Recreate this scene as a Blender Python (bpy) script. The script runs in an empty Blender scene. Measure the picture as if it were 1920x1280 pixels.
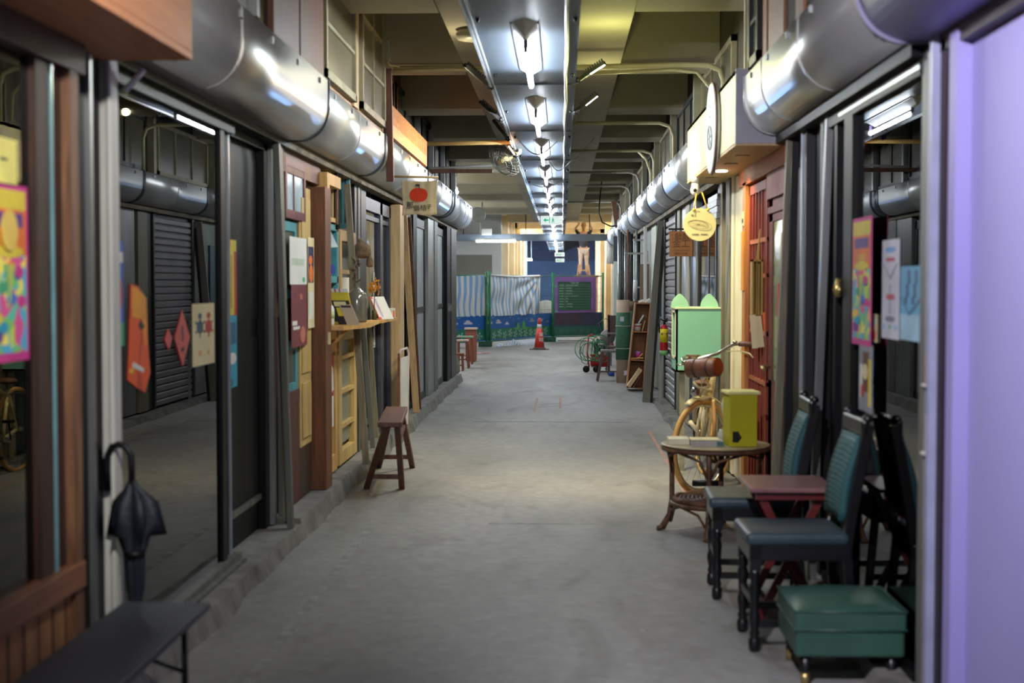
import bpy, math, random
from mathutils import Vector, Matrix
random.seed(7)
SC = bpy.context.scene
COL = SC.collection
F = 2667.0; CX, CY, CZ = 1053.0, 531.0, 1.5
# ---------------------------------------------------------------- camera, world, exposure
L_ = math.sqrt(93**2 + 109**2 + F**2)
PITCH = math.atan(109 / F); YAW = math.asin(93 / L_)
cam_d = bpy.data.cameras.new('camera'); cam = bpy.data.objects.new('camera', cam_d); COL.objects.link(cam)
cam.location = (0, 0, CZ); cam.rotation_euler = (math.pi/2 - PITCH, 0, YAW)
cam_d.lens = 50; cam_d.sensor_width = 36; cam_d.clip_end = 300
cam_d.dof.use_dof = True; cam_d.dof.focus_distance = 17.0; cam_d.dof.aperture_fstop = 2.4
SC.camera = cam
SC.view_settings.view_transform = 'Standard'; SC.view_settings.look = 'None'
SC.view_settings.gamma = 1.0; SC.view_settings.use_curve_mapping = False
SC.view_settings.exposure = 1.7
wd = bpy.data.worlds.new('world'); SC.world = wd; wd.use_nodes = True
wd.node_tree.nodes['Background'].inputs[0].default_value = (0.72, 0.74, 0.86, 1)
wd.node_tree.nodes['Background'].inputs[1].default_value = 0.13
SC.cycles.max_bounces = 7; SC.cycles.sample_clamp_indirect = 4.0
SC.cycles.use_denoising = True
SC.cycles.caustics_reflective = False; SC.cycles.caustics_refractive = False

TUBE = 60.0      # emission of the ceiling tubes
def lamp(name, kind, loc, energy, color, size=0.1, aim=None, **k):
    d = bpy.data.lights.new(name, kind); o = bpy.data.objects.new(name, d); COL.objects.link(o)
    o.location = loc; d.energy = energy; d.color = color
    if kind == 'AREA':
        d.shape = 'RECTANGLE'; d.size = size; d.size_y = k.get('size_y', size)
    else: d.shadow_soft_size = size
    if kind == 'SPOT': d.spot_size = k.get('cone', 1.6); d.spot_blend = 0.8
    if aim is not None:
        o.rotation_euler = (Vector(aim) - Vector(loc)).to_track_quat('-Z', 'Y').to_euler()
    return o
# warm work lamps clamped to the trunking: right pair onto the cream sign, left one onto the orange sign
lamp('right_work_lamp_light', 'SPOT', (0.36, 10.3, 3.02), 85, (1.0, 0.84, 0.45), 0.08, (0.45, 11.9, 0.4), cone=1.9)
lamp('right_work_lamp_glow', 'POINT', (0.34, 10.2, 2.98), 4.0, (0.93, 0.95, 0.34), 0.03)
lamp('right_work_lamp_glow', 'POINT', (0.34, 12.0, 2.95), 2.2, (1.0, 0.95, 0.42), 0.03)
lamp('door_lamp_light', 'SPOT', (1.10, 9.75, 2.27), 7, (1.0, 0.66, 0.28), 0.05, (1.22, 9.8, 0.8), cone=2.6)
lamp('left_work_lamp_light', 'SPOT', (-0.72, 15.0, 2.93), 30, (1.0, 0.42, 0.05), 0.04, (-1.38, 14.1, 2.86), cone=1.3)
lamp('left_shop_lamp_light', 'POINT', (-0.72, 10.45, 3.02), 1.8, (1.0, 0.86, 0.55), 0.03)
lamp('lavender_wall_fill', 'SPOT', (-0.15, 2.6, 2.80), 185, (0.92, 0.9, 1.0), 0.04, (1.3, 4.7, 1.8), cone=1.6)  # added fill to brighten the lavender wall, out of view
lamp('fascia_fill', 'SPOT', (-0.30, 2.4, 2.75), 95, (1.0, 0.97, 0.92), 0.04, (-1.6, 4.9, 1.9), cone=1.15)  # added fill for the fascia and pale upright, without a lamp body
lamp('hall_lamp_light', 'POINT', (-3.4, 26, 2.75), 60, (1.0, 0.97, 0.9), 0.2)
lamp('hall_lamp_light', 'POINT', (-3.6, 34, 2.75), 60, (0.95, 0.98, 1.0), 0.2)
lamp('far_corridor_fill', 'POINT', (0.95, 47.0, 3.0), 22, (1.0, 0.88, 0.70), 0.1)  # added warm fill for the far corridor, tucked behind the steel beam
lamp('far_corridor_fill', 'POINT', (-1.2, 54.0, 3.1), 40, (1.0, 0.9, 0.74), 0.1)
lamp('far_room_light', 'POINT', (-1.42, 60, 2.42), 260, (0.25, 0.5, 1.0), 0.05)

# ---------------------------------------------------------------- materials
def lin(c):
    return tuple(((v/255)/12.92 if v/255 <= 0.04045 else ((v/255+0.055)/1.055)**2.4) for v in c)
MATS = {}
def mat(name, rgb, rough=0.6, metal=0.0, rgb2=None, scale=6.0, stretch=(1,1,1), bump=0.0, bscale=None, spec=0.5, dist=0.0, lo=0.35, hi=0.65, detail=4, coat=0.0, rvar=0.0):
    if name in MATS: return MATS[name]
    m = bpy.data.materials.new(name); m.use_nodes = True; nt = m.node_tree
    b = nt.nodes['Principled BSDF']; b.inputs['Roughness'].default_value = rough; b.inputs['Metallic'].default_value = metal
    b.inputs['Specular IOR Level'].default_value = spec; b.inputs['Coat Weight'].default_value = coat
    c1 = lin(rgb); c2 = lin(rgb2) if rgb2 else tuple(x*0.78 for x in c1)
    tc = nt.nodes.new('ShaderNodeTexCoord'); mp = nt.nodes.new('ShaderNodeMapping'); nt.links.new(tc.outputs['Object'], mp.inputs[0])
    mp.inputs['Scale'].default_value = stretch
    nz = nt.nodes.new('ShaderNodeTexNoise'); nz.inputs['Scale'].default_value = scale; nz.inputs['Detail'].default_value = detail; nz.inputs['Distortion'].default_value = dist
    nt.links.new(mp.outputs[0], nz.inputs['Vector'])
    cr = nt.nodes.new('ShaderNodeValToRGB'); nt.links.new(nz.outputs[0], cr.inputs[0])
    cr.color_ramp.elements[0].position = lo; cr.color_ramp.elements[1].position = hi
    cr.color_ramp.elements[0].color = (*c2, 1); cr.color_ramp.elements[1].color = (*c1, 1)
    nt.links.new(cr.outputs[0], b.inputs['Base Color'])
    if rvar:
        mr = nt.nodes.new('ShaderNodeMapRange'); nt.links.new(nz.outputs[0], mr.inputs[0])
        mr.inputs[3].default_value = rough - rvar; mr.inputs[4].default_value = rough + rvar
        nt.links.new(mr.outputs[0], b.inputs['Roughness'])
    if bump:
        n2 = nt.nodes.new('ShaderNodeTexNoise'); n2.inputs['Scale'].default_value = bscale or scale*3; n2.inputs['Detail'].default_value = 3
        nt.links.new(mp.outputs[0], n2.inputs['Vector'])
        bp = nt.nodes.new('ShaderNodeBump'); bp.inputs['Strength'].default_value = bump; bp.inputs['Distance'].default_value = 0.02
        nt.links.new(n2.outputs[0], bp.inputs['Height']); nt.links.new(bp.outputs[0], b.inputs['Normal'])
    MATS[name] = m; return m
def wood(name, rgb, rgb2, axis='z', rough=0.55, scale=5):
    st = {'z': (6, 6, 0.5), 'y': (6, 0.5, 6), 'x': (0.5, 6, 6)}[axis]
    return mat(name, rgb, rough, 0, rgb2, scale, st, 0.15, scale*3, dist=0.6, lo=0.3, hi=0.7)
def emit(name, rgb, s):
    if name in MATS: return MATS[name]
    m = bpy.data.materials.new(name); m.use_nodes = True; nt = m.node_tree; nt.nodes.clear()
    e = nt.nodes.new('ShaderNodeEmission'); o = nt.nodes.new('ShaderNodeOutputMaterial')
    e.inputs[0].default_value = (*rgb, 1); e.inputs[1].default_value = s; nt.links.new(e.outputs[0], o.inputs[0]); MATS[name] = m; return m
def glass(name, tint, rough=0.015, ior=1.55):
    if name in MATS: return MATS[name]
    m = bpy.data.materials.new(name); m.use_nodes = True; nt = m.node_tree; nt.nodes.clear()
    tr = nt.nodes.new('ShaderNodeBsdfTransparent'); gl = nt.nodes.new('ShaderNodeBsdfGlossy'); mx = nt.nodes.new('ShaderNodeMixShader')
    fr = nt.nodes.new('ShaderNodeFresnel'); o = nt.nodes.new('ShaderNodeOutputMaterial')
    fr.inputs[0].default_value = ior; gl.inputs['Roughness'].default_value = rough; tr.inputs[0].default_value = (*tint, 1)
    nt.links.new(fr.outputs[0], mx.inputs[0]); nt.links.new(tr.outputs[0], mx.inputs[1]); nt.links.new(gl.outputs[0], mx.inputs[2]); nt.links.new(mx.outputs[0], o.inputs[0])
    MATS[name] = m; return m
def floor_mat():
    m = bpy.data.materials.new('concrete_floor'); m.use_nodes = True; nt = m.node_tree; b = nt.nodes['Principled BSDF']
    tc = nt.nodes.new('ShaderNodeTexCoord')
    def noise(sc, det, dist=0.0, st=(1,1,1)):
        mp = nt.nodes.new('ShaderNodeMapping'); nt.links.new(tc.outputs['Object'], mp.inputs[0]); mp.inputs['Scale'].default_value = st
        n = nt.nodes.new('ShaderNodeTexNoise'); n.inputs['Scale'].default_value = sc; n.inputs['Detail'].default_value = det; n.inputs['Distortion'].default_value = dist
        nt.links.new(mp.outputs[0], n.inputs['Vector']); return n
    def ramp(n, p0, c0, p1, c1):
        r = nt.nodes.new('ShaderNodeValToRGB'); nt.links.new(n.outputs[0], r.inputs[0]); e = r.color_ramp.elements
        e[0].position = p0; e[0].color = (*c0, 1); e[1].position = p1; e[1].color = (*c1, 1); return r
    def mix(a, c, fac, mode='MULTIPLY'):
        x = nt.nodes.new('ShaderNodeMix'); x.data_type = 'RGBA'; x.blend_type = mode; x.inputs[0].default_value = fac
        nt.links.new(a, x.inputs[6]); nt.links.new(c, x.inputs[7]); return x.outputs[2]
    base = ramp(noise(0.9, 6, 0.4, (1, 0.35, 1)), 0.3, lin((120,119,116)), 0.7, lin((158,156,151)))
    fine = ramp(noise(14, 8), 0.3, (0.72,)*3, 0.65, (1,)*3)
    stain = ramp(noise(2.2, 5, 1.2, (1, 0.4, 1)), 0.34, (0.55, 0.53, 0.5), 0.46, (1,)*3)
    spk = ramp(noise(60, 3), 0.30, (0.6,)*3, 0.36, (1,)*3)
    c = mix(base.outputs[0], fine.outputs[0], 0.7); c = mix(c, stain.outputs[0], 0.5); c = mix(c, spk.outputs[0], 0.5)
    # pale scuffs
    sc = ramp(noise(5, 6, 2.0, (1, 0.5, 1)), 0.70, (0,0,0), 0.76, (0.16,0.16,0.15))
    c = mix(c, sc.outputs[0], 0.5, 'ADD')
    nt.links.new(c, b.inputs['Base Color']); b.inputs['Roughness'].default_value = 0.62; b.inputs['Specular IOR Level'].default_value = 0.35
    bp = nt.nodes.new('ShaderNodeBump'); bp.inputs['Strength'].default_value = 0.25; bp.inputs['Distance'].default_value = 0.01
    nt.links.new(noise(25, 6).outputs[0], bp.inputs['Height']); nt.links.new(bp.outputs[0], b.inputs['Normal'])
    return m
def cells(name, cols, scale=14, rough=0.6, stretch=(1,1,1), feature='F1'):
    """patchwork of coloured blobs, for printed posters"""
    if name in MATS: return MATS[name]
    m = bpy.data.materials.new(name); m.use_nodes = True; nt = m.node_tree; b = nt.nodes['Principled BSDF']; b.inputs['Roughness'].default_value = rough
    tc = nt.nodes.new('ShaderNodeTexCoord'); mp = nt.nodes.new('ShaderNodeMapping'); mp.inputs['Scale'].default_value = stretch
    nz = nt.nodes.new('ShaderNodeTexNoise'); nz.inputs['Scale'].default_value = scale*0.5
    nt.links.new(tc.outputs['Object'], mp.inputs[0]); nt.links.new(mp.outputs[0], nz.inputs['Vector'])
    ad = nt.nodes.new('ShaderNodeMix'); ad.data_type = 'RGBA'; ad.blend_type = 'LINEAR_LIGHT'; ad.inputs[0].default_value = 0.06
    nt.links.new(mp.outputs[0], ad.inputs[6]); nt.links.new(nz.outputs[1], ad.inputs[7])
    v = nt.nodes.new('ShaderNodeTexVoronoi'); v.inputs['Scale'].default_value = scale; nt.links.new(ad.outputs[2], v.inputs['Vector'])
    sp = nt.nodes.new('ShaderNodeSeparateColor'); nt.links.new(v.outputs['Color'], sp.inputs[0])
    cr = nt.nodes.new('ShaderNodeValToRGB'); cr.color_ramp.interpolation = 'CONSTANT'; nt.links.new(sp.outputs[0], cr.inputs[0])
    e = cr.color_ramp.elements
    while len(e) < len(cols): e.new(0.5)
    for i, c in enumerate(cols): e[i].position = i/len(cols); e[i].color = (*lin(c), 1)
    nt.links.new(cr.outputs[0], b.inputs['Base Color']); MATS[name] = m; return m
def stripes(name, cols, period, coord=0, rough=0.5, wob=0.02):
    """stripes of cols along one object axis"""
    m = bpy.data.materials.new(name); m.use_nodes = True; nt = m.node_tree; b = nt.nodes['Principled BSDF']; b.inputs['Roughness'].default_value = rough
    uv = nt.nodes.new('ShaderNodeUVMap'); uv.uv_map = 'UVMap'
    sp = nt.nodes.new('ShaderNodeSeparateXYZ'); nt.links.new(uv.outputs[0], sp.inputs[0])
    d = nt.nodes.new('ShaderNodeMath'); d.operation = 'DIVIDE'; nt.links.new(sp.outputs[coord], d.inputs[0]); d.inputs[1].default_value = period
    fr = nt.nodes.new('ShaderNodeMath'); fr.operation = 'FRACT'; nt.links.new(d.outputs[0], fr.inputs[0])
    cr = nt.nodes.new('ShaderNodeValToRGB'); cr.color_ramp.interpolation = 'CONSTANT'; nt.links.new(fr.outputs[0], cr.inputs[0]); e = cr.color_ramp.elements
    while len(e) < len(cols): e.new(0.5)
    for i, (p, c) in enumerate(cols): e[i].position = p; e[i].color = (*lin(c), 1)
    nt.links.new(cr.outputs[0], b.inputs['Base Color']); return m
GALV = mat('galvanised_sheet', (184,184,180), 0.30, 0.6, (168,170,170), 1.6, (1,0.6,1), 0.32, 2.6, rvar=0.06)
GALV2 = mat('galvanised_far', (178,180,182), 0.45, 0.5, (160,165,170), 3, (1,1,1), 0.3, 5.0, rvar=0.08)
LAV = mat('lavender_paint', (150,142,196), 0.5, 0, (142,134,190), 1)
LAVW = mat('lavender_wall', (152,150,200), 0.55, 0, (146,140,196), 0.6)
ALU = mat('aluminium', (150,152,152), 0.38, 0.7, (118,120,120), 3, (4,4,0.4))
ALUD = mat('dark_aluminium', (38,40,43), 0.45, 0.3, (26,28,30), 3, (4,4,0.4))
ALUG = mat('grey_rail', (112,113,108), 0.5, 0.35, (84,85,80), 3, (4,4,0.4))
BLK = mat('black_metal', (10,11,13), 0.45, 0.0, (6,7,8), 5, spec=0.3)
BLKN = mat('navy_black_frame', (6,8,13), 0.5, 0.0, (4,5,9), 5, spec=0.2)
GBLK = glass('dark_window_glass', (0.045,0.05,0.058), 0.012, 1.75)
GLS = glass('clear_glass', (0.72,0.8,0.76), 0.01, 1.5)
FROST = mat('frosted_pane', (150,154,154), 0.45, 0, (130,134,134), 4, spec=0.6)
CREAM = mat('cream_paint', (226,220,190), 0.6, 0, (208,200,165), 2)
WHITE = mat('white_paint', (222,222,218), 0.5, 0, (205,205,200), 3)
WALLG = mat('grey_plaster', (168,170,166), 0.8, 0, (148,150,146), 1.2)
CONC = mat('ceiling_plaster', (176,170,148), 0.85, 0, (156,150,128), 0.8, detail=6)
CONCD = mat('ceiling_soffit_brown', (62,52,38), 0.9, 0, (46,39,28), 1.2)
CURB = mat('curb_concrete', (122,120,114), 0.85, 0, (84,82,78), 5, (1,1,1), 0.6, 14, lo=0.3, hi=0.6, detail=8)
OAK = wood('orange_wood', (196,128,72), (160,98,50), 'y')
FASC = wood('terracotta_board', (214,148,102), (196,128,84), 'y')
BRW = wood('brown_wood', (112,72,46), (72,44,28))
BRWD = wood('dark_brown_wood', (70,44,32), (40,26,20))
STOOLW = wood('dark_stool_wood', (104,66,52), (66,42,36))
PINE = wood('pine_wood', (214,172,104), (184,138,76))
PINEY = wood('yellow_pine', (206,180,118), (170,138,82))
TANW = wood('tan_wood', (206,178,134), (176,146,104))
OLIVE = wood('olive_grey_board', (128,122,100), (92,88,72))
PLY = wood('plywood_brown', (104,64,38), (84,50,26))
REDW = wood('red_lacquer_wood', (148,56,18), (108,34,12))
MARN = mat('maroon_paint', (96,40,42), 0.5, 0, (74,30,32), 4)
TEAL = mat('teal_paint', (74,150,158), 0.6, 0, (58,124,132), 5)
MINT = mat('mint_paint', (122,184,158), 0.55, 0, (116,176,150), 2)
VINYL = mat('blue_black_vinyl', (44,62,70), 0.42, 0, (36,52,60), 4, bump=0.1, bscale=30)
GVINYL = mat('green_vinyl', (50,84,72), 0.4, 0, (42,72,61), 3, bump=0.08, bscale=30)
PAPER = mat('white_paper', (224,222,214), 0.7, 0, (212,210,202), 3)
PAPW = mat('cream_paper', (226,212,168), 0.7, 0, (212,198,150), 3)
YEL = mat('mustard_yellow', (178,172,8), 0.45, 0, (168,160,6), 3)
RATN = mat('rattan_brown', (104,70,46), 0.5, 0, (70,46,30), 20, bump=0.3, bscale=60)
GREEN = mat('green_paint', (30,120,82), 0.5, 0, (22,98,66), 6)
RED = mat('red_paint', (196,40,44), 0.45, 0, (176,32,38), 5)
DARK = mat('dark_interior', (24,26,28), 0.9, 0, (16,18,20), 2)
CH = emit('tube_glow', (0.86, 0.93, 1.0), TUBE)

# ---------------------------------------------------------------- mesh helpers
class MB:
    def __init__(s): s.v = []; s.f = []; s.m = []; s.sm = []; s.uv = None
    def add(s, vs, fs, m=0, smooth=False):
        n = len(s.v); s.v += [Vector(v) for v in vs]
        for f in fs: s.f.append([i+n for i in f]); s.m.append(m); s.sm.append(smooth)
        return s
    def box(s, x0, x1, y0, y1, z0, z1, m=0):
        if x0 > x1: x0, x1 = x1, x0
        if y0 > y1: y0, y1 = y1, y0
        if z0 > z1: z0, z1 = z1, z0
        return s.add([(x0,y0,z0),(x1,y0,z0),(x1,y1,z0),(x0,y1,z0),(x0,y0,z1),(x1,y0,z1),(x1,y1,z1),(x0,y1,z1)],
              [(0,3,2,1),(4,5,6,7),(0,1,5,4),(1,2,6,5),(2,3,7,6),(3,0,4,7)], m)
    def bar(s, p0, p1, w, t, side=(1,0,0), m=0, w1=None, t1=None):
        """bar from p0 to p1, w across 'side', t across the third axis"""
        p0, p1 = Vector(p0), Vector(p1); d = (p1-p0).normalized(); sd = Vector(side); sd = (sd - d*sd.dot(d)).normalized(); n = d.cross(sd)
        w1 = w if w1 is None else w1; t1 = t if t1 is None else t1
        vs = []
        for p, a, b in ((p0, w, t), (p1, w1, t1)):
            for i, j in ((-1,-1),(1,-1),(1,1),(-1,1)): vs.append(p + sd*a/2*i + n*b/2*j)
        return s.add(vs, [(0,3,2,1),(4,5,6,7),(0,1,5,4),(1,2,6,5),(2,3,7,6),(3,0,4,7)], m)
    def tube(s, pts, r, seg=10, m=0, closed=False, cap=True):
        pts = [Vector(p) for p in pts]; n = len(pts); rs = r if isinstance(r, (list, tuple)) else [r]*n
        base = len(s.v); up = None; rings = []
        for i, p in enumerate(pts):
            if closed: d = (pts[(i+1) % n] - pts[i-1]).normalized()
            else: d = (pts[min(i+1, n-1)] - pts[max(i-1, 0)]).normalized()
            if up is None:
                a = Vector((0,0,1)) if abs(d.z) < 0.9 else Vector((1,0,0)); up = (a - d*a.dot(d)).normalized()
            else:
                up = (up - d*up.dot(d)); up = up.normalized() if up.length > 1e-6 else Vector((1,0,0))
            b = d.cross(up)
            s.v += [p + (up*math.cos(2*math.pi*k/seg) + b*math.sin(2*math.pi*k/seg))*rs[i] for k in range(seg)]
        R = n if closed else n-1
        for i in range(R):
            for k in range(seg):
                a = base+i*seg; c = base+((i+1) % n)*seg
                s.f.append([a+k, a+(k+1) % seg, c+(k+1) % seg, c+k]); s.m.append(m); s.sm.append(True)
        if cap and not closed:
            s.f.append([base+k for k in range(seg)][::-1]); s.m.append(m); s.sm.append(False)
            s.f.append([base+(n-1)*seg+k for k in range(seg)]); s.m.append(m); s.sm.append(False)
        return s
    def lathe(s, prof, c=(0,0,0), seg=20, m=0, axis='z', smooth=True):
        base = len(s.v); c = Vector(c)
        for r, h in prof:
            for k in range(seg):
                a = 2*math.pi*k/seg; x, y = r*math.cos(a), r*math.sin(a)
                s.v.append(c + (Vector((x,y,h)) if axis == 'z' else Vector((h,x,y)) if axis == 'x' else Vector((x,h,-y))))
        for i in range(len(prof)-1):
            for k in range(seg):
                a = base+i*seg; b = a+seg
                s.f.append([a+k, a+(k+1) % seg, b+(k+1) % seg, b+k]); s.m.append(m); s.sm.append(smooth)
        for i, rev in ((0, True), (len(prof)-1, False)):
            if prof[i][0] > 1e-5:
                q = [base+i*seg+k for k in range(seg)]; s.f.append(q[::-1] if rev else q); s.m.append(m); s.sm.append(False)
        return s
    def prism(s, poly, O, U, V, N, t, m=0):
        """polygon in (u,v) at O, thickness t along N"""
        O, U, V, N = map(Vector, (O, U, V, N)); n = len(poly)
        a = [O+U*u+V*v for u, v in poly]; b = [p+N*t for p in a]
        fs = [list(range(n))[::-1], list(range(n, 2*n))]+[[i, (i+1) % n, n+(i+1) % n, n+i] for i in range(n)]
        return s.add(a+b, fs, m)
    def build(s, name, mats, parent=None, local=False, bevel=0, sub=0, seg=2):
        me = bpy.data.meshes.new(name); off = Vector((0,0,0)); o = bpy.data.objects.new(name, me); COL.objects.link(o)
        if parent is not None:
            if not local:
                p = parent
                while p is not None: off += p.location; p = p.parent
            o.parent = parent
        elif not local:
            xs = [v.x for v in s.v]; ys = [v.y for v in s.v]; zs = [v.z for v in s.v]
            off = Vector(((min(xs)+max(xs))/2, (min(ys)+max(ys))/2, min(zs))); o.location = off
        me.from_pydata([v-off for v in s.v], [], s.f)
        for q in (mats if isinstance(mats, (list, tuple)) else [mats]): me.materials.append(q)
        me.polygons.foreach_set('material_index', s.m); me.polygons.foreach_set('use_smooth', s.sm)
        if s.uv:
            l = me.uv_layers.new(name='UVMap')
            for lp in me.loops: l.data[lp.index].uv = s.uv[lp.vertex_index]
        me.validate(); me.update()
        if bevel:
            b = o.modifiers.new('bevel', 'BEVEL'); b.width = bevel; b.segments = seg; b.limit_method = 'ANGLE'; b.harden_normals = False
        if sub:
            b = o.modifiers.new('sub', 'SUBSURF'); b.levels = sub; b.render_levels = sub
        return o
def thing(name, label, cat, loc=(0,0,0), group=None, rz=0.0):
    o = bpy.data.objects.new(name, None); COL.objects.link(o); o.location = loc; o.rotation_euler = (0,0,rz); o.empty_display_size = 0.1
    return tag(o, label, cat, group)
def tag(o, label, cat, group=None, kind=None):
    o['label'] = label; o['category'] = cat
    if group: o['group'] = group
    if kind: o['kind'] = kind
    return o
def struct(mb, name, mats, **k):
    o = mb.build(name, mats, **k); o['kind'] = 'structure'; return o
def dup(root, loc=None, label=None, group=None, rz=None):
    r = root.copy(); COL.objects.link(r)
    if loc is not None: r.location = loc
    if rz is not None: r.rotation_euler = (0,0,rz)
    if label: r['label'] = label
    if group: r['group'] = group
    def rec(a, b):
        for ch in a.children:
            c = ch.copy(); COL.objects.link(c); c.parent = b; rec(ch, c)
    rec(root, r); return r
def text(body, size, O, U, V, m, parent, name='lettering', ext=0.0006, align='CENTER'):
    cu = bpy.data.curves.new(name, 'FONT'); cu.body = body; cu.size = size; cu.align_x = align; cu.align_y = 'CENTER'; cu.extrude = ext
    cu.materials.append(m); o = bpy.data.objects.new(name, cu); COL.objects.link(o)
    U = Vector(U).normalized(); V = Vector(V).normalized(); N = U.cross(V)
    M = Matrix((U, V, N)).transposed().to_4x4(); off = Vector(O)
    p = parent
    while p is not None: off -= p.location; p = p.parent
    dg = bpy.context.evaluated_depsgraph_get(); me = bpy.data.meshes.new_from_object(o.evaluated_get(dg)); bpy.data.objects.remove(o)
    o = bpy.data.objects.new(name, me); COL.objects.link(o)
    M.translation = off; o.matrix_local = M; o.parent = parent; return o
def YW(px, X): return F*X/(px-CX)
def ZW(py, Y): return CZ-(py-CY)*Y/F
def XW(px, Y): return (px-CX)*Y/F
def rot(p, c, a):
    x, y = p[0]-c[0], p[1]-c[1]
    return (c[0]+x*math.cos(a)-y*math.sin(a), c[1]+x*math.sin(a)+y*math.cos(a))
def ell(cx, cy, rx, ry, n=20): return [(cx+rx*math.cos(2*math.pi*i/n), cy+ry*math.sin(2*math.pi*i/n)) for i in range(n)]
def arc(c, r, a0, a1, n, U=(1,0,0), V=(0,0,1)):
    c, U, V = Vector(c), Vector(U), Vector(V)
    return [c+U*r*math.cos(a0+(a1-a0)*i/n)+V*r*math.sin(a0+(a1-a0)*i/n) for i in range(n+1)]
class Sheet:
    """printed sheet: pieces of colour on a thin board; u to the right, v up, both in metres from the lower left corner"""
    def __init__(s, O, U, V, w, h, t=0.002, m=0):
        s.O, s.U, s.V = Vector(O), Vector(U).normalized(), Vector(V).normalized(); s.N = s.U.cross(s.V); s.b = MB(); s.w, s.h = w, h; s.t = t; s.k = 0
        s.b.prism([(0,0),(w,0),(w,h),(0,h)], s.O, s.U, s.V, s.N, t, m)
    def poly(s, pts, m, lift=None):
        s.k += 1; z = s.t + 0.0004*(s.k % 6 + 1) if lift is None else s.t+lift
        s.b.prism([(u*s.w, v*s.h) for u, v in pts], s.O + s.N*s.t*0.5, s.U, s.V, s.N, z - s.t*0.5, m); return s
    def rect(s, u0, v0, u1, v1, m, lift=None): return s.poly([(u0,v0),(u1,v0),(u1,v1),(u0,v1)], m, lift)
    def oval(s, u, v, ru, rv, m, lift=None): return s.poly(ell(u, v, ru, rv), m, lift)
    def pt(s, u, v, lift=0.004): return s.O + s.U*u*s.w + s.V*v*s.h + s.N*(s.t+lift)
# ================================================================ THE SETTING
XL, XR = -1.68, 1.30          # shop front planes
f_ = MB(); f_.box(-9, 4, -8, 82, -0.1, 0.0); struct(f_, 'floor', floor_mat())
def jag(x0, x1, y0, y1, z, side, m):
    """raised concrete kerb with an uneven edge"""
    b = MB(); vs = []; rnd = random.Random(3); n = 240
    for i in range(n+1):
        y = y0+(y1-y0)*i/n; e = x1 + 0.010*math.sin(y*2.3)+0.006*math.sin(y*7.1+1)+rnd.uniform(-0.004, 0.004); e2 = e + side*(0.03+0.010*math.sin(y*5.3)+rnd.uniform(-0.004, 0.004))
        vs += [(x0, y, 0), (x0, y, z), (e, y, z+rnd.uniform(-0.0015, 0.0015)), (e2, y, 0)]
    fs = []
    for i in range(n):
        a = 4*i
        for k in range(3): q = [a+k, a+k+1, a+4+k+1, a+4+k]; fs.append(q if side < 0 else q[::-1])
    fs += [[0,1,2,3], [4*n+3, 4*n+2, 4*n+1, 4*n]]
    b.add(vs, fs, 0); return b
struct(jag(-1.95, -1.53, 2.0, 8.28, 0.085, 1, 0), 'trim_1', CURB)
struct(jag(-1.95, -1.54, 8.30, 21.8, 0.115, 1, 0), 'trim_2', CURB)
struct(jag(1.60, 1.17, 2.0, 33.0, 0.06, -1, 0), 'trim_3', CURB)
b = MB()
LINE = mat('faint_white_paint', (150,150,146), 0.8, 0, (126,125,121), 9, lo=0.42, hi=0.62)
PINKL = mat('faint_pink_paint', (176,128,112), 0.8, 0, (134,126,120), 9, lo=0.4, hi=0.6)
b.box(-1.20, -1.155, 4.9, 8.6, 0.0, 0.0012); struct(b, 'trim_4', LINE)
b = MB(); b.box(0.875, 0.905, 9.4, 14.5, 0.0, 0.0012); b.box(-0.33,-0.30, 16.6,18.6,0,0.0012); b.box(-0.03,0.0, 17.0,18.9,0,0.0012); struct(b, 'trim_5', PINKL)
b = MB(); b.box(-0.95, 0.75, 15.35, 15.39, 0, 0.0012); struct(b, 'trim_6', mat('filled_joint', (104,102,98), 0.9, 0, (120,118,114), 12))
b = MB(); b.box(-0.45, 0.28, 8.82, 8.86, 0, 0.0012); struct(b, 'trim_7', LINE)
# solid backs of the shops, behind the fronts
b = MB(); b.box(-2.75, -2.70, 2, 21.6, 0, 3.6); b.box(-2.7, -1.70, 21.45, 21.6, 0, 3.6); struct(b, 'wall_left', DARK)
b = MB(); b.box(2.4, 2.45, 2, 34, 0, 3.6); b.box(1.34, 2.4, 33.3, 33.45, 0, 3.6); struct(b, 'wall_right', DARK)
for i, (y, s) in enumerate([(5.08,-1),(8.42,-1),(13.0,-1),(15.2,-1),(5.0,1),(8.1,1),(11.0,1),(15.3,1),(22.0,1)]):
    b = MB(); b.box(s*1.75, s*2.7 if s < 0 else s*2.4, y-0.03, y+0.03, 0, 3.4); o = struct(b, 'wall_partition', mat('partition_grey', (92,94,92), 0.8, 0, (78,80,78), 2))
# loft floor over each shop, behind the shutter boxes
b = MB(); b.box(-2.7, -1.72, 2, 21.4, 2.42, 2.5); struct(b, 'ceiling_left_shops', mat('shop_ceiling', (120,118,110), 0.9))
b = MB(); b.box(1.34, 2.4, 2, 33.2, 2.42, 2.5); struct(b, 'ceiling_right_shops', MATS['shop_ceiling'])
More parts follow.
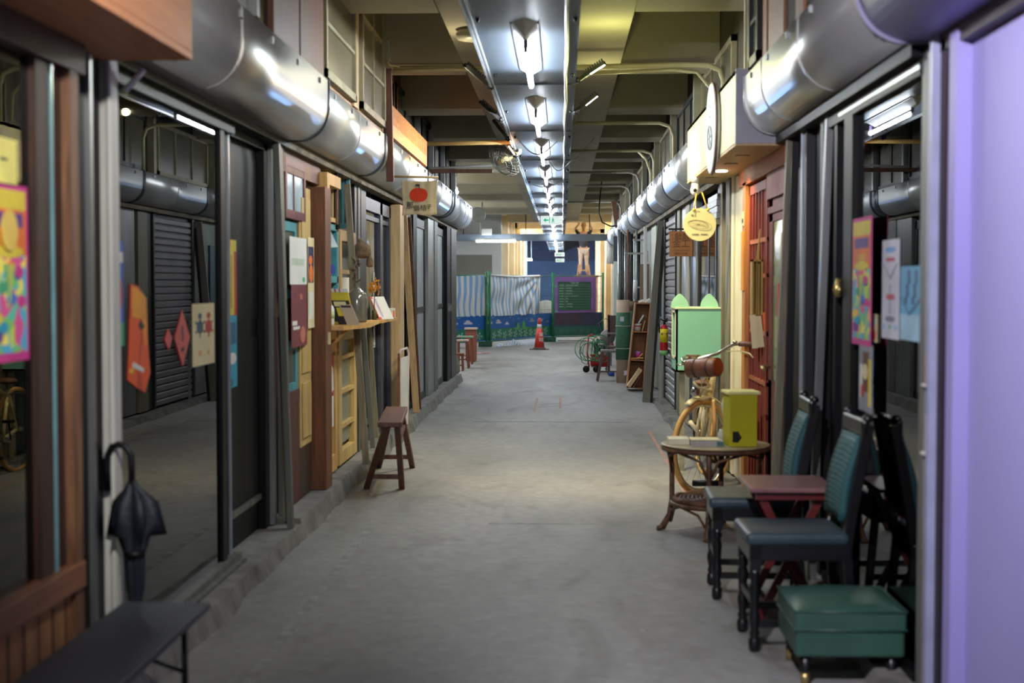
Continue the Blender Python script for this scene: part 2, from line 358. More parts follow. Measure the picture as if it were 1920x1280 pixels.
# ceiling: slab, cross beams, the flat strip that carries the trunking
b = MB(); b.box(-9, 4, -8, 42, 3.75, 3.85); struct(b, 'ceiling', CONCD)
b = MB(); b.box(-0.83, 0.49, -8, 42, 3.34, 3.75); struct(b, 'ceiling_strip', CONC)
SEAM = mat('dark_joint', (92,88,74), 0.9)
beams = [0.3, 3.5, 6.6, 9.35, 12.2, 15.2, 18.2, 21.2]
for i, y in enumerate(beams):
    b = MB(); b.box(-3.2, -0.83, y-0.3, y+0.3, 3.32, 3.75); b.box(0.49, 2.6, y-0.3, y+0.3, 3.32, 3.75); struct(b, 'ceiling_beam', CONC)
for i, y in enumerate([24.2, 27.0, 30.0, 33.0, 36.0, 39.0]):
    b = MB(); b.box(-8, -0.83, y-0.35, y+0.35, 3.40, 3.75); b.box(0.49, 2.6, y-0.35, y+0.35, 3.40, 3.75); struct(b, 'ceiling_beam', CONC)
b = MB(); b.box(-8, -0.83, 21.6, 42, 3.66, 3.74); b.box(0.49, 2.6, 21.6, 42, 3.66, 3.74); struct(b, 'ceiling_panel', CONC)
# far hall, header beam and steel cross member
b = MB(); b.box(-8, -1.78, 41.9, 42.3, 2.86, 3.75); b.box(-0.9, 0.5, 42.0,42.3, 3.44, 3.75); struct(b, 'wall_header', WALLG)
b = MB(); b.box(-8.0, -7.9, 21.6, 45, 0, 3.7); struct(b, 'wall_far_left', WALLG)
b = MB(); b.box(-7.9, -1.90, 45.0, 45.2, 0, 3.7); struct(b, 'wall_far_hall', mat('pale_wall', (206,212,212), 0.7, 0, (198,204,204), 1))
b = MB(); b.box(-7.9, -2.20, 44.94, 44.998, 0, 2.40); struct(b, 'door_1', mat('roller_grey', (134,134,126), 0.7, 0, (126,126,118), 2))
CRW = mat('cream_wall', (232,214,178), 0.7, 0, (214,196,158), 1.5)
b = MB(); b.box(-3.0, -1.70, 45.2, 66, 0, 3.7); struct(b, 'wall_far_corridor_left', CRW)
for i, y in enumerate([46.2, 49.5, 53.5, 58.5, 63.5]):
    b = MB(); b.box(-1.71, -1.54, y, y+0.7, 0, 3.6); struct(b, 'pillar', CRW)
b = MB(); b.box(1.62, 2.6, 33.5, 66, 0, 3.7); struct(b, 'wall_far_corridor_right', CRW)
for i, y in enumerate([36.5, 41.0, 47.0, 54.0, 61.0]):
    b = MB(); b.box(1.46, 1.63, y, y+0.8, 0, 3.6); struct(b, 'pillar', CRW)
b = MB(); b.box(-3, 3, 42.3, 66, 3.62, 3.7)
struct(b, 'ceiling_far_corridor', CRW)
for i, y in enumerate([44.2, 49.5, 54, 59]):
    b = MB(); b.box(-1.7, 1.62, y, y+0.5, 3.40, 3.62); struct(b, 'ceiling_beam', CRW)
b = MB(); b.box(-4, 4, 66, 66.2, 0, 3.8); struct(b, 'wall_back', mat('blue_grey_wall', (70,84,112), 0.6, 0, (58,72,98), 0.6))
b = MB(); b.box(-1.54, 1.5, 65.6, 65.98, 2.55, 3.6); struct(b, 'wall_back_header', mat('dark_header', (62,62,78), 0.8))
b = MB(); b.box(1.20, 1.38, 32.9, 33.35, 0, 3.4); struct(b, 'pillar', mat('pale_green_pillar', (198,206,196), 0.7, 0, (184,192,182), 2))

def steel():
    t = thing('steel_beam', 'grey steel cross beam hung on rods before the far rooms', 'beam', (-0.9, 41.0, 2.72))
    b = MB(); b.box(-7.8, 1.6, 40.95, 41.1, 2.72, 2.74); b.box(-7.8, 1.6, 41.02, 41.04, 2.72, 2.90); b.box(-7.8, 1.6, 40.95, 41.1, 2.90, 2.915)
    b.build('girder', mat('blue_grey_steel', (112,124,136), 0.5, 0.4, (96,108,118), 3), t)
    for px in (869, 986, 1105):
        b = MB(); x = XW(px, 41.03); b.tube([(x, 41.03, 2.9), (x, 41.03, 3.7)], 0.012, 8); b.build('hanger_rod', ALUD, t)
steel()
b = MB(); x = XW(915, 41); b.box(XW(903, 40.8), XW(922, 40.8), 40.75, 40.9, ZW(441, 40.8), ZW(429, 40.8)); 
tag(b.build('junction_box', WHITE, bevel=0.01), 'pale square electrical box fixed above the steel beam', 'box')

# ================================================================ TRUNKING WITH LIGHTS
TZ = 2.96; TX0, TX1 = -0.52, 0.10; TC = -0.21
TRAYM = mat('trunking_grey', (84,93,104), 0.42, 0.3, (72,81,92), 1.5, rvar=0.05)
tr = thing('light_trunking', 'long grey metal trunking under the ceiling carrying the row of tube lights', 'trunking', (TC, 8, TZ))
b = MB(); b.box(TX0, TX1, -8.0, 78, TZ, TZ+0.03); b.build('bottom_plate', TRAYM, tr)
b = MB(); b.box(TX0, TX0+0.01, -8.0, 78, TZ+0.03, TZ+0.13); b.box(TX1-0.01, TX1, -8.0, 78, TZ+0.03, TZ+0.13); b.build('side_flange', ALU, tr)
b = MB(); b.box(TX0-0.012, TX0+0.004, -8.0, 78, TZ-0.012, TZ+0.03); b.box(TX0+0.014, TX0+0.024, -8.0, 78, TZ-0.008, TZ); b.build('edge_rail', mat('bright_rail', (214,222,228), 0.3, 0.5), tr)
for i in range(20):
    y = 10.5 + 3.2*i
    b = MB(); b.box(TX0, TX1, y-0.012, y+0.012, TZ-0.008, TZ); b.build('cross_joint', ALUD, tr)
for i in range(22):
    y = 7.9 + 2.1*i
    for x in (TX0+0.055, 0.075):
        b = MB(); b.lathe([(0.012, 0), (0.012, -0.01), (0.006, -0.022)], (x, y, TZ), 8); b.build('bolt', BLK, tr)
for i in range(14):
    y = 6.2 + 4.6*i
    for x in (TX0+0.1, TX1-0.1):
        b = MB(); b.tube([(x, y, TZ+0.03), (x, y, 3.34 if y < 42 else 3.62)], 0.006, 6); b.build('hanger_rod', ALU, tr)
b = MB(); pts = [(0.028+0.004*math.sin(i*1.7), 3+i*0.7, TZ-0.012-0.004*math.sin(i*2.3)) for i in range(76)]
b.tube(pts, 0.011, 8); tag(b.build('conduit', mat('white_pvc', (228,226,232), 0.4, 0)), 'thin white conduit clipped along the underside of the long trunking', 'conduit')

def batten(y0):
    t = thing('batten_light', '', 'light', (TC, y0, TZ), 'tube lights in a row under the trunking')
    L = 2.0; w = 0.072; h = 0.062; e = 0.24; x, z = TC, TZ
    b = MB(); vs = [(x-w,y0+0.12,z),(x+w,y0+0.12,z),(x+w,y0+L-0.12,z),(x-w,y0+L-0.12,z),(x,y0-0.02,z-0.004),(x,y0+L,z-0.004),(x,y0+e,z-h),(x,y0+L-e,z-h)]
    b.add(vs, [(0,6,7,3),(1,2,7,6),(0,4,6),(4,1,6),(2,5,7),(5,3,7)], 0); b.build('body', mat('batten_white', (200,204,208), 0.45), t)
    b = MB(); b.box(x-w-0.006, x-w, y0+0.12, y0+L-0.12, z-0.01, z); b.box(x+w, x+w+0.006, y0+0.12, y0+L-0.12, z-0.01, z); b.build('rim', ALUD, t)
    tb = MB(); tb.tube([(x, y0+0.42, z-0.10), (x, y0+L-0.06, z-0.10)], 0.0165, 12); tb.build('tube', CH, t)
    for yy in (y0+0.39, y0+L-0.05):
        s = MB(); s.box(x-0.012, x+0.012, yy-0.015, yy+0.015, z-0.125, z-0.03); s.build('lampholder', mat('lampholder_violet', (70,52,92), 0.5), t)
    return t
ordn = ['nearest and largest tube light', 'second tube light', 'third tube light', 'fourth tube light', 'fifth tube light', 'sixth tube light', 'seventh tube light', 'eighth tube light', 'ninth tube light', 'tenth tube light', 'eleventh tube light', 'twelfth tube light', 'thirteenth tube light','fourteenth tube light','fifteenth tube light','sixteenth tube light','seventeenth tube light']
bat = batten(7.9)
for i in range(17):
    lb = ordn[i] + (' along the ceiling trunking, counted from its near end' if i else ' in the row under the ceiling trunking')
    if i == 0: bat['label'] = lb
    else: dup(bat, (TC, 7.9+3.25*i, TZ), lb)

for i, lb in enumerate(('tube light just behind the camera position',)):
    dup(bat, (TC, 7.9-3.25*3, TZ), lb)
def work_lamp(name, label, base, tip, on, col=(1,0.93,0.8), s=14):
    """finned LED flood bar on a short arm off the trunking"""
    base, tip = Vector(base), Vector(tip); t = thing(name, label, 'lamp', base)
    d = (tip-base).normalized(); p1 = base+d*0.06
    b = MB(); b.bar(base - d*0.03, p1, 0.03, 0.03, (0,1,0)); b.lathe([(0.022,-0.02),(0.022,0.02)], base, 10); b.build('clamp', BLK, t)
    b = MB(); b.bar(p1, tip, 0.085, 0.03, (0,1,0))
    n = 9
    nn = d.cross(Vector((0,1,0))).normalized(); nn = nn if nn.z > 0 else -nn
    for i in range(n):
        c = p1+(tip-p1)*((i+0.5)/n); b.bar(c, c+nn*0.035, 0.085, 0.006, (0,1,0))
    b.build('finned_housing', BLK, t)
    a = p1+(tip-p1)*0.25; z = tip-(tip-p1)*0.06
    m = emit('work_lamp_on', col, s) if on else mat('lamp_lens_off', (60,62,64), 0.2)
    q = MB(); o = -nn*0.016; side = Vector((0,-1,0))
    q.bar(a+o+side*0.028, z+o+side*0.028, 0.028, 0.006, (0,1,0)); q.build('light_strip', m, t)
    return t
work_lamp('work_lamp', 'added black flood lamp out of view near the camera, turned to the lavender wall', (-0.1, 2.6, 2.93), (-0.12, 2.55, 2.80), False)  # made-up body for the added lavender wall fill
work_lamp('work_lamp', 'near black flood lamp with lit strip on the right of the trunking', (0.115, 10.6, 3.0), (0.315, 10.55, 3.12), True)
work_lamp('work_lamp', 'second lit black flood lamp on the right edge of the trunking', (0.115, 12.2, 2.96), (0.30, 12.15, 3.10), True)
work_lamp('work_lamp', 'near black flood lamp, unlit side, on the left of the trunking', (-0.535, 10.6, 2.96), (-0.71, 10.5, 3.10), False)
work_lamp('work_lamp', 'second black flood lamp on the left edge of the trunking', (-0.535, 12.4, 2.92), (-0.70, 12.3, 3.06), False)
work_lamp('work_lamp', 'third black flood lamp on the left edge, just before the fan', (-0.535, 14.0, 2.92), (-0.66, 13.9, 3.08), False)
lw = work_lamp('work_lamp', 'small flood lamp glowing orange in front of the wall fan', (-0.50, 15.3, 2.87), (-0.60, 15.25, 3.0), False)
q = MB(); q.bar((XW(954,15.1), 15.1, ZW(275,15.1)), (XW(965,15.1), 15.1, ZW(291,15.1)), 0.02, 0.012, (0,1,0)); q.build('glowing_strip', emit('orange_strip', (1,0.5,0.28), 16), lw)

def fan():
    c = Vector((-0.66, 16.4, 2.93)); t = thing('wall_fan', 'grey caged fan hanging on the left side of the trunking', 'fan', c)
    b = MB(); R = 0.235; ax = Vector((-0.62, -0.55, -0.55)).normalized(); q = ax.to_track_quat('Z', 'Y')
    def P(r, a, h): return c + q @ Vector((r*math.cos(a), r*math.sin(a), h))
    for k in range(28):
        a = 2*math.pi*k/28
        b.tube([P(0.03,a,0.085), P(0.14,a,0.075), P(R-0.02,a,0.03), P(R,a,0)], 0.0028, 5)
        b.tube([P(0.05,a,-0.085), P(0.15,a,-0.07), P(R-0.02,a,-0.03), P(R,a,0)], 0.0028, 5)
    for r, h in ((R, 0), (0.17, 0.062), (0.10, 0.08)): b.tube([P(r, 2*math.pi*k/32, h) for k in range(32)], 0.005, 6, closed=True)
    b.build('cage', mat('fan_wire', (150,146,134), 0.45, 0.3), t)
    for k in range(3):
        a0 = 2*math.pi*k/3; v = []; n = 7
        for i in range(n):
            a = a0 + 1.5*i/(n-1); rr = R*0.86*(0.85+0.15*math.sin(math.pi*i/(n-1)))
            v += [P(0.035, a, -0.02+0.04*i/(n-1)), P(rr*0.6, a, -0.03+0.06*i/(n-1)), P(rr, a, -0.03+0.06*i/(n-1))]
        bl = MB(); fs = []
        for i in range(n-1):
            for j in range(2): fs.append((3*i+j, 3*i+j+1, 3*i+j+4, 3*i+j+3))
        bl.add(v, fs, 0, True); o = bl.build('blade', mat('fan_blade', (128,124,116), 0.4), t); s = o.modifiers.new('s', 'SOLIDIFY'); s.thickness = 0.004
    m = MB(); m.tube([P(0,0,-0.14), P(0,0,-0.12), P(0,0,-0.03), P(0,0,0.03), P(0,0,0.09)], [0.03,0.055,0.06,0.03,0.03], 14); m.build('motor', mat('fan_motor', (188,170,110), 0.5), t)
    s = MB(); e = P(0,0,-0.1); s.tube([e, (-0.46, e.y+0.1, e.z+0.05), (-0.44, e.y+0.1, 2.96)], 0.012, 8); s.build('bracket', mat('cream_pvc', (206,196,130), 0.5), t)
fan()
def camera_():
    y = 15.6; c = Vector((XW(970, y), y, ZW(284, y)))
    t = thing('security_camera', 'cream dome camera on a short pole under the trunking by the fan', 'camera', c)
    b = MB(); b.lathe([(0.0,-0.055),(0.03,-0.045),(0.045,-0.02),(0.048,0.02),(0.04,0.045),(0,0.05)], c, 18, axis='y'); b.build('housing', MATS['cream_pvc'], t)
    b = MB(); b.lathe([(0.02,-0.058),(0.02,-0.045)], c, 14, axis='y'); b.build('lens', BLK, t)
    b = MB(); b.tube([c+Vector((0,0,0.045)), (c.x, c.y, TZ)], 0.013, 8); b.bar((c.x-0.045, y, c.z+0.19), (c.x+0.045, y, c.z+0.19), 0.016, 0.016); b.build('mount', MATS['cream_pvc'], t)
camera_()
def cables():
    spec = [(14.2, -0.45, 0.02, -0.16, 0.18, 'thin white cable looping low under the third tube light'),
            (17.0, -0.15, 0.12, -0.10, 0.28, 'pale cable loop curling off the trunking towards the wall on the right'),
            (20.6, -0.48, 0.06, -0.05, 0.0, 'sagging white cable strung across the trunking further along')]
    for y, x0, x1, dz, rx, lab in spec:
        b = MB(); pts = [Vector((x0+(x1-x0)*i/14, y+0.25*math.sin(i*0.4), TZ-0.01+dz*math.sin(math.pi*i/14))) for i in range(15)]
        if rx: pts += [Vector((x1+rx*j/6, y+0.3+0.1*j, TZ-0.01+0.06*j)) for j in range(1, 7)]
        b.tube(pts, 0.0055, 6); tag(b.build('cable', mat('white_cable', (206,206,202), 0.5)), lab, 'cable')
cables()
def exit_sign(y, px0, px1, py0, py1, label, flip=False):
    x0, x1, z0, z1 = XW(px0,y), XW(px1,y), ZW(py1,y), ZW(py0,y); t = thing('exit_sign', label, 'sign', ((x0+x1)/2, y, z0))
    b = MB(); b.box(x0-0.01, x1+0.01, y, y+0.06, z0-0.01, z1+0.01); b.build('case', WHITE, t)
    w, h = x1-x0, z1-z0; s = Sheet((x0, y-0.001, z0), (1,0,0), (0,0,1), w, h, 0.004, 0); G = 1
    s.poly([(0.10,0.5),(0.22,0.78),(0.22,0.58),(0.36,0.58),(0.36,0.42),(0.22,0.42),(0.22,0.22)], G)   # arrow pointing to the left
    for u in (0.42, 0.60):                                                                       # door post and running figure
        s.rect(u-0.03, 0.12, u+0.0, 0.88, G) if u < 0.5 else None
    s.oval(0.575, 0.78, 0.022, 0.07, G); s.poly([(0.55,0.68),(0.60,0.70),(0.59,0.42),(0.54,0.40)], G)
    s.poly([(0.59,0.62),(0.65,0.50),(0.635,0.45),(0.58,0.54)], G); s.poly([(0.55,0.62),(0.50,0.50),(0.515,0.46),(0.565,0.55)], G)
    s.poly([(0.54,0.42),(0.575,0.40),(0.53,0.14),(0.50,0.14)], G); s.poly([(0.565,0.42),(0.59,0.42),(0.64,0.20),(0.61,0.16)], G)
    s.b.build('face', [emit('exit_face', (0.86,1.0,0.95), 0.27), emit('exit_green', (0.0,0.42,0.18), 0.3)], t)
    r = MB(); xm = (x0+x1)/2
    for x in (x0+0.05, x1-0.05): r.tube([(x, y+0.03, z1), (x, y+0.03, TZ)], 0.006, 6)
    r.build('hanger', ALU, t)
exit_sign(26.5, 1015, 1053, 406, 420, 'lit white and green exit sign with arrow and running figure')
exit_sign(60.0, 1042, 1058, 485, 491, 'tiny lit exit sign at the far end of the corridor')
exit_sign(52.0, 1041, 1058, 474, 480, 'small lit green exit sign hanging just before the farthest one')

# conduits on the ceiling
CPVC = mat('conduit_cream', (196,188,150), 0.45, 0, (176,168,128), 4)
def conduit(pts, r, label, m=CPVC):
    b = MB(); b.tube(pts, r, 10); return tag(b.build('conduit', m), label, 'conduit')
Z1 = 3.235
conduit([(-1.36,11.55,Z1),(-0.9,11.55,Z1),(0.2,11.5,Z1-0.005),(0.9,11.4,Z1),(1.16,11.38,Z1-0.01),(1.25,11.38,Z1-0.05),(1.28,11.38,Z1-0.14),(1.28,11.38,2.72)], 0.022, 'cream conduit crossing the whole ceiling and bending down by the cream sign box')
conduit([(-1.36,11.48,Z1-0.03),(-0.9,11.47,Z1-0.02),(-0.3,11.47,Z1-0.04)], 0.014, 'thinner cream cable beside the long conduit, left half of the ceiling')
conduit([(0.2,11.6,Z1-0.04),(0.9,11.55,Z1-0.02),(1.08,11.5,Z1-0.05),(1.2,11.45,Z1-0.2),(1.22,11.45,2.75)], 0.014, 'thin cable bending down beside the cream conduit behind the round sign')
for i, (y, z, lab) in enumerate([(15.4, 3.22, 'second pale conduit crossing to the right wall and turning down'), (18.6, 3.22, 'third conduit with a double bend over the right ducts'),
        (22.2, 3.22, 'fourth conduit across the ceiling on the right'), (25.0, 3.2, 'fifth conduit across the ceiling on the right'), (29.0, 3.15, 'farthest cross conduit above the end of the right ducts')]):
    conduit([(0.05,y,z),(0.6,y,z),(1.05,y,z),(1.16,y,z-0.04),(1.2,y,z-0.14),(1.2,y,2.72)], 0.02, lab, CPVC if i < 2 else mat('conduit_grey', (158,154,140), 0.5))
conduit([(1.0,18.7,3.22),(1.1,18.7,3.12),(1.16,18.7,2.95),(1.17,18.7,2.7)], 0.018, 'short curved conduit branching under the third one')
conduit([(0.75,26.8,3.42),(0.70,26.3,3.05),(0.68,26.2,2.8),(0.74,26.2,2.62),(0.9,26.3,2.55),(1.02,26.4,2.56)], 0.013, 'dark cable sagging down to the end of the right ducts', BLK)
conduit([(-1.62,15.2,2.98),(-1.2,15.2,2.99),(-0.55,15.2,3.0)], 0.024, 'yellow pole reaching from the left loft towards the fan', mat('yellow_pole', (190,160,92), 0.5))
conduit([(-1.60,17.4,2.90),(-0.8,17.3,2.93)], 0.016, 'thin white pole over the wooden bar on the left', WHITE)
b = MB(); b.box(-1.69, -0.84, 17.3, 17.36, 2.84, 2.885); tag(b.build('wooden_bar', BRW), 'brown wooden bar jutting out from the left loft', 'bar')
t = thing('ceiling_light', 'pale round lamp cover on the ceiling beside the trunking', 'light', (-0.63, 10.4, 3.26))
b = MB(); b.lathe([(0.13,0.08),(0.14,0.05),(0.13,0.01),(0.08,0.0),(0,0)][::-1], (-0.63, 10.4, 3.26), 24); b.build('cover', mat('opal_cover', (176,172,150), 0.4), t)

def hall_lamp(name, a, b_, label, s):
    a, b_ = Vector(a), Vector(b_); t = thing(name, label, 'light', (a+b_)/2)
    m = MB(); m.bar(a+Vector((0,0,0.05)), b_+Vector((0,0,0.05)), 0.06, 0.05, (0,0,1)); m.build('housing', WHITE, t)
    top = 3.66 if a.x < -1 and a.y < 42 else 3.62
    for q in (a, b_): m = MB(); m.tube([(q.x*0.8+((a+b_)/2).x*0.2, q.y, q.z+0.05), (q.x*0.8+((a+b_)/2).x*0.2, q.y, top)], 0.008, 6); m.build('hanger_rod', WHITE, t)
    m = MB(); m.tube([a, b_], 0.035, 10); m.build('tube', emit(name+'_glow', (0.85,0.93,1.0), s), t)
hall_lamp('hall_tube_light', (XW(893,40.6), 40.6, 2.705), (XW(967,40.6), 40.6, 2.705), 'long bright tube light under the steel beam on the left', 14)
hall_lamp('hall_tube_light', (-4.0, 26, 2.85), (-2.8, 26, 2.85), 'tube light hanging in the side hall, hidden round the corner', 14)
hall_lamp('hall_tube_light', (-4.2, 34, 2.85), (-3.0, 34, 2.85), 'farther tube light hanging in the side hall', 14)
hall_lamp('far_room_tube_light', (-1.60, 60, 2.49), (-1.24, 60, 2.49), 'short tube light glowing in the far blue room', 10)
hall_lamp('side_hall_tube_light', (-1.86, 22.6, 3.06), (-1.80, 24.4, 3.06), 'glowing tube light just above the end of the left shutter boxes', 12)

# ================================================================ SHUTTER BOXES (half-round galvanised housings above the shops)
def hprof(depth, z0, z1, s, x):
    """cross-section: flat bottom at the wall, quarter round, flat upright face"""
    r = 0.20; pts = [(0, z0), (depth-0.18, z0)]
    n = 9
    for i in range(1, n+1):
        a = math.pi/2*i/n; pts.append((depth-0.18+0.18*math.sin(a), z0+r-r*math.cos(a)))
    pts += [(depth, z1-0.012), (depth-0.02, z1), (0, z1)]
    return [(x+s*u, z) for u, z in pts]
def housing(x, s, y0, y1, seams, label, m=GALV, grow=0.0, group=None, rimm=None, z0=2.355, z1=2.69, depth=0.28):
    t = thing('shutter_box', label, 'duct', (x, (y0+y1)/2, z0), group)
    pr = hprof(depth+grow, z0-grow*0.6, z1+grow*0.4, s, x)
    def ring(pr, ya, yb, m_, name, closed=True):
        b = MB(); n = len(pr)
        b.add([(p[0], ya, p[1]) for p in pr]+[(p[0], yb, p[1]) for p in pr], [([i, (i+1) % n, n+(i+1) % n, n+i] if s > 0 else [n+i, n+(i+1) % n, (i+1) % n, i]) for i in range(n)] + [list(range(n)) if s < 0 else list(range(n))[::-1], list(range(n, 2*n)) if s > 0 else list(range(n,2*n))[::-1]], 0)
        for i in range(1, 12): b.sm[i] = True
        return b.build(name, m_, t)
    ring(pr, y0, y1, m, 'casing')
    ring(hprof(depth+grow+0.008, z0-grow*0.6-0.008, z1+grow*0.4+0.004, s, x), y1-0.025, y1+0.004, rimm or m, 'rim')
    ring(hprof(depth+grow+0.006, z0-grow*0.6-0.006, z1+grow*0.4+0.003, s, x), y0-0.004, y0+0.02, rimm or m, 'rim')
    for y in seams:
        ring(hprof(depth+grow+0.004, z0-grow*0.6-0.004, z1+grow*0.4+0.002, s, x), y-0.012, y+0.012, m, 'seam')
    k = int((y1-y0)/0.75)+1
    for i in range(k):
        b = MB(); y = y0+(i+0.5)*(y1-y0)/k; b.box(x+s*(depth+grow), x+s*(depth+grow+0.012), y-0.012, y+0.012, z1-0.06, z1-0.03); b.build('rivet', ALU, t)
    return t
DK = mat('dark_band', (70,76,82), 0.4, 0.6)
SL = mat('soffit_old_board', (120,108,84), 0.8, 0, (70,60,46), 4, (4,1,4))
xl = XL
housing(xl, 1, 5.06, 8.37, [6.1], 'large silver shutter box nearest on the left, starting behind the orange fascia', grow=0.03, rimm=DK)
housing(xl, 1, 8.40, 11.28, [9.9], 'second silver shutter box on the left above the recycled window front', rimm=DK)
housing(xl, 1, 11.32, 14.9, [13.1], 'third silver shutter box on the left under the orange slatted sign', rimm=DK)
housing(xl, 1, 14.95, 18.2, [16.6], 'fourth silver shutter box on the left behind the cloth banner', rimm=DK)
housing(xl, 1, 18.6, 22.1, [19.6,20.6,21.3], 'last silver shutter box on the left, ribbed with seams', m=GALV2, grow=0.01)
b = MB(); pr = hprof(0.295, 2.35, 2.70, 1, xl)
housing(xl, 1, 18.22, 18.58, [], 'dark grey strap section before the last left shutter box', m=DK, grow=0.0)
# right side
housing(XR, -1, 5.10, 8.24, [7.55, 6.4], 'large silver shutter box on the right between lavender box and cream sign', depth=0.255, grow=0.0)
housing(XR, -1, 2.9, 5.06, [], 'lavender painted shutter box at the upper right corner', m=LAV, grow=0.02, depth=0.255, rimm=mat('lavender_rim', (128,124,150), 0.5))
ys = [11.6, 14.9, 17.6, 20.2, 22.6, 25.2, 28.4, 32.6]
labs = ['silver shutter box partly hidden behind the cream sign box', 'silver shutter box above the slatted roller door on the right', 'silver shutter box above the leaning grey plank', 'silver shutter box above the tall wooden crate shelf', 'silver shutter box above the green carpet roll', 'silver shutter box in the far part of the right row, before the pipes', 'silver shutter box at the far end of the right row']
for i in range(7):
    housing(XR, -1, ys[i]+0.03, ys[i+1], [ys[i]+(ys[i+1]-ys[i])*0.5], labs[i], m=GALV if i < 3 else GALV2, depth=0.255, rimm=DK)
t = thing('downpipe_elbow', 'pale pipe bending down at the end of the right silver boxes', 'pipe', (1.12, 32.9, 1.9))
b = MB(); b.tube([(1.12,32.7,2.5),(1.12,32.95,2.45),(1.12,33.0,2.3),(1.12,33.0,1.95)], 0.085, 14); b.build('bend', WHITE, t)
# soffit boards under the boxes, at the shopfront head
for i, (x, s, y0, y1) in enumerate([(XL, 1, 5.0, 8.4), (XL, 1, 8.4, 15.0), (XL, 1, 15.0, 22.0), (XR, -1, 5.1, 8.2), (XR, -1, 8.2, 33.0)]):
    b = MB(); b.box(x-s*0.02, x+s*0.07, y0, y1, 2.30, 2.352); o = struct(b, 'trim_%d' % (8+i), BLKN if i in (0,3) else SL)

# ================================================================ LOFTS ABOVE THE BOXES
LW = mat('loft_window_frame', (150,142,112), 0.6, 0, (126,118,90), 4)
LG = mat('dusty_loft_glass', (112,104,80), 0.3, 0, (90,82,60), 2, spec=0.7)
def lwin(x, s, y0, y1, z0, z1, label, nz=2, ny=1, fm=LW, gm=LG, name='loft_window', w=0.05):
    t = thing(name, label, 'window', (x, (y0+y1)/2, z0))
    b = MB(); d = 0.04
    b.box(x, x+s*d, y0, y0+w, z0, z1); b.box(x, x+s*d, y1-w, y1, z0, z1); b.box(x, x+s*d, y0, y1, z0, z0+w); b.box(x, x+s*d, y0, y1, z1-w, z1); b.build('frame', fm, t)
    b = MB()
    for i in range(1, nz): z = z0+(z1-z0)*i/nz; b.box(x+s*0.004, x+s*(d-0.006), y0+w, y1-w, z-0.012, z+0.012)
    for i in range(1, ny): y = y0+(y1-y0)*i/ny; b.box(x+s*0.004, x+s*(d-0.006), y-0.012, y+0.012, z0+w, z1-w)
    if b.v: b.build('glazing_bars', fm, t)
    b = MB(); b.box(x+s*0.008, x+s*0.016, y0+w, y1-w, z0+w, z1-w); b.build('pane', gm, t)
    return t
UX = -1.44
b = MB(); b.box(UX-0.03, UX-0.004, 5.06, 11.45, 2.70, 3.74); struct(b, 'wall_loft_left_near', wood('loft_board', (176,138,96), (146,110,74), 'y'))
lwin(UX, 1, 8.50, 9.75, 2.735, 3.72, 'near pale-framed window in the left loft beside the plywood', 3, 1)
lwin(UX, 1, 10.05, 11.35, 2.735, 3.72, 'further pale-framed loft window on the left, at the corner', 3, 2)
b = MB(); b.box(UX-0.004, UX+0.014, 9.78, 10.02, 2.72, 3.74); struct(b, 'trim_13', TANW)
b = MB(); b.box(UX+0.0, UX+0.03, 6.98, 8.44, 2.72, 3.74); b.box(UX+0.03, UX+0.036, 7.66, 7.68, 2.72, 3.74, 1); tag(b.build('plywood_panel', [PLY, BRWD]), 'big brown plywood sheet closing the left loft above the silver box', 'panel')
for y, lb in ((5.6,'bare metal upright of the dark left loft opening, nearest'),(6.05,'middle bare metal upright of the dark left loft opening'),(6.5,'bare metal upright beside the plywood sheet in the left loft')):
    b = MB(); b.box(UX+0.005, UX+0.05, y, y+0.06, 2.72, 3.74); tag(b.build('upright_post', ALU), lb, 'post')
b = MB(); b.box(UX-0.003, UX+0.004, 5.1, 6.96, 2.73, 3.7); o = struct(b, 'window_1', GBLK)
b = MB(); b.box(-1.72, -1.44, 11.44, 11.50, 2.70, 3.74); struct(b, 'wall_loft_return', TANW)
t = thing('fuse_box', 'small pale grey switch box on the corner of the left loft', 'box', (-1.40, 11.4, 3.28))
b = MB(); b.box(-1.425, -1.37, 11.36, 11.46, 3.28, 3.44); b.build('case', mat('switch_grey', (140,142,128), 0.5), t, bevel=0.008)
b = MB(); b.tube([(-1.39,11.4,3.28),(-1.38,11.4,3.24),(-1.3,11.45,3.235)], 0.008, 6); b.build('lead', CPVC, t)
for i, (y0, y1, lab) in enumerate([(11.6,14.0,'dark grey loft wall panel just past the cloth banner bracket'),(14.2,15.9,'black-framed loft window above the orange sign'),(16.1,17.6,'black-framed loft window by the brown wooden bar'),(17.8,19.3,'black-framed loft window past the wooden bar'),(19.5,21.2,'last black-framed loft window on the left')]):
    lwin(XL, 1, y0, y1, 2.74, 3.5, lab, 1, 2, BLK, mat('grey_loft_glass', (120,116,108), 0.25, 0, (96,92,84), 2))
b = MB(); b.box(XL-0.03, XL-0.003, 11.5, 21.6, 2.70, 3.74); struct(b, 'wall_loft_left_far', PLY)
for i, y in enumerate((15.98, 17.66, 19.36, 21.3)):
    b = MB(); b.box(XL, XL+0.09, y, y+0.09, 2.70, 3.4); struct(b, 'pillar', ALU)
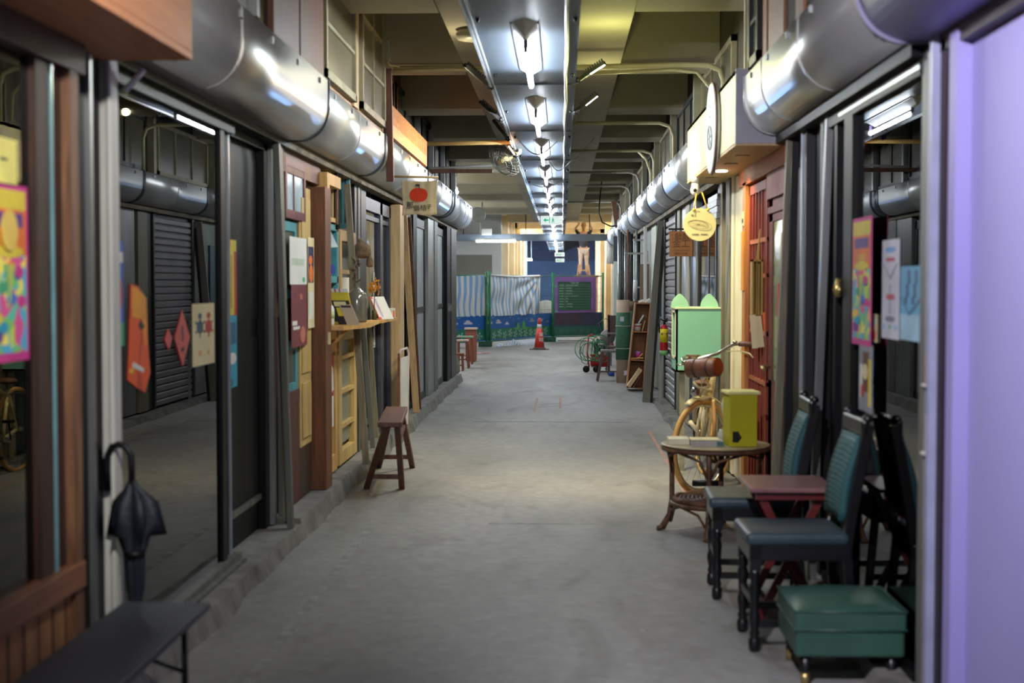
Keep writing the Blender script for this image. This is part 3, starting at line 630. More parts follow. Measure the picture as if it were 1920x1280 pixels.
# right lofts
RX = 1.10
b = MB(); b.box(RX+0.004, RX+0.03, 3, 8.4, 2.69, 3.74); struct(b, 'wall_loft_right_near', mat('loft_dark', (30,26,20), 0.8))
for i, (p0, p1, lab) in enumerate([(1412,1435,'first orange-brown board in the right loft, beside the corner post'),(1439,1467,'wide orange-brown board in the right loft'),(1489,1503,'narrow brown board in the right loft, nearest')]):
    y1, y0 = YW(p0, RX), YW(p1, RX); b = MB(); b.box(RX-0.012, RX+0.004, y0, y1, 2.70, 3.74); tag(b.build('loft_board', wood('loft_orange_board', (142,92,50), (112,68,34))), lab, 'board')
lwin(RX, -1, 7.82+0.02, 8.22, 2.72, 3.7, 'narrow dark loft window with small panes at the right corner', 4, 1, BLK, mat('olive_glass', (88,88,56), 0.2))
b = MB(); b.box(1.07, 1.10, 8.26, 8.31, 2.70, 3.74); b.box(1.07, 1.10, 8.44, 8.47, 2.72, 3.4); struct(b, 'trim_14', CPVC)
b = MB(); b.box(XR+0.004, XR+0.03, 8.4, 33, 2.69, 3.74); struct(b, 'wall_loft_right_far', mat('loft_olive', (70,62,42), 0.8, 0, (52,46,32), 2))
for i in range(8):
    y0 = 10.7 + i*2.75; lwin(XR, -1, y0, y0+2.3, 2.74, 3.35, ['loft window behind the cream sign box','loft window past the cream sign box','loft window between the second and third conduits','loft window by the third conduit','loft window past the fourth conduit','small far loft window over the ribbed boxes','farther small loft window near the row end','last tiny loft window at the end of the right row'][i], 1, 3, ALUD if i % 2 else LW, mat('loft_dim_pane', (86,80,58), 0.35))
    b = MB(); b.box(XR-0.10, XR, y0+2.36, y0+2.46, 2.69, 3.74); struct(b, 'pillar', mat('post_olive', (150,146,120), 0.6))
t = thing('leaning_board', 'dark red-brown board leaning above the far right shutter boxes', 'board', (0.95, 27, 2.6))
b = MB(); b.bar((1.06,27,2.55),(0.98,27,3.05), 0.10, 0.05, (1,0,0)); b.build('board', BRW, t)

# ================================================================ LEFT SHOPFRONTS
# --- first shop: timber front with a big orange fascia
t = thing('fascia_box', 'big orange-brown timber fascia box over the nearest left shop', 'sign box', (-1.5, 4.0, 2.29))
b = MB(); b.box(-1.70, -1.31, 2.9, 5.04, 2.29, 2.32); b.box(-1.335, -1.31, 2.9, 5.04, 2.32, 2.95); b.box(-1.70,-1.335,5.015,5.04,2.32,2.95); b.build('panel', FASC, t, bevel=0.003)
fr = thing('timber_window', 'timber shop window with wide brown sill, nearest on the left', 'window', (-1.6, 4.3, 0.1))
b = MB(); b.box(-1.66, -1.57, 3.2, 4.62, 0.50, 0.585); b.build('sill', wood('sill_wood', (150,98,68), (112,70,46), 'y'), fr, bevel=0.004)
b = MB(); b.box(-1.64, -1.60, 3.2, 4.66, 0.085, 0.50)
for y in [3.3+0.12*i for i in range(12)]: b.box(-1.60, -1.597, y, y+0.006, 0.09, 0.5, 1)
b.build('dado_boards', [wood('dado_wood', (176,124,76), (140,92,52)), BRWD], fr)
b = MB(); b.box(-1.68, -1.60, 4.30, 4.40, 0.585, 2.29); b.box(-1.66, -1.615, 4.44, 4.70, 0.085, 2.29); b.build('jamb', BRWD, fr)
b = MB(); b.box(-1.66, -1.585, 4.56, 4.64, 0.085, 2.29); b.build('post', wood('post_wood', (140,100,72), (96,62,42)), fr)
b = MB(); b.box(-1.604, -1.596, 4.425, 4.437, 0.585, 2.22); b.build('glass_edge', mat('glass_edge_teal', (120,166,174), 0.2), fr)
b = MB(); b.box(-1.68, -1.58, 3.2, 4.7, 2.19, 2.29); b.build('head', BRWD, fr)
b = MB(); b.box(-1.632, -1.624, 3.2, 4.30, 0.585, 2.19); b.build('pane', GLS, fr)
# inside the first shop: pale green cupboard and pendant shade
b = MB(); b.box(-2.5, -1.9, 4.55, 5.0, 0.1, 2.2); b.box(-2.5,-1.899,4.548,4.552,0.8,0.82,1); tag(b.build('tall_cupboard', [mat('pale_green', (132,150,136), 0.6), BRW]), 'pale green cupboard inside the nearest left shop', 'cupboard')
b = MB(); b.lathe([(0.0,0.22),(0.03,0.22),(0.20,0.02),(0.20,0)], (-2.0, 3.9, 1.05), 20); tag(b.build('display_cone', mat('grey_cone', (110,110,104), 0.6)), 'grey cone-shaped display inside the nearest left shop window', 'display')
def wall_sheet(X, s, y0, y1, z0, z1, m=0, t=0.002):
    """sheet facing the corridor: reading direction runs so that it is right way round for someone in the corridor"""
    if s > 0: return Sheet((X, y0, z0), (0,1,0), (0,0,1), y1-y0, z1-z0, t, m)
    return Sheet((X, y1, z0), (0,-1,0), (0,0,1), y1-y0, z1-z0, t, m)
FEST = cells('festival_print', [(230,196,40),(72,170,200),(236,110,60),(120,190,90),(210,60,130),(240,220,90),(90,90,190),(80,190,160)], 16)
FEST2 = cells('festival_print_low', [(190,210,70),(72,170,200),(120,190,90),(240,220,90),(80,190,160),(210,80,140)], 22)
MAG = mat('magenta_ink', (206,52,140), 0.6); ORG = mat('orange_ink', (232,120,48), 0.6); PURP = mat('purple_ink', (98,58,140), 0.6); BLUE = mat('blue_ink', (58,104,196), 0.6)
REDI = mat('red_ink', (186,48,40), 0.6); YEI = mat('yellow_ink', (228,206,64), 0.6); CYI = mat('cyan_ink', (44,158,190), 0.6); INK = mat('black_ink', (34,32,34), 0.6); GRI = mat('green_ink', (70,170,120), 0.6)
def fest_poster(X, s, y0, y1, z0, z1, label, parent=None):
    p = wall_sheet(X, s, y0, y1, z0, z1, 1)
    p.rect(0.04, 0.05, 0.94, 0.97, 0, 0.0006).rect(0.04, 0.60, 0.94, 0.93, 3, 0.001).rect(0.04,0.86,0.94,0.97,5,0.0012)
    p.rect(0.15,0.76,0.85,0.84,4,0.002).oval(0.5,0.62,0.36,0.035,5,0.002)
    for i in range(9): a = i*0.7; p.oval(0.5+0.3*math.cos(a), 0.34+0.2*math.sin(a*1.3), 0.11, 0.035, [1,6,3,7,5,4,2,6,1][i], 0.0024+0.0002*i)
    for i in range(5): p.poly([(0.5,0.3),(0.38+0.06*i,0.55),(0.44+0.05*i,0.55)], 5 if i % 2 else 7, 0.0048)
    for i in range(4): p.rect(0.3,0.70-0.022*i,0.7,0.708-0.022*i,5,0.0026)
    o = p.b.build('festival_poster', [FEST2, MAG, CYI, ORG, PURP, YEI, BLUE, GRI]); return tag(o, label, 'poster')
fest_poster(-1.618, 1, 3.95, 4.265, 1.27, 1.79, 'bright multicoloured festival poster with pink border in the nearest left window')
b = wall_sheet(-1.612, 1, 4.02, 4.17, 1.79, 1.92, 0); b.rect(0.15,0.5,0.5,0.56,1); tag(b.b.build('notice', [mat('pale_yellow_note', (236,226,120), 0.6), INK]), 'pale yellow note stuck above the festival poster on the left window', 'note')
b = MB(); b.lathe([(0.06,0),(0.06,0.004)], (-1.610, 4.10, 1.655), 24, axis='x'); tag(b.build('round_sticker', mat('sticker_yellow', (230,196,90), 0.5)), 'round yellow sticker at the left picture edge over the festival poster', 'sticker')
# --- steel upright between first and second shop
t = thing('steel_upright', 'broad pale aluminium upright between the timber shop and the dark window', 'post', (-1.65, 5.1, 0.085))
b = MB(); b.box(-1.705, -1.605, 5.05, 5.13, 0.085, 2.30); b.box(-1.705,-1.69,5.035,5.05,0.085,2.3); b.box(-1.62,-1.605,5.035,5.05,0.085,2.3); b.build('upright', mat('pale_aluminium', (206,206,200), 0.5, 0.0, (176,176,168), 3, (5,5,0.4)), t, bevel=0.004)
b = MB(); b.lathe([(0.008,0),(0.008,0.01)], (-1.66, 5.03, 1.62), 10, axis='y'); b.build('bolt', BLK, t)
b = MB(); b.box(-1.69, -1.665, 5.031, 5.035, 0.98, 1.28); b.build('tape', PAPER, t)
b = MB(); b.box(-1.72, -1.64, 4.72, 5.02, 0.085, 2.3); b.box(-1.64,-1.62,4.86,4.89,0.085,2.3,1); tag(b.build('dark_jamb', [BLK, ALU]), 'black jamb with a thin metal strip beside the timber window', 'jamb')
# --- second shop: big dark window and black sliding door
b = MB(); b.box(XL-0.004, XL+0.004, 5.14, 6.98, 0.13, 2.25); w2 = b.build('window_2', GBLK); w2['kind'] = 'structure'
b = MB(); b.box(XL-0.03, XL+0.03, 5.13, 7.16, 2.25, 2.30); b.box(XL-0.03, XL+0.02, 6.90, 6.98, 0.13, 2.25); b.box(XL-0.03,XL+0.0,7.02,7.10,0.09,2.25); o = b.build('window_frame', BLKN, w2)
b = MB(); b.box(XL-0.01, XL+0.012, 7.10, 7.115, 0.1, 2.27); b.build('window_strip', mat('steel_edge', (170,180,188), 0.3, 0.6), w2)
b = MB(); b.box(XL-0.03, XL+0.05, 5.13, 7.16, 0.085, 0.13); b.box(XL+0.05,XL+0.075,5.13,7.16,0.085,0.10); b.build('window_sill', ALUG, w2)
b = MB(); b.box(-1.78, -1.745, 7.16, 8.4, 0.09, 2.28)
for a in ((7.2,8.3,1.3,2.2),(7.2,8.3,0.3,1.2)): b.box(-1.745,-1.738,a[0],a[1],a[2],a[3])
d1 = struct(b, 'door_2', BLKN); b = MB(); b.box(-1.745,-1.725,7.25,8.3,0.26,0.29); b.build('door_rail', ALUG, d1)
b = MB(); b.box(-1.78, -1.70, 8.10, 8.22, 0.09, 2.3); b.box(-1.80,-1.70,7.16,8.22,2.26,2.33); struct(b, 'trim_15', BLKN)
b = MB(); b.box(-1.86, -1.745, 7.12, 7.16, 0.09, 2.3); struct(b, 'trim_16', BLK)
# sheets on the dark window
X2 = XL+0.006
def tri(pxc, py0, py1, py2=None): pass
def win_sheet(px0, px1, py0, py1, m=0): 
    ya, yb = YW(px0, X2), YW(px1, X2); ym = (ya+yb)/2
    return wall_sheet(X2, 1, ya, yb, ZW(py1, ym), ZW(py0, ym), m)
p = win_sheet(209, 223, 452, 650); p.rect(0,0,1,0.22,1).rect(0.1,0.8,0.9,0.9,2).oval(0.5,0.5,0.3,0.15,3)
tag(p.b.build('poster', [BLUE, GRI, PAPER, REDI]), 'narrow blue poster with green foot beside the pale upright', 'poster')
def wavy(name, pts2, X, mlist, label, cat, deco=None):
    b = MB(); b.prism(pts2, (X,0,0), (0,1,0), (0,0,1), (1,0,0), 0.003, 0)
    if deco:
        for i, (poly, m) in enumerate(deco): b.prism(poly, (X+0.002,0,0), (0,1,0), (0,0,1), (1,0,0), 0.0016+0.0004*(i+1), m)
    return tag(b.build(name, mlist), label, cat)
def PW(px, py, X=X2): y = YW(px, X); return (y, ZW(py, y))
wavy('banner', [PW(230,715),PW(234,640),PW(237,532),PW(250,536),PW(266,560),PW(268,640),PW(272,700),PW(262,738),PW(245,728)], X2,
     [cells('orange_banner', [(240,150,40),(226,88,36),(190,60,30),(240,130,40)], 9, stretch=(1,1,0.4)), mat('amber_ink', (240,160,44), 0.6), INK, PAPER, YEI], 'curling orange banner hanging on the big dark window', 'banner',
     [([PW(238,595),PW(238,536),PW(249,540),PW(264,562),PW(265,600)], 1), ([PW(238,690),PW(240,680),PW(260,692),PW(259,700)], 3), ([PW(250,612),PW(255,600),PW(262,612),PW(256,620)], 2), ([PW(233,700),PW(236,692),PW(240,694),PW(238,703)], 4)])
PK = mat('faded_red_paper', (214,92,88), 0.6)
wavy('diamond_paper', [PW(301,638),PW(308,617),PW(315,634),PW(309,658)], X2, [PK], 'small red diamond paper on the dark window', 'decoration')
wavy('diamond_paper', [PW(320,635),PW(335,582),PW(349,632),PW(335,688)], X2, [PK, INK], 'large red diamond paper with brush writing on the dark window', 'decoration',
     [([PW(333,612),PW(336,612),PW(336,640),PW(334,640)], 1), ([PW(331,655),PW(337,650),PW(338,658),PW(333,661)], 1)])
p = win_sheet(355, 396, 569, 685); 
for k, (u, m) in enumerate(((0.32,1),(0.72,2))):
    p.oval(u, 0.62, 0.15, 0.11, m); p.oval(u, 0.80, 0.08, 0.05, m)
    for a in range(6):
        an = a*math.pi/3+0.5; p.poly([(u+0.05*math.cos(an), 0.62+0.05*math.sin(an)), (u+0.24*math.cos(an+0.15), 0.62+0.17*math.sin(an+0.15)), (u+0.24*math.cos(an-0.1), 0.62+0.17*math.sin(an-0.1))], m)
    p.oval(u, 0.2, 0.06, 0.05, 3)
tag(p.b.build('poster', [PAPW, mat('slate_ink', (70,90,112), 0.6), REDI, mat('peach_ink', (214,160,110), 0.6)]), 'cream poster with one blue and one red blot, at the window edge', 'poster')
X3 = XL+0.028; ya, yb = 7.09, 7.155
X3 = -1.734; ya, yb = YW(421.5, X3), YW(439, X3); ym = (ya+yb)/2
b = wall_sheet(X3, 1, ya, yb, ZW(592,ym), ZW(449,ym), 0); b.rect(0.75,0,1,0.85,1).rect(0,0.9,0.35,1,1).rect(0.15,0.1,0.55,0.8,2); tag(b.b.build('poster', [YEI, REDI, mat('ochre_ink', (200,170,60), 0.6)]), 'yellow and red strip poster on the black door', 'poster')
b = wall_sheet(X3, 1, ya, yb, ZW(728,ym), ZW(591,ym), 0); b.rect(0.1,0.6,0.9,0.9,1).oval(0.5,0.4,0.4,0.08,2).rect(0.1,0.02,0.5,0.12,1); tag(b.b.build('poster', [CYI, mat('deep_cyan', (20,100,130), 0.6), PAPER]), 'blue strip poster under the yellow one on the black door', 'poster')
# small white fastener under fascia
b = MB(); b.tube([(-1.60, 5.18, 2.20),(-1.57, 5.2, 2.24),(-1.54,5.22,2.285)], 0.012, 8); tag(b.build('spotlight_stub', WHITE), 'small white spotlight stub under the corner of the orange fascia', 'fitting')
# --- leaning shutter rails at the end of the black door
def lean(name, p0, p1, w, th, m, label, cat='board', side=(0,1,0), group=None):
    b = MB(); b.bar(p0, p1, w, th, side); return tag(b.build(name, m, bevel=0.002), label, cat, group)
lean('shutter_rail', (-1.56, 8.12, 0.0), (-1.63, 8.12, 2.33), 0.05, 0.035, ALUG, 'outermost grey metal rail leaning at the end of the black door', 'rail')
lean('shutter_rail', (-1.61, 8.30, 0.10), (-1.655, 8.30, 2.33), 0.06, 0.04, OLIVE, 'olive-grey rail leaning just behind the outermost one', 'rail')
lean('shutter_rail', (-1.70, 8.24, 0.09), (-1.70, 8.24, 2.33), 0.07, 0.05, ALU, 'upright aluminium rail fixed beside the black door', 'rail')
lean('shutter_rail', (-1.665, 8.36, 0.09), (-1.665, 8.36, 1.30), 0.03, 0.03, ALUG, 'short grey rail standing among the longer rails', 'rail')
# --- third shop: wall of recycled windows and doors
b = MB(); b.box(-1.76, -1.708, 8.45, 12.1, 0.1, 2.32); struct(b, 'wall_recycled_front', BRWD)
b = MB(); b.box(-1.70, -1.655, 8.45, 9.75, 2.17, 2.30); b.build('head_board', BRW); tag(SC.objects['head_board'], 'thick brown head board over the first recycled windows', 'beam')
def frame(X, s, y0, y1, z0, z1, w, d, fm, label=None, pane=None, bars=(), name='old_window', th=None, parent=None):
    t = thing(name, label, 'window', (X, (y0+y1)/2, z0))
    b = MB(); b.box(X, X+s*d, y0, y0+w, z0, z1); b.box(X, X+s*d, y1-w, y1, z0, z1); b.box(X, X+s*d, y0+w, y1-w, z0, z0+(th or w)); b.box(X, X+s*d, y0+w, y1-w, z1-w, z1); b.build('frame', fm, t, bevel=0.002)
    for kind, v in bars:
        b = MB()
        if kind == 'h': b.box(X+s*0.004, X+s*(d-0.004), y0+w, y1-w, v-0.015, v+0.015)
        else: b.box(X+s*0.004, X+s*(d-0.004), v-0.015, v+0.015, z0+w, z1-w)
        b.build('glazing_bar', fm, t)
    if pane: b = MB(); b.box(X+s*0.006, X+s*0.012, y0+w, y1-w, z0+w, z1-w); b.build('pane', pane, t)
    return t
PG = mat('pale_blue_pane', (186,206,212), 0.25, 0, (140,164,172), 3, spec=0.8)
DG = mat('dim_pane', (96,100,92), 0.2, 0, (66,70,64), 3, spec=0.8)
XB = -1.70
frame(XB+0.025, 1, 8.50, 9.17, ZW(412,8.85), ZW(300,8.85), 0.055, 0.022, MARN, 'old maroon-framed window high on the left beside the leaning rails', PG, [('v', 8.80)])
frame(XB, 1, 8.50, 8.98, ZW(560,8.7), ZW(414,8.7), 0.06, 0.022, TEAL, 'teal-framed window under the maroon one', DG)
frame(XB, 1, 8.50, 8.98, ZW(740,8.7), ZW(640,8.7), 0.06, 0.022, TEAL, 'low teal-framed window under the dark red poster', DG)
b = MB(); b.box(XB, XB+0.03, 8.47, 8.99, 0.12, 0.83); b.box(XB+0.03,XB+0.04,8.5,8.95,0.76,0.83); tag(b.build('lower_panel', wood('maroon_board', (92,44,36), (66,30,26))), 'dark maroon boards at the foot of the recycled front', 'panel')
d = thing('pine_door_leaf', 'tall yellow pine door leaf with raised panels by the brown post', 'door', (XB, 9.2, 0.25))
b = MB(); b.box(XB, XB+0.035, 9.0, 9.40, 0.45, 2.12)
b.build('leaf', PINEY, d)
for z0, z1 in ((0.50,0.86),(0.92,1.22),(1.75,2.05)): b = MB(); b.box(XB+0.035, XB+0.046, 9.05, 9.35, z0, z1); b.build('raised_panel', PINEY, d, bevel=0.006)
b = MB(); b.box(XB+0.002, XB+0.03, 9.0, 9.4, 0.12, 0.45); b.build('kick_board', BRWD, d)
b = MB(); b.box(XB, -1.57, 9.42, 9.66, 0.12, 2.14); o = b.build('brown_post', wood('post_brown', (118,70,34), (80,44,20))); tag(o, 'stout brown timber post in the middle of the recycled front', 'post')
b = MB(); b.box(-1.570, -1.556, 9.5, 9.53, 1.09, 1.17); tag(b.build('hinge', PAPW), 'small cream latch plate on the brown post', 'latch')
p = wall_sheet(XB+0.056, 1, 8.56, 9.13, ZW(533,8.85), ZW(445,8.85)); p.rect(0.1,0.4,0.85,0.55,1).oval(0.8,0.1,0.07,0.06,2)
tag(p.b.build('poster', [PAPER, mat('pale_green_ink', (190,204,180), 0.6), GRI]), 'white poster with faint green lettering on the recycled front', 'poster')
p = wall_sheet(XB+0.056, 1, 8.60, 9.13, ZW(650,8.85), ZW(533,8.85)); p.rect(0.05,0.35,0.35,0.42,1).rect(0.1,0.28,0.5,0.33,1).oval(0.7,0.18,0.16,0.14,2).oval(0.6,0.8,0.1,0.05,2)
tag(p.b.build('poster', [mat('dark_red_paper', (118,46,56), 0.6), PAPER, mat('skin_ink', (190,110,90), 0.6)]), 'dark red poster directly below the white one', 'poster')
p = wall_sheet(XB+0.06, 1, 9.15, 9.38, ZW(615,9.25), ZW(445,9.25)); p.rect(0.05,0.5,0.9,0.9,1).oval(0.5,0.6,0.35,0.1,2).oval(0.4,0.75,0.3,0.05,2).rect(0.1,0.1,0.8,0.4,3)
tag(p.b.build('poster', [PAPW, mat('navy_ink', (44,44,84), 0.6), ORG, PAPER]), 'curled poster with navy and orange figures on the pine door', 'poster')
b = MB(); b.box(XB, -1.60, 9.70, 9.80, 0.12, 2.26); b.box(XB,-1.60,9.80,10.3,2.18,2.26); tag(b.build('door_case', PINE), 'light pine upright just behind the brown post', 'post')
frame(XB+0.02, 1, 9.82, 10.35, ZW(420,10.1), ZW(330,10.1), 0.05, 0.04, PINEY, 'cream-edged dim window just past the brown post', DG)
# opened casements standing out from the front
def casement(px0, px1, py0, py1, y, fm, label, pane, hb):
    x0, x1 = XW(px0, y), XW(px1, y); z0, z1 = ZW(py1, y), ZW(py0, y); t = thing('open_casement', label, 'window', (x0, y, z0)); w = 0.028
    b = MB(); b.box(x0,x0+w,y,y+0.03,z0,z1); b.box(x1-w,x1,y,y+0.03,z0,z1); b.box(x0,x1,y,y+0.03,z0,z0+w*1.4); b.box(x0,x1,y,y+0.03,z1-w,z1)
    b.build('frame', fm, t, bevel=0.002)
    b = MB()
    if hb: zm = (z0+z1)/2; b.box(x0+w,x1-w,y+0.005,y+0.025,zm-0.012,zm+0.012)
    else: xm = (x0+x1)/2; b.box(xm-0.01,xm+0.01,y+0.005,y+0.025,z0,z1)
    b.build('glazing_bar', fm, t)
    b = MB(); b.box(x0+w, x1-w, y+0.012, y+0.018, z0+w, z1-w); b.build('pane', pane, t)
casement(612, 632, 325, 430, 10.3, BRW, 'small brown casement swung open over the shelf', DG, True)
casement(629, 655, 328, 428, 10.9, TEAL, 'small teal casement swung open beside the brown one', DG, False)
d = thing('teal_cabinet', 'teal hanging cabinet with shelves above the magazine shelf', 'cabinet', (XB, 10.1, 1.4))
y0, y1 = 9.82, 10.42; z0, z1 = ZW(580,10.1), ZW(415,10.1)
b = MB(); b.box(XB, XB+0.06, y0, y0+0.04, z0, z1); b.box(XB, XB+0.06, y1-0.06, y1, z0, z1); b.box(XB, XB+0.06, y0, y1, z1-0.06, z1); b.box(XB, XB+0.06, y0,y1, ZW(530,10.1), ZW(518,10.1)); b.box(XB, XB+0.01, y0, y1, ZW(520,10.1), z1); b.build('carcass', TEAL, d)
b = MB(); b.box(XB+0.012,XB+0.05,10.18,10.32,ZW(512,10.2),ZW(496,10.2)); b.build('blue_block', mat('cobalt', (20,50,170), 0.4), d)
b = MB(); b.box(XB+0.01,XB+0.02,10.2,10.3,ZW(480,10.2),ZW(455,10.2)); b.build('picture', mat('amber_pic', (220,176,90), 0.5), d)
t = thing('lamp_shade', 'white folded paper shade hanging in front of the teal cabinet', 'lamp', (-1.60, 9.95, 1.75))
y = 9.95; ap = (XW(615,y), y, ZW(424,y)); b = MB(); a = Vector((XW(597,y), y-0.06, ZW(466,y))); c = Vector((XW(635,y), y-0.05, ZW(463,y))); e = Vector((XW(622,y), y+0.12, ZW(462,y))); f2 = Vector((XW(600,y), y+0.1, ZW(462,y)))
b.add([ap, a, c, e, f2], [(0,1,2),(0,2,3),(0,3,4),(0,4,1),(1,4,3,2)]); b.build('shade', mat('white_shade', (214,224,226), 0.6), t)
b = MB(); b.tube([ap, (ap[0], ap[1], ap[2]+0.1), (-1.69, ap[1], ap[2]+0.12)], 0.003, 6); b.build('cord', BLK, t)
dd = frame(XB+0.01, 1, 10.55, 11.35, ZW(600,11), ZW(434,11), 0.08, 0.045, TANW, 'cream-framed tall window behind the magazines', DG, [('h', ZW(510,11))])
b = MB(); b.box(XB+0.03, XB+0.036, 10.7, 11.1, ZW(575,11), ZW(520,11)); b.build('pinned_sheet', PAPER, dd)
dd = frame(XB, 1, 9.84, 10.42, 0.13, ZW(620,10.1), 0.07, 0.045, PINE, 'glazed lower door with a red poster, under the magazine shelf', mat('grey_green_pane', (120,128,112), 0.3), name='old_door', th=0.12)
p = wall_sheet(XB+0.05, 1, 9.90, 10.22, ZW(805,10.05), ZW(665,10.05)); p.rect(0,0.42,1,1,1).poly([(0,0.42),(0.5,0.6),(0.3,0.95),(0.9,0.8),(1,0.5)],2).oval(0.5,0.68,0.22,0.08,3)
tag(p.b.build('poster', [PAPER, REDI, PAPER, ORG]), 'red and white poster on the glazed lower door', 'poster')
frame(XB, 1, 10.50, 11.40, 0.14, ZW(605,10.9), 0.13, 0.05, PINEY, 'yellow-framed door with four stacked panes under the shelf', mat('grey_green_pane', (120,128,112), 0.3), [('h',0.42),('h',0.68),('h',0.94)], name='old_door', th=0.10)
b = MB(); b.box(XB, -1.668, 11.45, 12.12, 0.12, 2.3); b.box(-1.668,-1.66,11.6,11.68,0.12,2.3,1); tag(b.build('metal_post', [ALUD, ALUG]), 'broad dark metal post past the yellow-framed door', 'post')
# leaning olive boards
bl = [((684,873),(650,345),11.0,0.05,'widest olive board leaning by the magazine shelf'), ((697,842),(660,350),11.9,0.04,'second olive board leaning by the magazine shelf'), ((705,822),(674,352),12.6,0.04,'third olive board leaning behind the other two'),]
for i, (q0, q1, y, w, lab) in enumerate(bl):
    y = F*1.385/(q0[1]-CY); p0 = Vector((XW(q0[0], y), y, 0.115)); p1 = Vector((XW(q1[0], y), y, min(ZW(q1[1], y), 2.34)))
    lean('leaning_board', p0, p1, w, 0.03, [OLIVE, ALUG, OLIVE][i], lab, 'board', (1,0,0))
    
# shelf with magazines etc
sy = 10.0; zs = ZW(610, 9.9)
t = thing('wall_shelf', 'pine shelf holding magazines, bottle and glass jug', 'shelf', (-1.6, 10.3, zs-0.03))
b = MB(); b.prism([(9.72,-1.69),(11.5,-1.69),(11.45,-1.47),(10.35,-1.40),(9.74,-1.50)], (0,0,zs-0.03), (0,1,0), (1,0,0), (0,0,1), 0.028); b.build('board', PINE, t)
b = MB(); b.bar((-1.68, 9.85, zs-0.13), (-1.55, 9.85, zs-0.13), 0.03, 0.03); b.bar((-1.66, 9.9, zs-0.2), (-1.5, 9.9, zs-0.03), 0.02, 0.02); b.build('bracket', PINE, t)
def at_shelf(px, y): return XW(px, y)
t = thing('spray_bottle', 'white plastic bottle with green label at the shelf end', 'bottle', (XW(615,9.85), 9.85, zs))
b = MB(); b.lathe([(0.0,0),(0.036,0),(0.038,0.02),(0.038,0.11),(0.03,0.135),(0.013,0.145),(0.013,0.175),(0,0.176)], (XW(615,9.85), 9.85, zs), 20); b.build('bottle', WHITE, t)
b = MB(); b.lathe([(0.0385,0.05),(0.0388,0.05),(0.0388,0.10),(0.0385,0.10)], (XW(615,9.85), 9.85, zs), 20); b.build('label', mat('pale_label', (190,206,150), 0.5), t)
def magazine(px0, px1, py0, py1, lx, y, base, deco, label):
    """magazine standing on the shelf, leaning back to the left; px at its foot"""
    w = (px1-px0)*y/F; h = (py1-py0)*y/F; O = Vector((XW(px0, y), y, zs+0.002)); V = Vector((lx*y/F, 0.02, h)).normalized(); U = Vector((1, -0.15, 0)).normalized()
    s = Sheet(O, U, V, w, h, 0.008, 0); deco(s); return tag(s.b.build('magazine', base), label, 'magazine')
magazine(622, 665, 538, 606, -14, 10.15, [YEI, PAPER, REDI, ORG], lambda s: [s.rect(0,0.9,1,1,1), [s.rect(0.1*i,0.9,0.1*i+0.05,1,2) for i in range(0,10,2)]], 'large yellow magazine with striped top standing at the back of the shelf')
magazine(634, 668, 560, 608, -16, 10.02, [INK, PAPW, YEI], lambda s: [s.rect(0.1,0.75,0.8,0.95,1), s.rect(0.15,0.35,0.8,0.7,2)], 'black magazine with yellow picture leaning on the shelf')
magazine(650, 674, 566, 608, -18, 9.92, [mat('beige_cover', (186,172,150), 0.6), INK], lambda s: s.rect(0.1,0.85,0.9,0.95,1), 'beige booklet at the front of the leaning magazines')
magazine(626, 640, 556, 608, -10, 10.05, [YEI, INK], lambda s: s.rect(0.1,0.1,0.6,0.6,1), 'thin yellow booklet behind the white bottle')
b = MB(); b.box(XW(596,9.8), XW(606,9.8), 9.74, 9.80, ZW(562,9.8), ZW(540,9.8)); tag(b.build('letter_box', mat('grey_box', (118,108,104), 0.6), bevel=0.004), 'little grey box fixed on the brown post above the shelf', 'box')
t = thing('glass_jug', 'large round-shouldered grey glass jar on the shelf', 'jar', (XW(668,10.7), 10.7, zs))
b = MB(); b.lathe([(0,0),(0.072,0),(0.078,0.02),(0.078,0.17),(0.068,0.215),(0.035,0.245),(0.026,0.26),(0.026,0.29),(0.031,0.30),(0,0.30)], (XW(668,10.7), 10.7, zs), 28); b.build('jar', mat('grey_glass', (112,110,102), 0.12, 0, (96,94,88), 2, spec=0.8, coat=0.3), t)
b = MB(); rnd = random.Random(5); c = Vector((XW(664,10.7), 10.7, zs+0.30))
for i in range(16):
    p = c + Vector((rnd.uniform(-0.02,0.035), rnd.uniform(-0.02,0.02), 0.012*i)); b.tube([p, p+Vector((rnd.uniform(-0.03,0.03), 0, 0.02))], 0.008, 6)
b.tube([c-Vector((0,0,0.05)), c+Vector((0.015,0,0.2))], 0.004, 6); b.build('dried_stem', mat('dried_flower', (120,104,86), 0.8, 0, (60,48,40), 40), t)
t = thing('hanging_hat', 'crumpled brown cloth hanging like a cap before the olive boards', 'cloth', (XW(676,11.3), 11.3, 1.8))
y = 11.3; b = MB(); cc = Vector((XW(676,y), y, ZW(470,y)))
b.lathe([(0,-0.0),(0.05,0.0),(0.085,0.02),(0.09,0.06),(0.07,0.10),(0.03,0.12),(0.012,0.155),(0,0.16)], cc-Vector((0,0,0.06)), 12)
for v in b.v:
    v.x += 0.014*math.sin(v.z*60+v.y*40); v.y += 0.014*math.cos(v.z*50+v.x*70)
b.build('cap', mat('brown_felt', (122,100,78), 0.9, 0, (92,74,56), 20, bump=0.4), t, sub=1)
b = MB(); b.lathe([(0,0),(0.03,0),(0.035,0.03),(0.02,0.09),(0,0.1)], cc+Vector((0.07,0,-0.13)), 10); b.build('flap', MATS['brown_felt'], t, sub=1)
b = MB(); b.tube([cc+Vector((0,0,0.1)), (cc.x, y, 2.31)], 0.003, 6); b.build('string', INK, t)
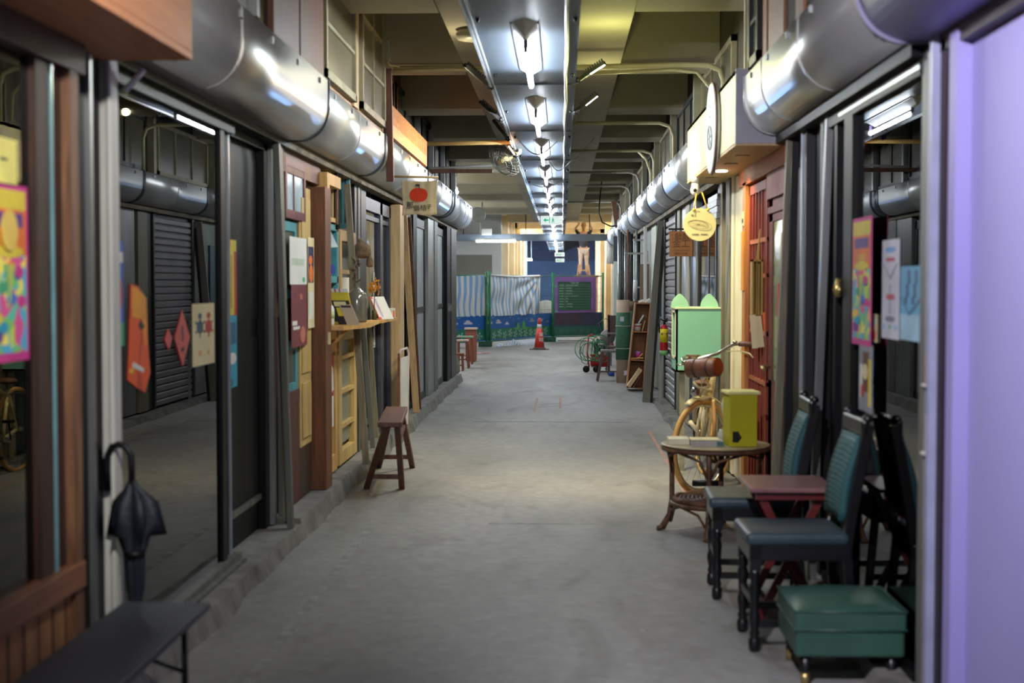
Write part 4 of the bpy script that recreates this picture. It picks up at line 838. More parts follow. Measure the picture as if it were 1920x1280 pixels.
# --- fourth shop: dark aluminium sliding door with white lettering
d = struct(MB().box(-1.75, -1.72, 12.15, 14.75, 0.12, 2.25), 'door_3', GLS)
b = MB()
for y0, y1 in ((12.15,12.25),(13.25,13.42),(13.95,14.05)): b.box(-1.76,-1.69,y0,y1,0.12,2.25)
b.box(-1.76,-1.69,12.15,14.05,2.14,2.25); b.box(-1.76,-1.69,12.15,14.05,0.12,0.2); b.box(-1.74,-1.70,12.2,14.0,2.06,2.10); b.build('door_frame', mat('purple_grey_frame', (74,76,88), 0.4, 0.4), d)
b = MB(); b.box(-1.80,-1.77,12.8,13.2,0.12,2.2); b.build('curtain', wood('cream_curtain', (220,204,140), (180,180,120)), d)
t = thing('door_lettering', 'white vertical Chinese lettering on the dark glass door', 'lettering', (-1.705, 13.0, 0.9))
for ch, py in (('小',518),('圖',535),('衣',552),('書',608),('團',625),('圖',642)):
    y = 12.95; text(ch, 0.13, (-1.712, y, ZW(py, y)), (0,1,0), (0,0,1), WHITE, t, ext=0.001)
b = MB(); b.box(-1.70, -1.60, 14.08, 14.42, 0.12, 2.28); tag(b.build('timber_post', TANW), 'broad tan timber post beside the dark glass door', 'post')
b = MB(); b.box(-1.72, -1.64, 14.42, 14.75, 0.12, 2.28); tag(b.build('timber_post', BRWD), 'dark brown post behind the broad tan one', 'post')
lean('leaning_board', (-1.56, 15.2, 0.115), (-1.66, 14.9, 2.3), 0.07, 0.03, TANW, 'tall tan board leaning between the cloth banner and floor', 'board', (1,0,0))
lean('leaning_board', (-1.57, 15.6, 0.115), (-1.625, 15.1, 2.2), 0.05, 0.03, BRW, 'narrow brown board leaning behind the tall tan one', 'board', (1,0,0))
y = 13.0; zs2 = ZW(597, y)
b = MB(); b.prism([(12.3,-1.69),(13.5,-1.69),(13.5,-1.56),(12.35,-1.56)], (0,0,zs2-0.025), (0,1,0), (1,0,0), (0,0,1), 0.025); tag(b.build('small_shelf', PINE), 'small shelf on the glass door holding cards and a flower', 'shelf')
magazine_y = 12.6
for i, (x0, lab) in enumerate(((-1.665,'pink-edged booklet standing on the small door shelf'),(-1.645,'pale booklet leaning against the pink-edged one'),(-1.625,'white card leaning at the front on the small shelf'))):
    s = Sheet((x0+0.05, 12.55+0.03*i, zs2+0.001), (0.5,0.85,0), (-0.45,0,1), 0.13, 0.22, 0.006); s.rect(0.08,0.1,0.9,0.9,1); tag(s.b.build('booklet', [[PK,PAPER,PAPER][i],[PAPER,mat('lilac_ink',(190,170,200),0.6),PAPER][i]]), lab, 'booklet')
b = MB(); b.box(-1.62, -1.565, 13.1, 13.35, zs2, zs2+0.09); b.box(-1.564,-1.560,13.15,13.28,zs2+0.01,zs2+0.07,1); tag(b.build('small_box', [PAPER, ORG], bevel=0.004), 'small white and orange box on the door shelf', 'box')
t = thing('dried_flower', 'orange dried flower head above the small door shelf', 'flower', (-1.63, 12.42, zs2))
b = MB(); rnd = random.Random(9); c = Vector((-1.64, 12.42, ZW(540, 12.42)))
for i in range(60):
    a, e, r = rnd.uniform(0,6.28), rnd.uniform(-1,1.4), rnd.uniform(0.02,0.06); p = c+Vector((math.cos(a)*math.cos(e), math.sin(a)*math.cos(e), math.sin(e)*1.3))*r
    b.bar(p, p+Vector((rnd.uniform(-0.01,0.01), rnd.uniform(-0.01,0.01), 0.018)), 0.012, 0.004)
b.build('petals', mat('orange_petal', (226,150,40), 0.6), t)
b = MB(); b.tube([(-1.64,12.42,zs2), c], 0.004, 6); b.lathe([(0,0),(0.02,0),(0.02,0.08),(0.012,0.09),(0,0.09)], (-1.64,12.42,zs2), 12); b.build('stem', mat('stem', (90,84,44), 0.7), t)
# --- fifth part: grey panelled shop doors
d = struct(MB().box(-1.76, -1.72, 14.75, 21.5, 0.12, 2.3), 'wall_grey_doors', ALUG)
for i, (p0, p1, m, lab) in enumerate([(758,768,GLS,'glass leaf at the near end of the grey doors'),(775,794,FROST,'first frosted grey door leaf with dark middle rail'),(812,829,FROST,'second frosted grey door leaf')]):
    y0, y1 = YW(p0, XL), YW(p1, XL); t = thing('door_leaf', lab, 'door', (XL, (y0+y1)/2, 0.12))
    b = MB(); w = 0.07
    b.box(XL-0.02,XL+0.02,y0,y0+w,0.12,2.25); b.box(XL-0.02,XL+0.02,y1-w,y1,0.12,2.25); b.box(XL-0.02,XL+0.02,y0,y1,2.15,2.25); b.box(XL-0.02,XL+0.02,y0,y1,0.12,0.2); b.box(XL-0.02,XL+0.02,y0,y1,1.16,1.22); b.build('frame', ALUD if i else BLKN, t)
    b = MB(); b.box(XL-0.008,XL+0.004,y0+w,y1-w,0.2,2.15); b.build('pane', m, t)
for i, (p0, p1, m) in enumerate([(768,775,BLKN),(795,806,ALU),(806,812,ALUG),(829,836,BLKN),(836,846,ALUD)]):
    y0, y1 = YW(p0, XL), YW(p1, XL); b = MB(); b.box(XL-0.03, XL+0.04+0.01*i, y0, y1, 0.115, 2.3); struct(b, 'pillar', m)
b = MB(); b.box(XL+0.09,XL+0.12,19.9,19.93,1.1,1.22); b.tube([(XL+0.09,19.8,1.1),(XL+0.14,19.8,1.12),(XL+0.14,19.8,1.2),(XL+0.09,19.8,1.22)], 0.008, 6); b.build('door_handle', ALU, d)
p = wall_sheet(XL+0.012, 1, YW(759,XL), YW(767,XL), ZW(555,15.4), ZW(508,15.4)); p.rect(0.1,0.2,0.9,0.8,1); tag(p.b.build('poster', [mat('light_blue_paper', (110,170,210), 0.6), CYI]), 'small light blue poster on the near grey door', 'poster')

# slatted orange sign and its brown bracket board
t = thing('slatted_sign', 'orange timber sign with vertical slats standing on the left shutter boxes', 'sign', (-1.38, 13.1, 2.70))
b = MB(); b.box(-1.42, -1.385, 11.66, 14.65, 2.70, 2.80); b.box(-1.42,-1.41,11.66,14.65,2.8,2.96); b.build('board', OAK, t)
b = MB()
for i in range(40):
    y = 11.68+i*0.075; b.box(-1.41, -1.385, y, y+0.045, 2.80, 2.955)
b.build('slats', OAK, t)
b = MB(); b.bar((-1.385, 11.50, 2.32), (-1.395, 11.44, 3.22), 0.06, 0.05, (1,0,0)); tag(b.build('bracket_board', wood('bracket_wood', (110,66,44), (72,42,30)), bevel=0.003), 'upright brown board between the second and third left shutter boxes', 'board')
# cloth banner with the orange fruit
y = 11.56
t = thing('cloth_banner', 'small cream cloth banner with an orange fruit and Chinese writing', 'banner', (XW(786,y), y, ZW(403,y)))
b = MB(); x0, x1, z0, z1 = XW(754,y), XW(819,y), ZW(403,y), ZW(338,y); n, mz = 26, 12; vs = []
for j in range(mz+1):
    for i in range(n+1):
        u, v = i/n, j/mz; wob = 0.006*math.sin(u*21+0.5)*(0.4+0.6*v); vs.append((x0+(x1-x0)*u + 0.004*math.sin(v*5+u*3), y+wob, z0+(z1-z0)*v-0.010*v*v*math.sin(math.pi*u)-0.005*math.cos(u*9)*(1-v)))
fs = [(j*(n+1)+i, j*(n+1)+i+1, (j+1)*(n+1)+i+1, (j+1)*(n+1)+i) for j in range(mz) for i in range(n)]
b.add(vs, fs, 0, True); o = b.build('cloth', mat('calico', (206,192,164), 0.9, 0, (192,178,150), 30), t); q = o.modifiers.new('s','SOLIDIFY'); q.thickness = 0.003
b = MB(); xc, zc = XW(785,y), ZW(365.5,y); fruit = []
for i in range(28):
    a = 2*math.pi*i/28; r = 1+0.06*math.cos(2*a)-0.03*math.cos(4*a+0.4); fruit.append((0.071*r*math.cos(a), 0.060*r*math.sin(a)))
b.prism(fruit, (xc, y-0.010, zc), (1,0,0), (0,0,1), (0,-1,0), 0.002); b.build('fruit_print', mat('fruit_red', (206,58,26), 0.8, 0, (196,50,20), 20), t)
b = MB(); b.bar((xc+0.006, y-0.011, zc+0.055), (xc+0.006, y-0.011, zc+0.085), 0.007, 0.002); b.prism(ell(-0.010,0.078,0.016,0.009), (xc, y-0.010, zc), (1,0,0), (0,0,1), (0,-1,0), 0.002); b.build('stalk_print', INK, t)
for ch, px, py, sz in (('那',769,386,0.062),('個',781,391,0.052),('桔',794,390,0.054),('子',805,388,0.042)): text(ch, sz, (XW(px,y), y-0.012, ZW(py,y)), (1,0,0), (0,0,1), INK, t, ext=0.0015)
b = MB(); b.tube([(-1.39, y-0.01, ZW(331,y)), (XW(822,y), y, ZW(333,y))], 0.009, 8); b.build('rod', mat('bamboo', (186,158,108), 0.5), t)
# ---------------- things on the left side of the floor
def stool_tall():
    t = thing('wooden_stool', 'tall brown wooden bench stool with splayed legs on the left', 'stool', (-0.98, 11.0, 0))
    ya = 10.30; zt = 0.55
    # top seen end-on: runs away from the viewer
    y0, y1 = 10.35, 12.2; xa, xb = XW(706,y0), XW(760,y0)
    y0 = F*(1.5-zt)/(793-CY); y1 = F*(1.5-zt)/(763-CY); x0, x1 = XW(706,y0), XW(752,y0); x2, x3 = XW(722,y1), XW(763,y1)
    b = MB(); b.add([(x0,y0,zt),(x1,y0,zt),(x3,y1,zt),(x2,y1,zt),(x0,y0,zt-0.035),(x1,y0,zt-0.035),(x3,y1,zt-0.035),(x2,y1,zt-0.035)], [(0,1,2,3),(7,6,5,4),(0,4,5,1),(1,5,6,2),(2,6,7,3),(3,7,4,0)]); b.build('seat', STOOLW, t, bevel=0.005)
    yn = F*1.5/(919-CY); yf = F*1.5/(879-CY)
    feet = [(XW(684,yn),yn),(XW(752,yn),yn),(XW(708,yf),yf),(XW(772,yf),yf)]
    tops = [(x0+0.05,y0+0.08),(x1-0.04,y0+0.08),(x2+0.05,y1-0.08),(x3-0.04,y1-0.08)]
    for (fx,fy),(tx,ty) in zip(feet, tops): b = MB(); b.bar((fx,fy,0),(tx,ty,zt-0.03), 0.042, 0.036, (1,0,0)); b.build('leg', STOOLW, t, bevel=0.003)
    def at(i, k): return Vector((feet[i][0],feet[i][1],0)).lerp(Vector((*tops[i],zt-0.03)), k)
    for i, j, k in ((0,1,0.2),(2,3,0.2),(0,2,0.75),(1,3,0.75)): b = MB(); b.bar(at(i,k), at(j,k), 0.035, 0.02, (0,0,1)); b.build('stretcher', STOOLW, t)
stool_tall()
t = thing('folding_sign', 'white tubular folding sign stand behind the brown stool', 'stand', (-1.45, 13.8, 0.0))
y = 13.6; b = MB(); b.tube([(XW(747,y),y,ZW(785,y)),(XW(748,y),y,ZW(665,y)),(XW(750,y),y,ZW(657,y)),(XW(762,y+.3),y+0.3,ZW(655,y)),(XW(765,y+.3),y+0.3,ZW(665,y)),(XW(763,y+.3),y+0.3,0.02)], 0.012, 8); b.build('frame', mat('pinkish_white', (214,198,196), 0.4), t)
b = MB(); b.add([(XW(750,y),y,ZW(672,y)),(XW(763,y+.3),y+0.3,ZW(670,y)),(XW(763,y+.3),y+0.3,0.12),(XW(750,y),y,0.12)], [(0,1,2,3)]); o = b.build('panel', PAPER, t); q = o.modifiers.new('s','SOLIDIFY'); q.thickness = 0.008
b = MB(); b.bar((XW(747,y),y,ZW(665,y)),(XW(716,y-2),y-0.9,0.12), 0.03, 0.02, (0,1,0)); b.build('rear_leg', BRW, t)
def bench():
    t = thing('low_bench', 'low dark grey bench against the left shopfront, nearest the camera', 'bench', (-1.34, 4.2, 0))
    b = MB(); b.box(-1.50, -1.20, 3.3, 4.79, 0.385, 0.41); b.build('top', mat('slate_board', (62,66,74), 0.5, 0, (52,56,64), 3), t, bevel=0.003)
    m = BLK
    for y in (4.60, 3.55):
        b = MB(); b.tube([(-1.47,y,0.085 if False else 0.0),(-1.47,y,0.375),(-1.24,y,0.375),(-1.24,y,0)], 0.012, 8); b.build('leg', m, t)
    b = MB(); b.tube([(-1.47,4.6,0.22),(-1.355,4.3,0.375)], 0.008, 6); b.tube([(-1.24,4.6,0.22),(-1.355,4.3,0.375)], 0.008, 6); b.build('brace', m, t)
bench()
def umbrella():
    y = 5.02; x = -1.50
    t = thing('umbrella', 'closed black umbrella with a hooked handle standing by the pale upright', 'umbrella', (x, y, 0.085))
    P = lambda px, py: Vector((XW(px,y), y, ZW(py,y)))
    b = MB(); hk = [P(236,905)+Vector((0,0,-0.02)), P(236,880), P(235,856), P(226,842), P(212,837), P(198,842), P(190,858), P(189,885), P(190,925)]
    b.tube(hk, 0.0125, 10); b.build('handle', BLK, t)
    m = mat('umbrella_cloth', (26,32,44), 0.6, 0, (18,22,32), 8, bump=0.2)
    top, bot = P(237,905), P(241,1160)
    b = MB(); n = 24; prof = [(0.0,0.012),(0.05,0.02),(0.16,0.055),(0.30,0.072),(0.42,0.045),(0.55,0.035),(0.8,0.030),(1.0,0.014)]
    for h, r in prof:
        c = top.lerp(bot, h)
        for k in range(n):
            a = 2*math.pi*k/n; rr = r*(1+0.35*math.cos(6*a)*(1 if h < 0.5 else 0.5)) * (1.25 if (h in (0.16,0.30) and -0.9 < math.cos(a-0.3)-0.95) else 1)
            b.v.append(c + Vector((rr*math.cos(a), rr*0.8*math.sin(a), -0.05*math.cos(6*a) if h in (0.30,) else 0)))
    for i in range(len(prof)-1):
        for k in range(n): b.f.append([i*n+k, i*n+(k+1) % n, (i+1)*n+(k+1) % n, (i+1)*n+k]); b.m.append(0); b.sm.append(True)
    b.build('canopy', m, t)
    b = MB(); b.tube([top, bot, bot+Vector((0,0,-0.15))], 0.005, 6); b.build('shaft', BLK, t)
    b = MB(); c = top.lerp(bot, 0.55); b.lathe([(0.039,-0.012),(0.041,0),(0.039,0.012)], c, 16); b.build('strap', BLK, t)
umbrella()

# ================================================================ RIGHT SHOPFRONTS
X = XR
# --- lavender shop, nearest on the right
b = MB(); b.box(X+0.02, X+0.06, 2.5, 4.66, 0.06, 2.30); struct(b, 'wall_lavender', LAVW)
b = MB(); b.box(X-0.03, X+0.03, 4.66, 4.74, 0.06, 2.32); b.box(X-0.01, X+0.03, 4.74, 4.82, 0.06, 2.32); struct(b, 'trim_17', LAV)
b = MB(); b.box(X-0.02, X+0.02, 4.83, 4.89, 0.06, 2.32); b.box(X-0.02,X+0.05,2.5,4.9,2.28,2.36); struct(b, 'trim_18', mat('plum_black', (38,24,34), 0.5))
b = MB(); b.box(X-0.045, X+0.03, 4.90, 4.935, 0.06, 2.33); struct(b, 'trim_19', mat('pale_lilac_edge', (156,158,192), 0.4))
t = thing('steel_upright', 'broad grey aluminium upright beside the lavender wall', 'post', (X, 5.06, 0.06))
b = MB(); b.box(X-0.022, X+0.04, 5.05, 5.13, 0.06, 2.33); b.build('upright', mat('grey_aluminium', (128,130,126), 0.5, 0.4, (110,112,108), 3, (5,5,0.4)), t, bevel=0.004)
b = MB()
for z in (1.14, 0.90): b.box(X-0.035, X+0.01, 4.96, 5.045, z, z+0.008)
b.box(X+0.011,X+0.02,4.95,5.05,0.7,1.5); b.build('card_rack', WHITE, t)
b = MB(); b.box(X-0.02, X-0.005, 4.96, 5.04, 1.15, 1.25); tag(b.build('card', ORG), 'brown-orange card in the upper slot by the right upright', 'card')
b = MB(); b.box(X-0.02, X-0.005, 4.96, 5.04, 0.91, 1.04); tag(b.build('card', PAPW), 'cream card in the lower slot by the right upright', 'card')
# --- dark window with chairs in front
b = MB(); b.box(X-0.004, X+0.004, 5.13, 6.35, 0.10, 2.24); w3 = b.build('window_3', GBLK); w3['kind'] = 'structure'
b = MB(); b.box(X-0.03, X+0.03, 5.13, 6.95, 2.24, 2.30); b.box(X-0.03, X+0.03, 6.30, 6.48, 0.10, 2.24); b.box(X-0.03,X+0.03,5.13,6.95,0.06,0.10); b.build('window_frame', BLKN, w3)
b = MB(); b.box(X-0.034, X-0.03, 5.13, 6.6, 2.262, 2.275); b.build('window_strip', MATS['steel_edge'], w3)
b = MB(); b.box(X+0.02, X+0.06, 6.48, 8.2, 0.06, 2.3); b.box(X-0.02,X+0.02,6.7,6.76,0.06,2.3); d = struct(b, 'door_4', BLKN)
b = MB(); b.tube([(X-0.03,6.55,1.44),(X-0.05,6.55,1.47),(X-0.03,6.55,1.52)], 0.014, 8); b.lathe([(0.0,0),(0.028,0.005),(0.02,0.02)], (X-0.045,6.55,1.47), 12, axis='x'); b.build('door_knob', mat('brass', (190,170,110), 0.25, 0.8), d)
b = MB(); b.box(X-0.025, X+0.03, 7.02, 7.10, 0.06, 2.30); b.box(X-0.025, X+0.03, 7.50, 7.56, 0.06, 2.30, 1); struct(b, 'trim_20', [BLK, ALUD])
lean('shutter_rail', (XW(1521,6.95), 6.95, 0.02), (XW(1549,6.9), 6.9, 2.32), 0.05, 0.035, ALU, 'tall pale metal rail leaning between the two dining chairs', 'rail', (0,1,0))
lean('shutter_rail', (X-0.02, 7.6, 0.06), (X-0.02, 7.6, 2.32), 0.03, 0.03, mat('steel_pale', (180,190,200), 0.3, 0.6), 'thin bright upright rail in the dark shopfront on the right', 'rail')
lean('shutter_rail', (1.19, 8.02, 0.0), (1.27, 8.0, 2.30), 0.055, 0.04, OLIVE, 'olive grey rail leaning beside the red door', 'rail')
lean('shutter_rail', (1.24, 7.9, 0.06), (1.285, 7.92, 2.28), 0.04, 0.04, BLK, 'black rail leaning right next to the olive grey rail', 'rail')
# posters on the right window and jamb
def rsheet(px0, px1, py0, py1, Xp, m=0):
    ya, yb = YW(px0, Xp), YW(px1, Xp); ym = (ya+yb)/2     # ya farther
    return wall_sheet(Xp, -1, yb, ya, ZW(py1, ym), ZW(py0, ym), m)
y0, y1 = YW(1629, X-0.035), YW(1594, X-0.035); fest_poster(X-0.035, -1, y0, y1, ZW(643, 6.2), ZW(412, 6.2), 'tall multicoloured festival poster with pink border on the right window jamb')
p = rsheet(1608, 1632, 646, 770, X-0.034); p.rect(0.3,0.3,0.75,0.9,1).oval(0.5,0.6,0.2,0.12,2).rect(0.1,0.2,0.3,0.7,3).rect(0.75,0.1,0.9,0.8,4).oval(0.3,0.3,0.1,0.1,5)
tag(p.b.build('poster', [mat('grey_photo', (150,156,164), 0.5), BRW, PAPW, PAPER, YEI, REDI]), 'narrow photo poster hanging below the right festival poster', 'poster')
p = rsheet(1627, 1640, 588, 640, X-0.008); p.rect(0.1,0.6,0.9,0.9,1).rect(0.1,0.1,0.9,0.4,2); tag(p.b.build('note', [PAPW, MATS['pale_green_ink'], PK]), 'small pale slip overlapping the foot of the festival poster', 'note')
p = rsheet(1649, 1680, 450, 634, X-0.008)
p.oval(0.5,0.9,0.3,0.03,1).rect(0.25,0.78,0.75,0.82,2).poly([(0.1,0.76),(0.5,0.62),(0.9,0.76),(0.9,0.745),(0.5,0.60),(0.1,0.745)],3).rect(0.48,0.25,0.54,0.55,3).rect(0.3,0.4,0.75,0.45,2).oval(0.5,0.2,0.3,0.03,3).rect(0.1,0.1,0.2,0.14,1).rect(0.45,0.1,0.55,0.14,4).rect(0.8,0.1,0.9,0.14,1)
tag(p.b.build('poster', [mat('pale_lilac_paper', (206,208,220), 0.6), mat('soft_blue_ink', (120,170,220), 0.6), mat('rose_ink', (190,90,110), 0.6), mat('grey_ink', (130,132,150), 0.6), GRI]), 'tall white poster with faint line drawing on the right window', 'poster')
p = rsheet(1683, 1727, 499, 638, X-0.008)
for u in (0.34, 0.64):
    for k in range(5): p.oval(u-0.03*k+(0.02 if k % 2 else -0.02)+0.05, 0.90-0.09*k, 0.045, 0.055, 2)
p.poly([(0,0.62),(0.4,0.38),(1,0.66),(1,0.62),(0.4,0.33),(0,0.58)],3).oval(0.2,0.25,0.06,0.07,4).rect(0,0,1,0.35,1)
tag(p.b.build('poster', [mat('sky_blue_print', (104,170,204), 0.6), mat('pale_blue_print', (158,198,218), 0.6), mat('slate_mark', (64,84,110), 0.6), mat('blue_line', (90,130,160), 0.6), BRW]), 'light blue poster with two dark wavy strips on the right window', 'poster')

# --- red lattice front
d = struct(MB().box(X+0.036, X+0.06, 8.22, 10.25, 0.08, 2.28), 'wall_red_front', REDW)
b = MB(); b.box(X-0.03, X+0.03, 8.22, 10.3, 2.18, 2.30); struct(b, 'trim_21', wood('orange_head', (186,104,48), (140,72,32), 'y'))
t = thing('red_door', 'red-brown panelled door with a narrow glass light on the right', 'door', (X, 8.6, 0.08))
y0, y1 = 8.24, 8.98
b = MB(); b.box(X, X+0.03, y0, y0+0.12, 0.08, 2.14); b.box(X, X+0.03, y1-0.14, y1, 0.08, 2.14); b.box(X, X+0.03, y0, y1, 1.88, 2.14); b.box(X, X+0.03, y0, y1, 0.08, 0.9)
b.box(X-0.02, X, y0, y1, 2.02, 2.18); b.box(X-0.012, X, y0, y1, 1.93, 1.97); b.build('leaf', wood('dark_red_wood', (118,50,34), (80,32,24)), t, bevel=0.002)
b = MB(); b.box(X+0.008, X+0.014, y0+0.12, y1-0.14, 0.9, 1.88); b.build('pane', mat('greenish_pane', (150,160,120), 0.2, 0, (120,130,96), 2, spec=0.8), t)
b = MB(); b.tube([(X, 8.9, 0.98),(X-0.05, 8.9, 0.98),(X-0.055, 8.78, 0.97)], 0.012, 8); b.build('handle', MATS['brass'], t)
for z0_, z1_, yn, mm, lb in ((1.52,1.80,8.42,PAPW,'cream paper notice high on the glass of the red door'),(1.06,1.38,8.46,PAPW,'cream paper notice low on the glass of the red door'),(1.30,1.50,8.60,REDI,'narrow red paper strip on the glass of the red door')):
    b = MB(); b.box(X+0.002, X+0.007, yn, yn+(0.12 if mm is PAPW else 0.05), z0_, z1_); tag(b.build('door_notice', mm), lb, 'notice')
t = thing('red_lattice', 'red lacquered lattice screen with vertical bars beside the red door', 'screen', (X, 9.5, 0.08))
y0, y1 = 9.02, 9.88
b = MB(); b.box(X-0.01, X+0.03, y0, y0+0.05, 0.08, 2.16); b.box(X-0.01, X+0.03, y1-0.05, y1, 0.08, 2.16); b.box(X-0.01,X+0.03,y0,y1,2.1,2.16); b.build('frame', REDW, t)
b = MB()
for i in range(1, 6): y = y0+(y1-y0)*i/6; b.box(X-0.004, X+0.012, y-0.014, y+0.014, 0.1, 2.12)
b.build('upright_bars', REDW, t)
b = MB()
for z in (1.78, 1.55, 1.18, 0.86, 0.42, 0.12): b.box(X-0.008, X+0.014, y0, y1, z-0.014, z+0.014)
b.build('cross_bars', wood('pale_red_bar', (190,110,70), (140,70,44), 'y'), t)
b = MB(); b.box(X-0.03, X+0.03, 9.92, 10.08, 0.08, 2.2); tag(b.build('orange_post', wood('orange_post_wood', (206,140,66), (170,104,44))), 'orange timber post beside the red lattice', 'post')
b = MB(); b.box(X-0.04, X-0.031, 9.95, 10.06, 1.45, 1.86); tag(b.build('orange_notice', mat('amber_paper', (236,160,40), 0.6)), 'amber paper notice on the orange post', 'notice')
b = MB(); b.box(X-0.038, X-0.031, 9.96, 10.05, 1.90, 2.0); b.box(X-0.039,X-0.038,9.97,10.04,1.92,1.95,1); tag(b.build('small_label', [PAPW, INK]), 'small grey printed label above the amber notice', 'label')
b = MB(); b.box(X-0.02, X+0.02, 10.1, 10.55, 0.08, 2.28); struct(b, 'wall_cream_strip', CREAM)
t = thing('wooden_letter_rack', 'long mustard wooden box hanging on the red lattice', 'box', (1.22, 9.3, 1.17))
y = 9.2; x0, x1 = XW(1407,y), XW(1428,y); z0, z1 = ZW(590,y), ZW(487,y); mw = wood('mustard_wood', (190,158,74), (150,120,50))
b = MB(); b.box(x0,x0+0.012,y,y+0.08,z0,z1); b.box(x1-0.012,x1,y,y+0.08,z0,z1); b.box(x0,x1,y+0.07,y+0.08,z0,z1); b.box(x0,x1,y,y+0.08,z1-0.012,z1); b.box(x0+0.03,x0+0.035,y,y+0.07,z0,z1); b.build('case', mw, t)
b = MB(); b.bar((XW(1420,y), y+0.05, z1), (XW(1424,y), y+0.05, ZW(430,y)), 0.018, 0.015, (1,0,0), w1=0.006); b.build('hanger', mw, t)
for i, (q0, q1, p0, p1, m, lab) in enumerate([(1406,1417,590,652,PAPW,'cream paper tag hanging lowest left under the wooden box'),(1416,1429,592,650,PAPW,'cream paper tag hanging beneath the wooden box'),(1428,1434,585,620,ORG,'orange paper slip hanging right of the cream tags'),(1433,1438,560,640,PAPW,'long cream slip at the edge of the red door')]):
    y = 9.05; b = MB(); b.bar((XW(q0+3,y), y+0.01*i, ZW(p0,y)), (XW((q0+q1)/2+2,y), y+0.01*i-0.02, ZW(p1,y)), (q1-q0)*y/F, 0.003, (1,0,0)); tag(b.build('paper_tag', m), lab, 'tag')
# --- olive uprights and the curtained shop
for i, (p0, p1, m, d_) in enumerate([(1376,1380,CREAM,0.02),(1368,1375,OLIVE,0.03),(1362,1368,BRWD,0.0),(1356,1361,OLIVE,0.03),(1346,1355,ALUD,0.0)]):
    b = MB(); b.box(X-0.01-d_, X+0.03, YW(p1,X), YW(p0,X), 0.08, 2.30); struct(b, 'pillar', m)
t = thing('curtained_window', 'shop window with pale grey curtain behind the mint cabinet', 'window', (X, 12.4, 0.1))
y0, y1 = YW(1345, X), YW(1310, X)
b = MB(); b.box(X-0.02, X+0.02, y0, y0+0.06, 0.1, 2.2); b.box(X-0.02,X+0.02,y1-0.08,y1,0.1,2.2); b.box(X-0.02,X+0.02,y0,y1,2.14,2.2); b.box(X-0.01,X+0.01,12.55,12.62,0.1,2.14); b.build('frame', ALUD, t)
b = MB(); b.box(X-0.004, X+0.004, y0, y1, 0.1, 2.14); b.build('pane', GLS, t)
b = MB(); n = 40; vs = []
for i in range(n+1):
    y = y0+(y1-y0)*i/n; xx = X+0.10+0.02*math.sin(i*1.1); vs += [(xx,y,0.1),(xx,y,1.75)]
b.add(vs, [(2*i,2*i+2,2*i+3,2*i+1) for i in range(n)], 0, True); b.build('curtain', mat('grey_curtain', (176,178,172), 0.8, 0, (150,152,146), 6), t)
t = thing('small_awning', 'little ribbed metal roller case over the curtained window', 'roller case', (1.25, 12, 2.0))
b = MB()
for i in range(4): b.box(X-0.07+0.005*(i%2), X+0.02, 11.4, 12.1, 2.02+0.05*i, 2.065+0.05*i)
b.box(X-0.07, X+0.02, 11.4, 12.1, 1.97, 2.015, 1); b.build('case', [ALU, ALUG], t)
for i, (p0, p1, m, d_) in enumerate([(1304,1309,ALU,0.02),(1296,1303,BLKN,0.01),(1289,1296,mat('pale_olive', (170,168,146), 0.6),0.02),(1279,1288,ALU,0.0),(1273,1278,OLIVE,0.02),(1270,1273,BLK,0.0)]):
    b = MB(); b.box(X-0.01-d_, X+0.03, YW(p1,X), YW(p0,X), 0.08, 2.30); struct(b, 'pillar', m)
t = thing('roller_door', 'grey slatted roller door on the right behind the mint cabinet', 'roller door', (X, 16.7, 0.08))
y0, y1 = 16.05, 17.7; b = MB()
for i in range(27):
    z = 0.08+i*0.081; b.add([(X+0.012,y0,z),(X-0.008,y0,z+0.014),(X-0.012,y0,z+0.06),(X+0.012,y0,z+0.076),(X+0.012,y1,z),(X-0.008,y1,z+0.014),(X-0.012,y1,z+0.06),(X+0.012,y1,z+0.076)], [(0,4,5,1),(1,5,6,2),(2,6,7,3),(0,1,2,3),(7,6,5,4)])
b.build('slats', mat('slat_grey', (150,148,150), 0.5, 0.3, (130,128,130), 3), t)
b = MB(); b.box(X-0.03, X+0.02, y0-0.05, y0, 0.08, 2.3); b.box(X-0.03, X+0.02, y1, y1+0.08, 0.08, 2.3); b.build('guide', ALUD, t)
b = MB(); b.box(X+0.014, X+0.03, y0, y1, 0.08, 2.3); b.build('backing', ALUD, t)
# beyond: pale wall, door, pipes
b = MB(); b.box(X+0.0, X+0.03, 17.8, 33.2, 0.08, 2.3); struct(b, 'wall_grey_right_far', mat('mixed_grey', (128,130,124), 0.7, 0, (96,98,94), 2))
b = MB(); b.box(X-0.02, X, 19.4, 20.4, 0.08, 2.3); struct(b, 'door_5', mat('pale_sage', (176,180,160), 0.6, 0, (160,164,146), 2))
b = MB(); b.box(X-0.03, X, 18.6, 19.2, 0.9, 2.0); struct(b, 'door_6', mat('teal_dark_panel', (40,80,92), 0.6))
lean('leaning_plank', (1.08, 17.98, 0.0), (1.262, 17.9, 2.28), 0.12, 0.035, mat('plank_grey', (116,114,106), 0.6, 0, (100,98,90), 3, (4,4,0.5)), 'wide grey plank leaning against the right shopfront', 'plank', (1,0,0))
lean('leaning_rail', (1.13, 17.9, 0.0), (1.275, 17.85, 2.2), 0.03, 0.03, BLK, 'thin black rail leaning just behind the wide grey plank', 'rail', (1,0,0))
lean('leaning_rail', (1.19, 17.2, 0.06), (1.20, 17.2, 1.1), 0.03, 0.03, ALU, 'short silver strip standing below the fire extinguisher', 'rail', (1,0,0))
lean('white_pipe', (1.205, 20.6, 0.3), (1.21, 20.7, 2.32), 0.045, 0.045, WHITE, 'white square pipe rising behind the wooden crate shelf', 'pipe', (1,0,0))
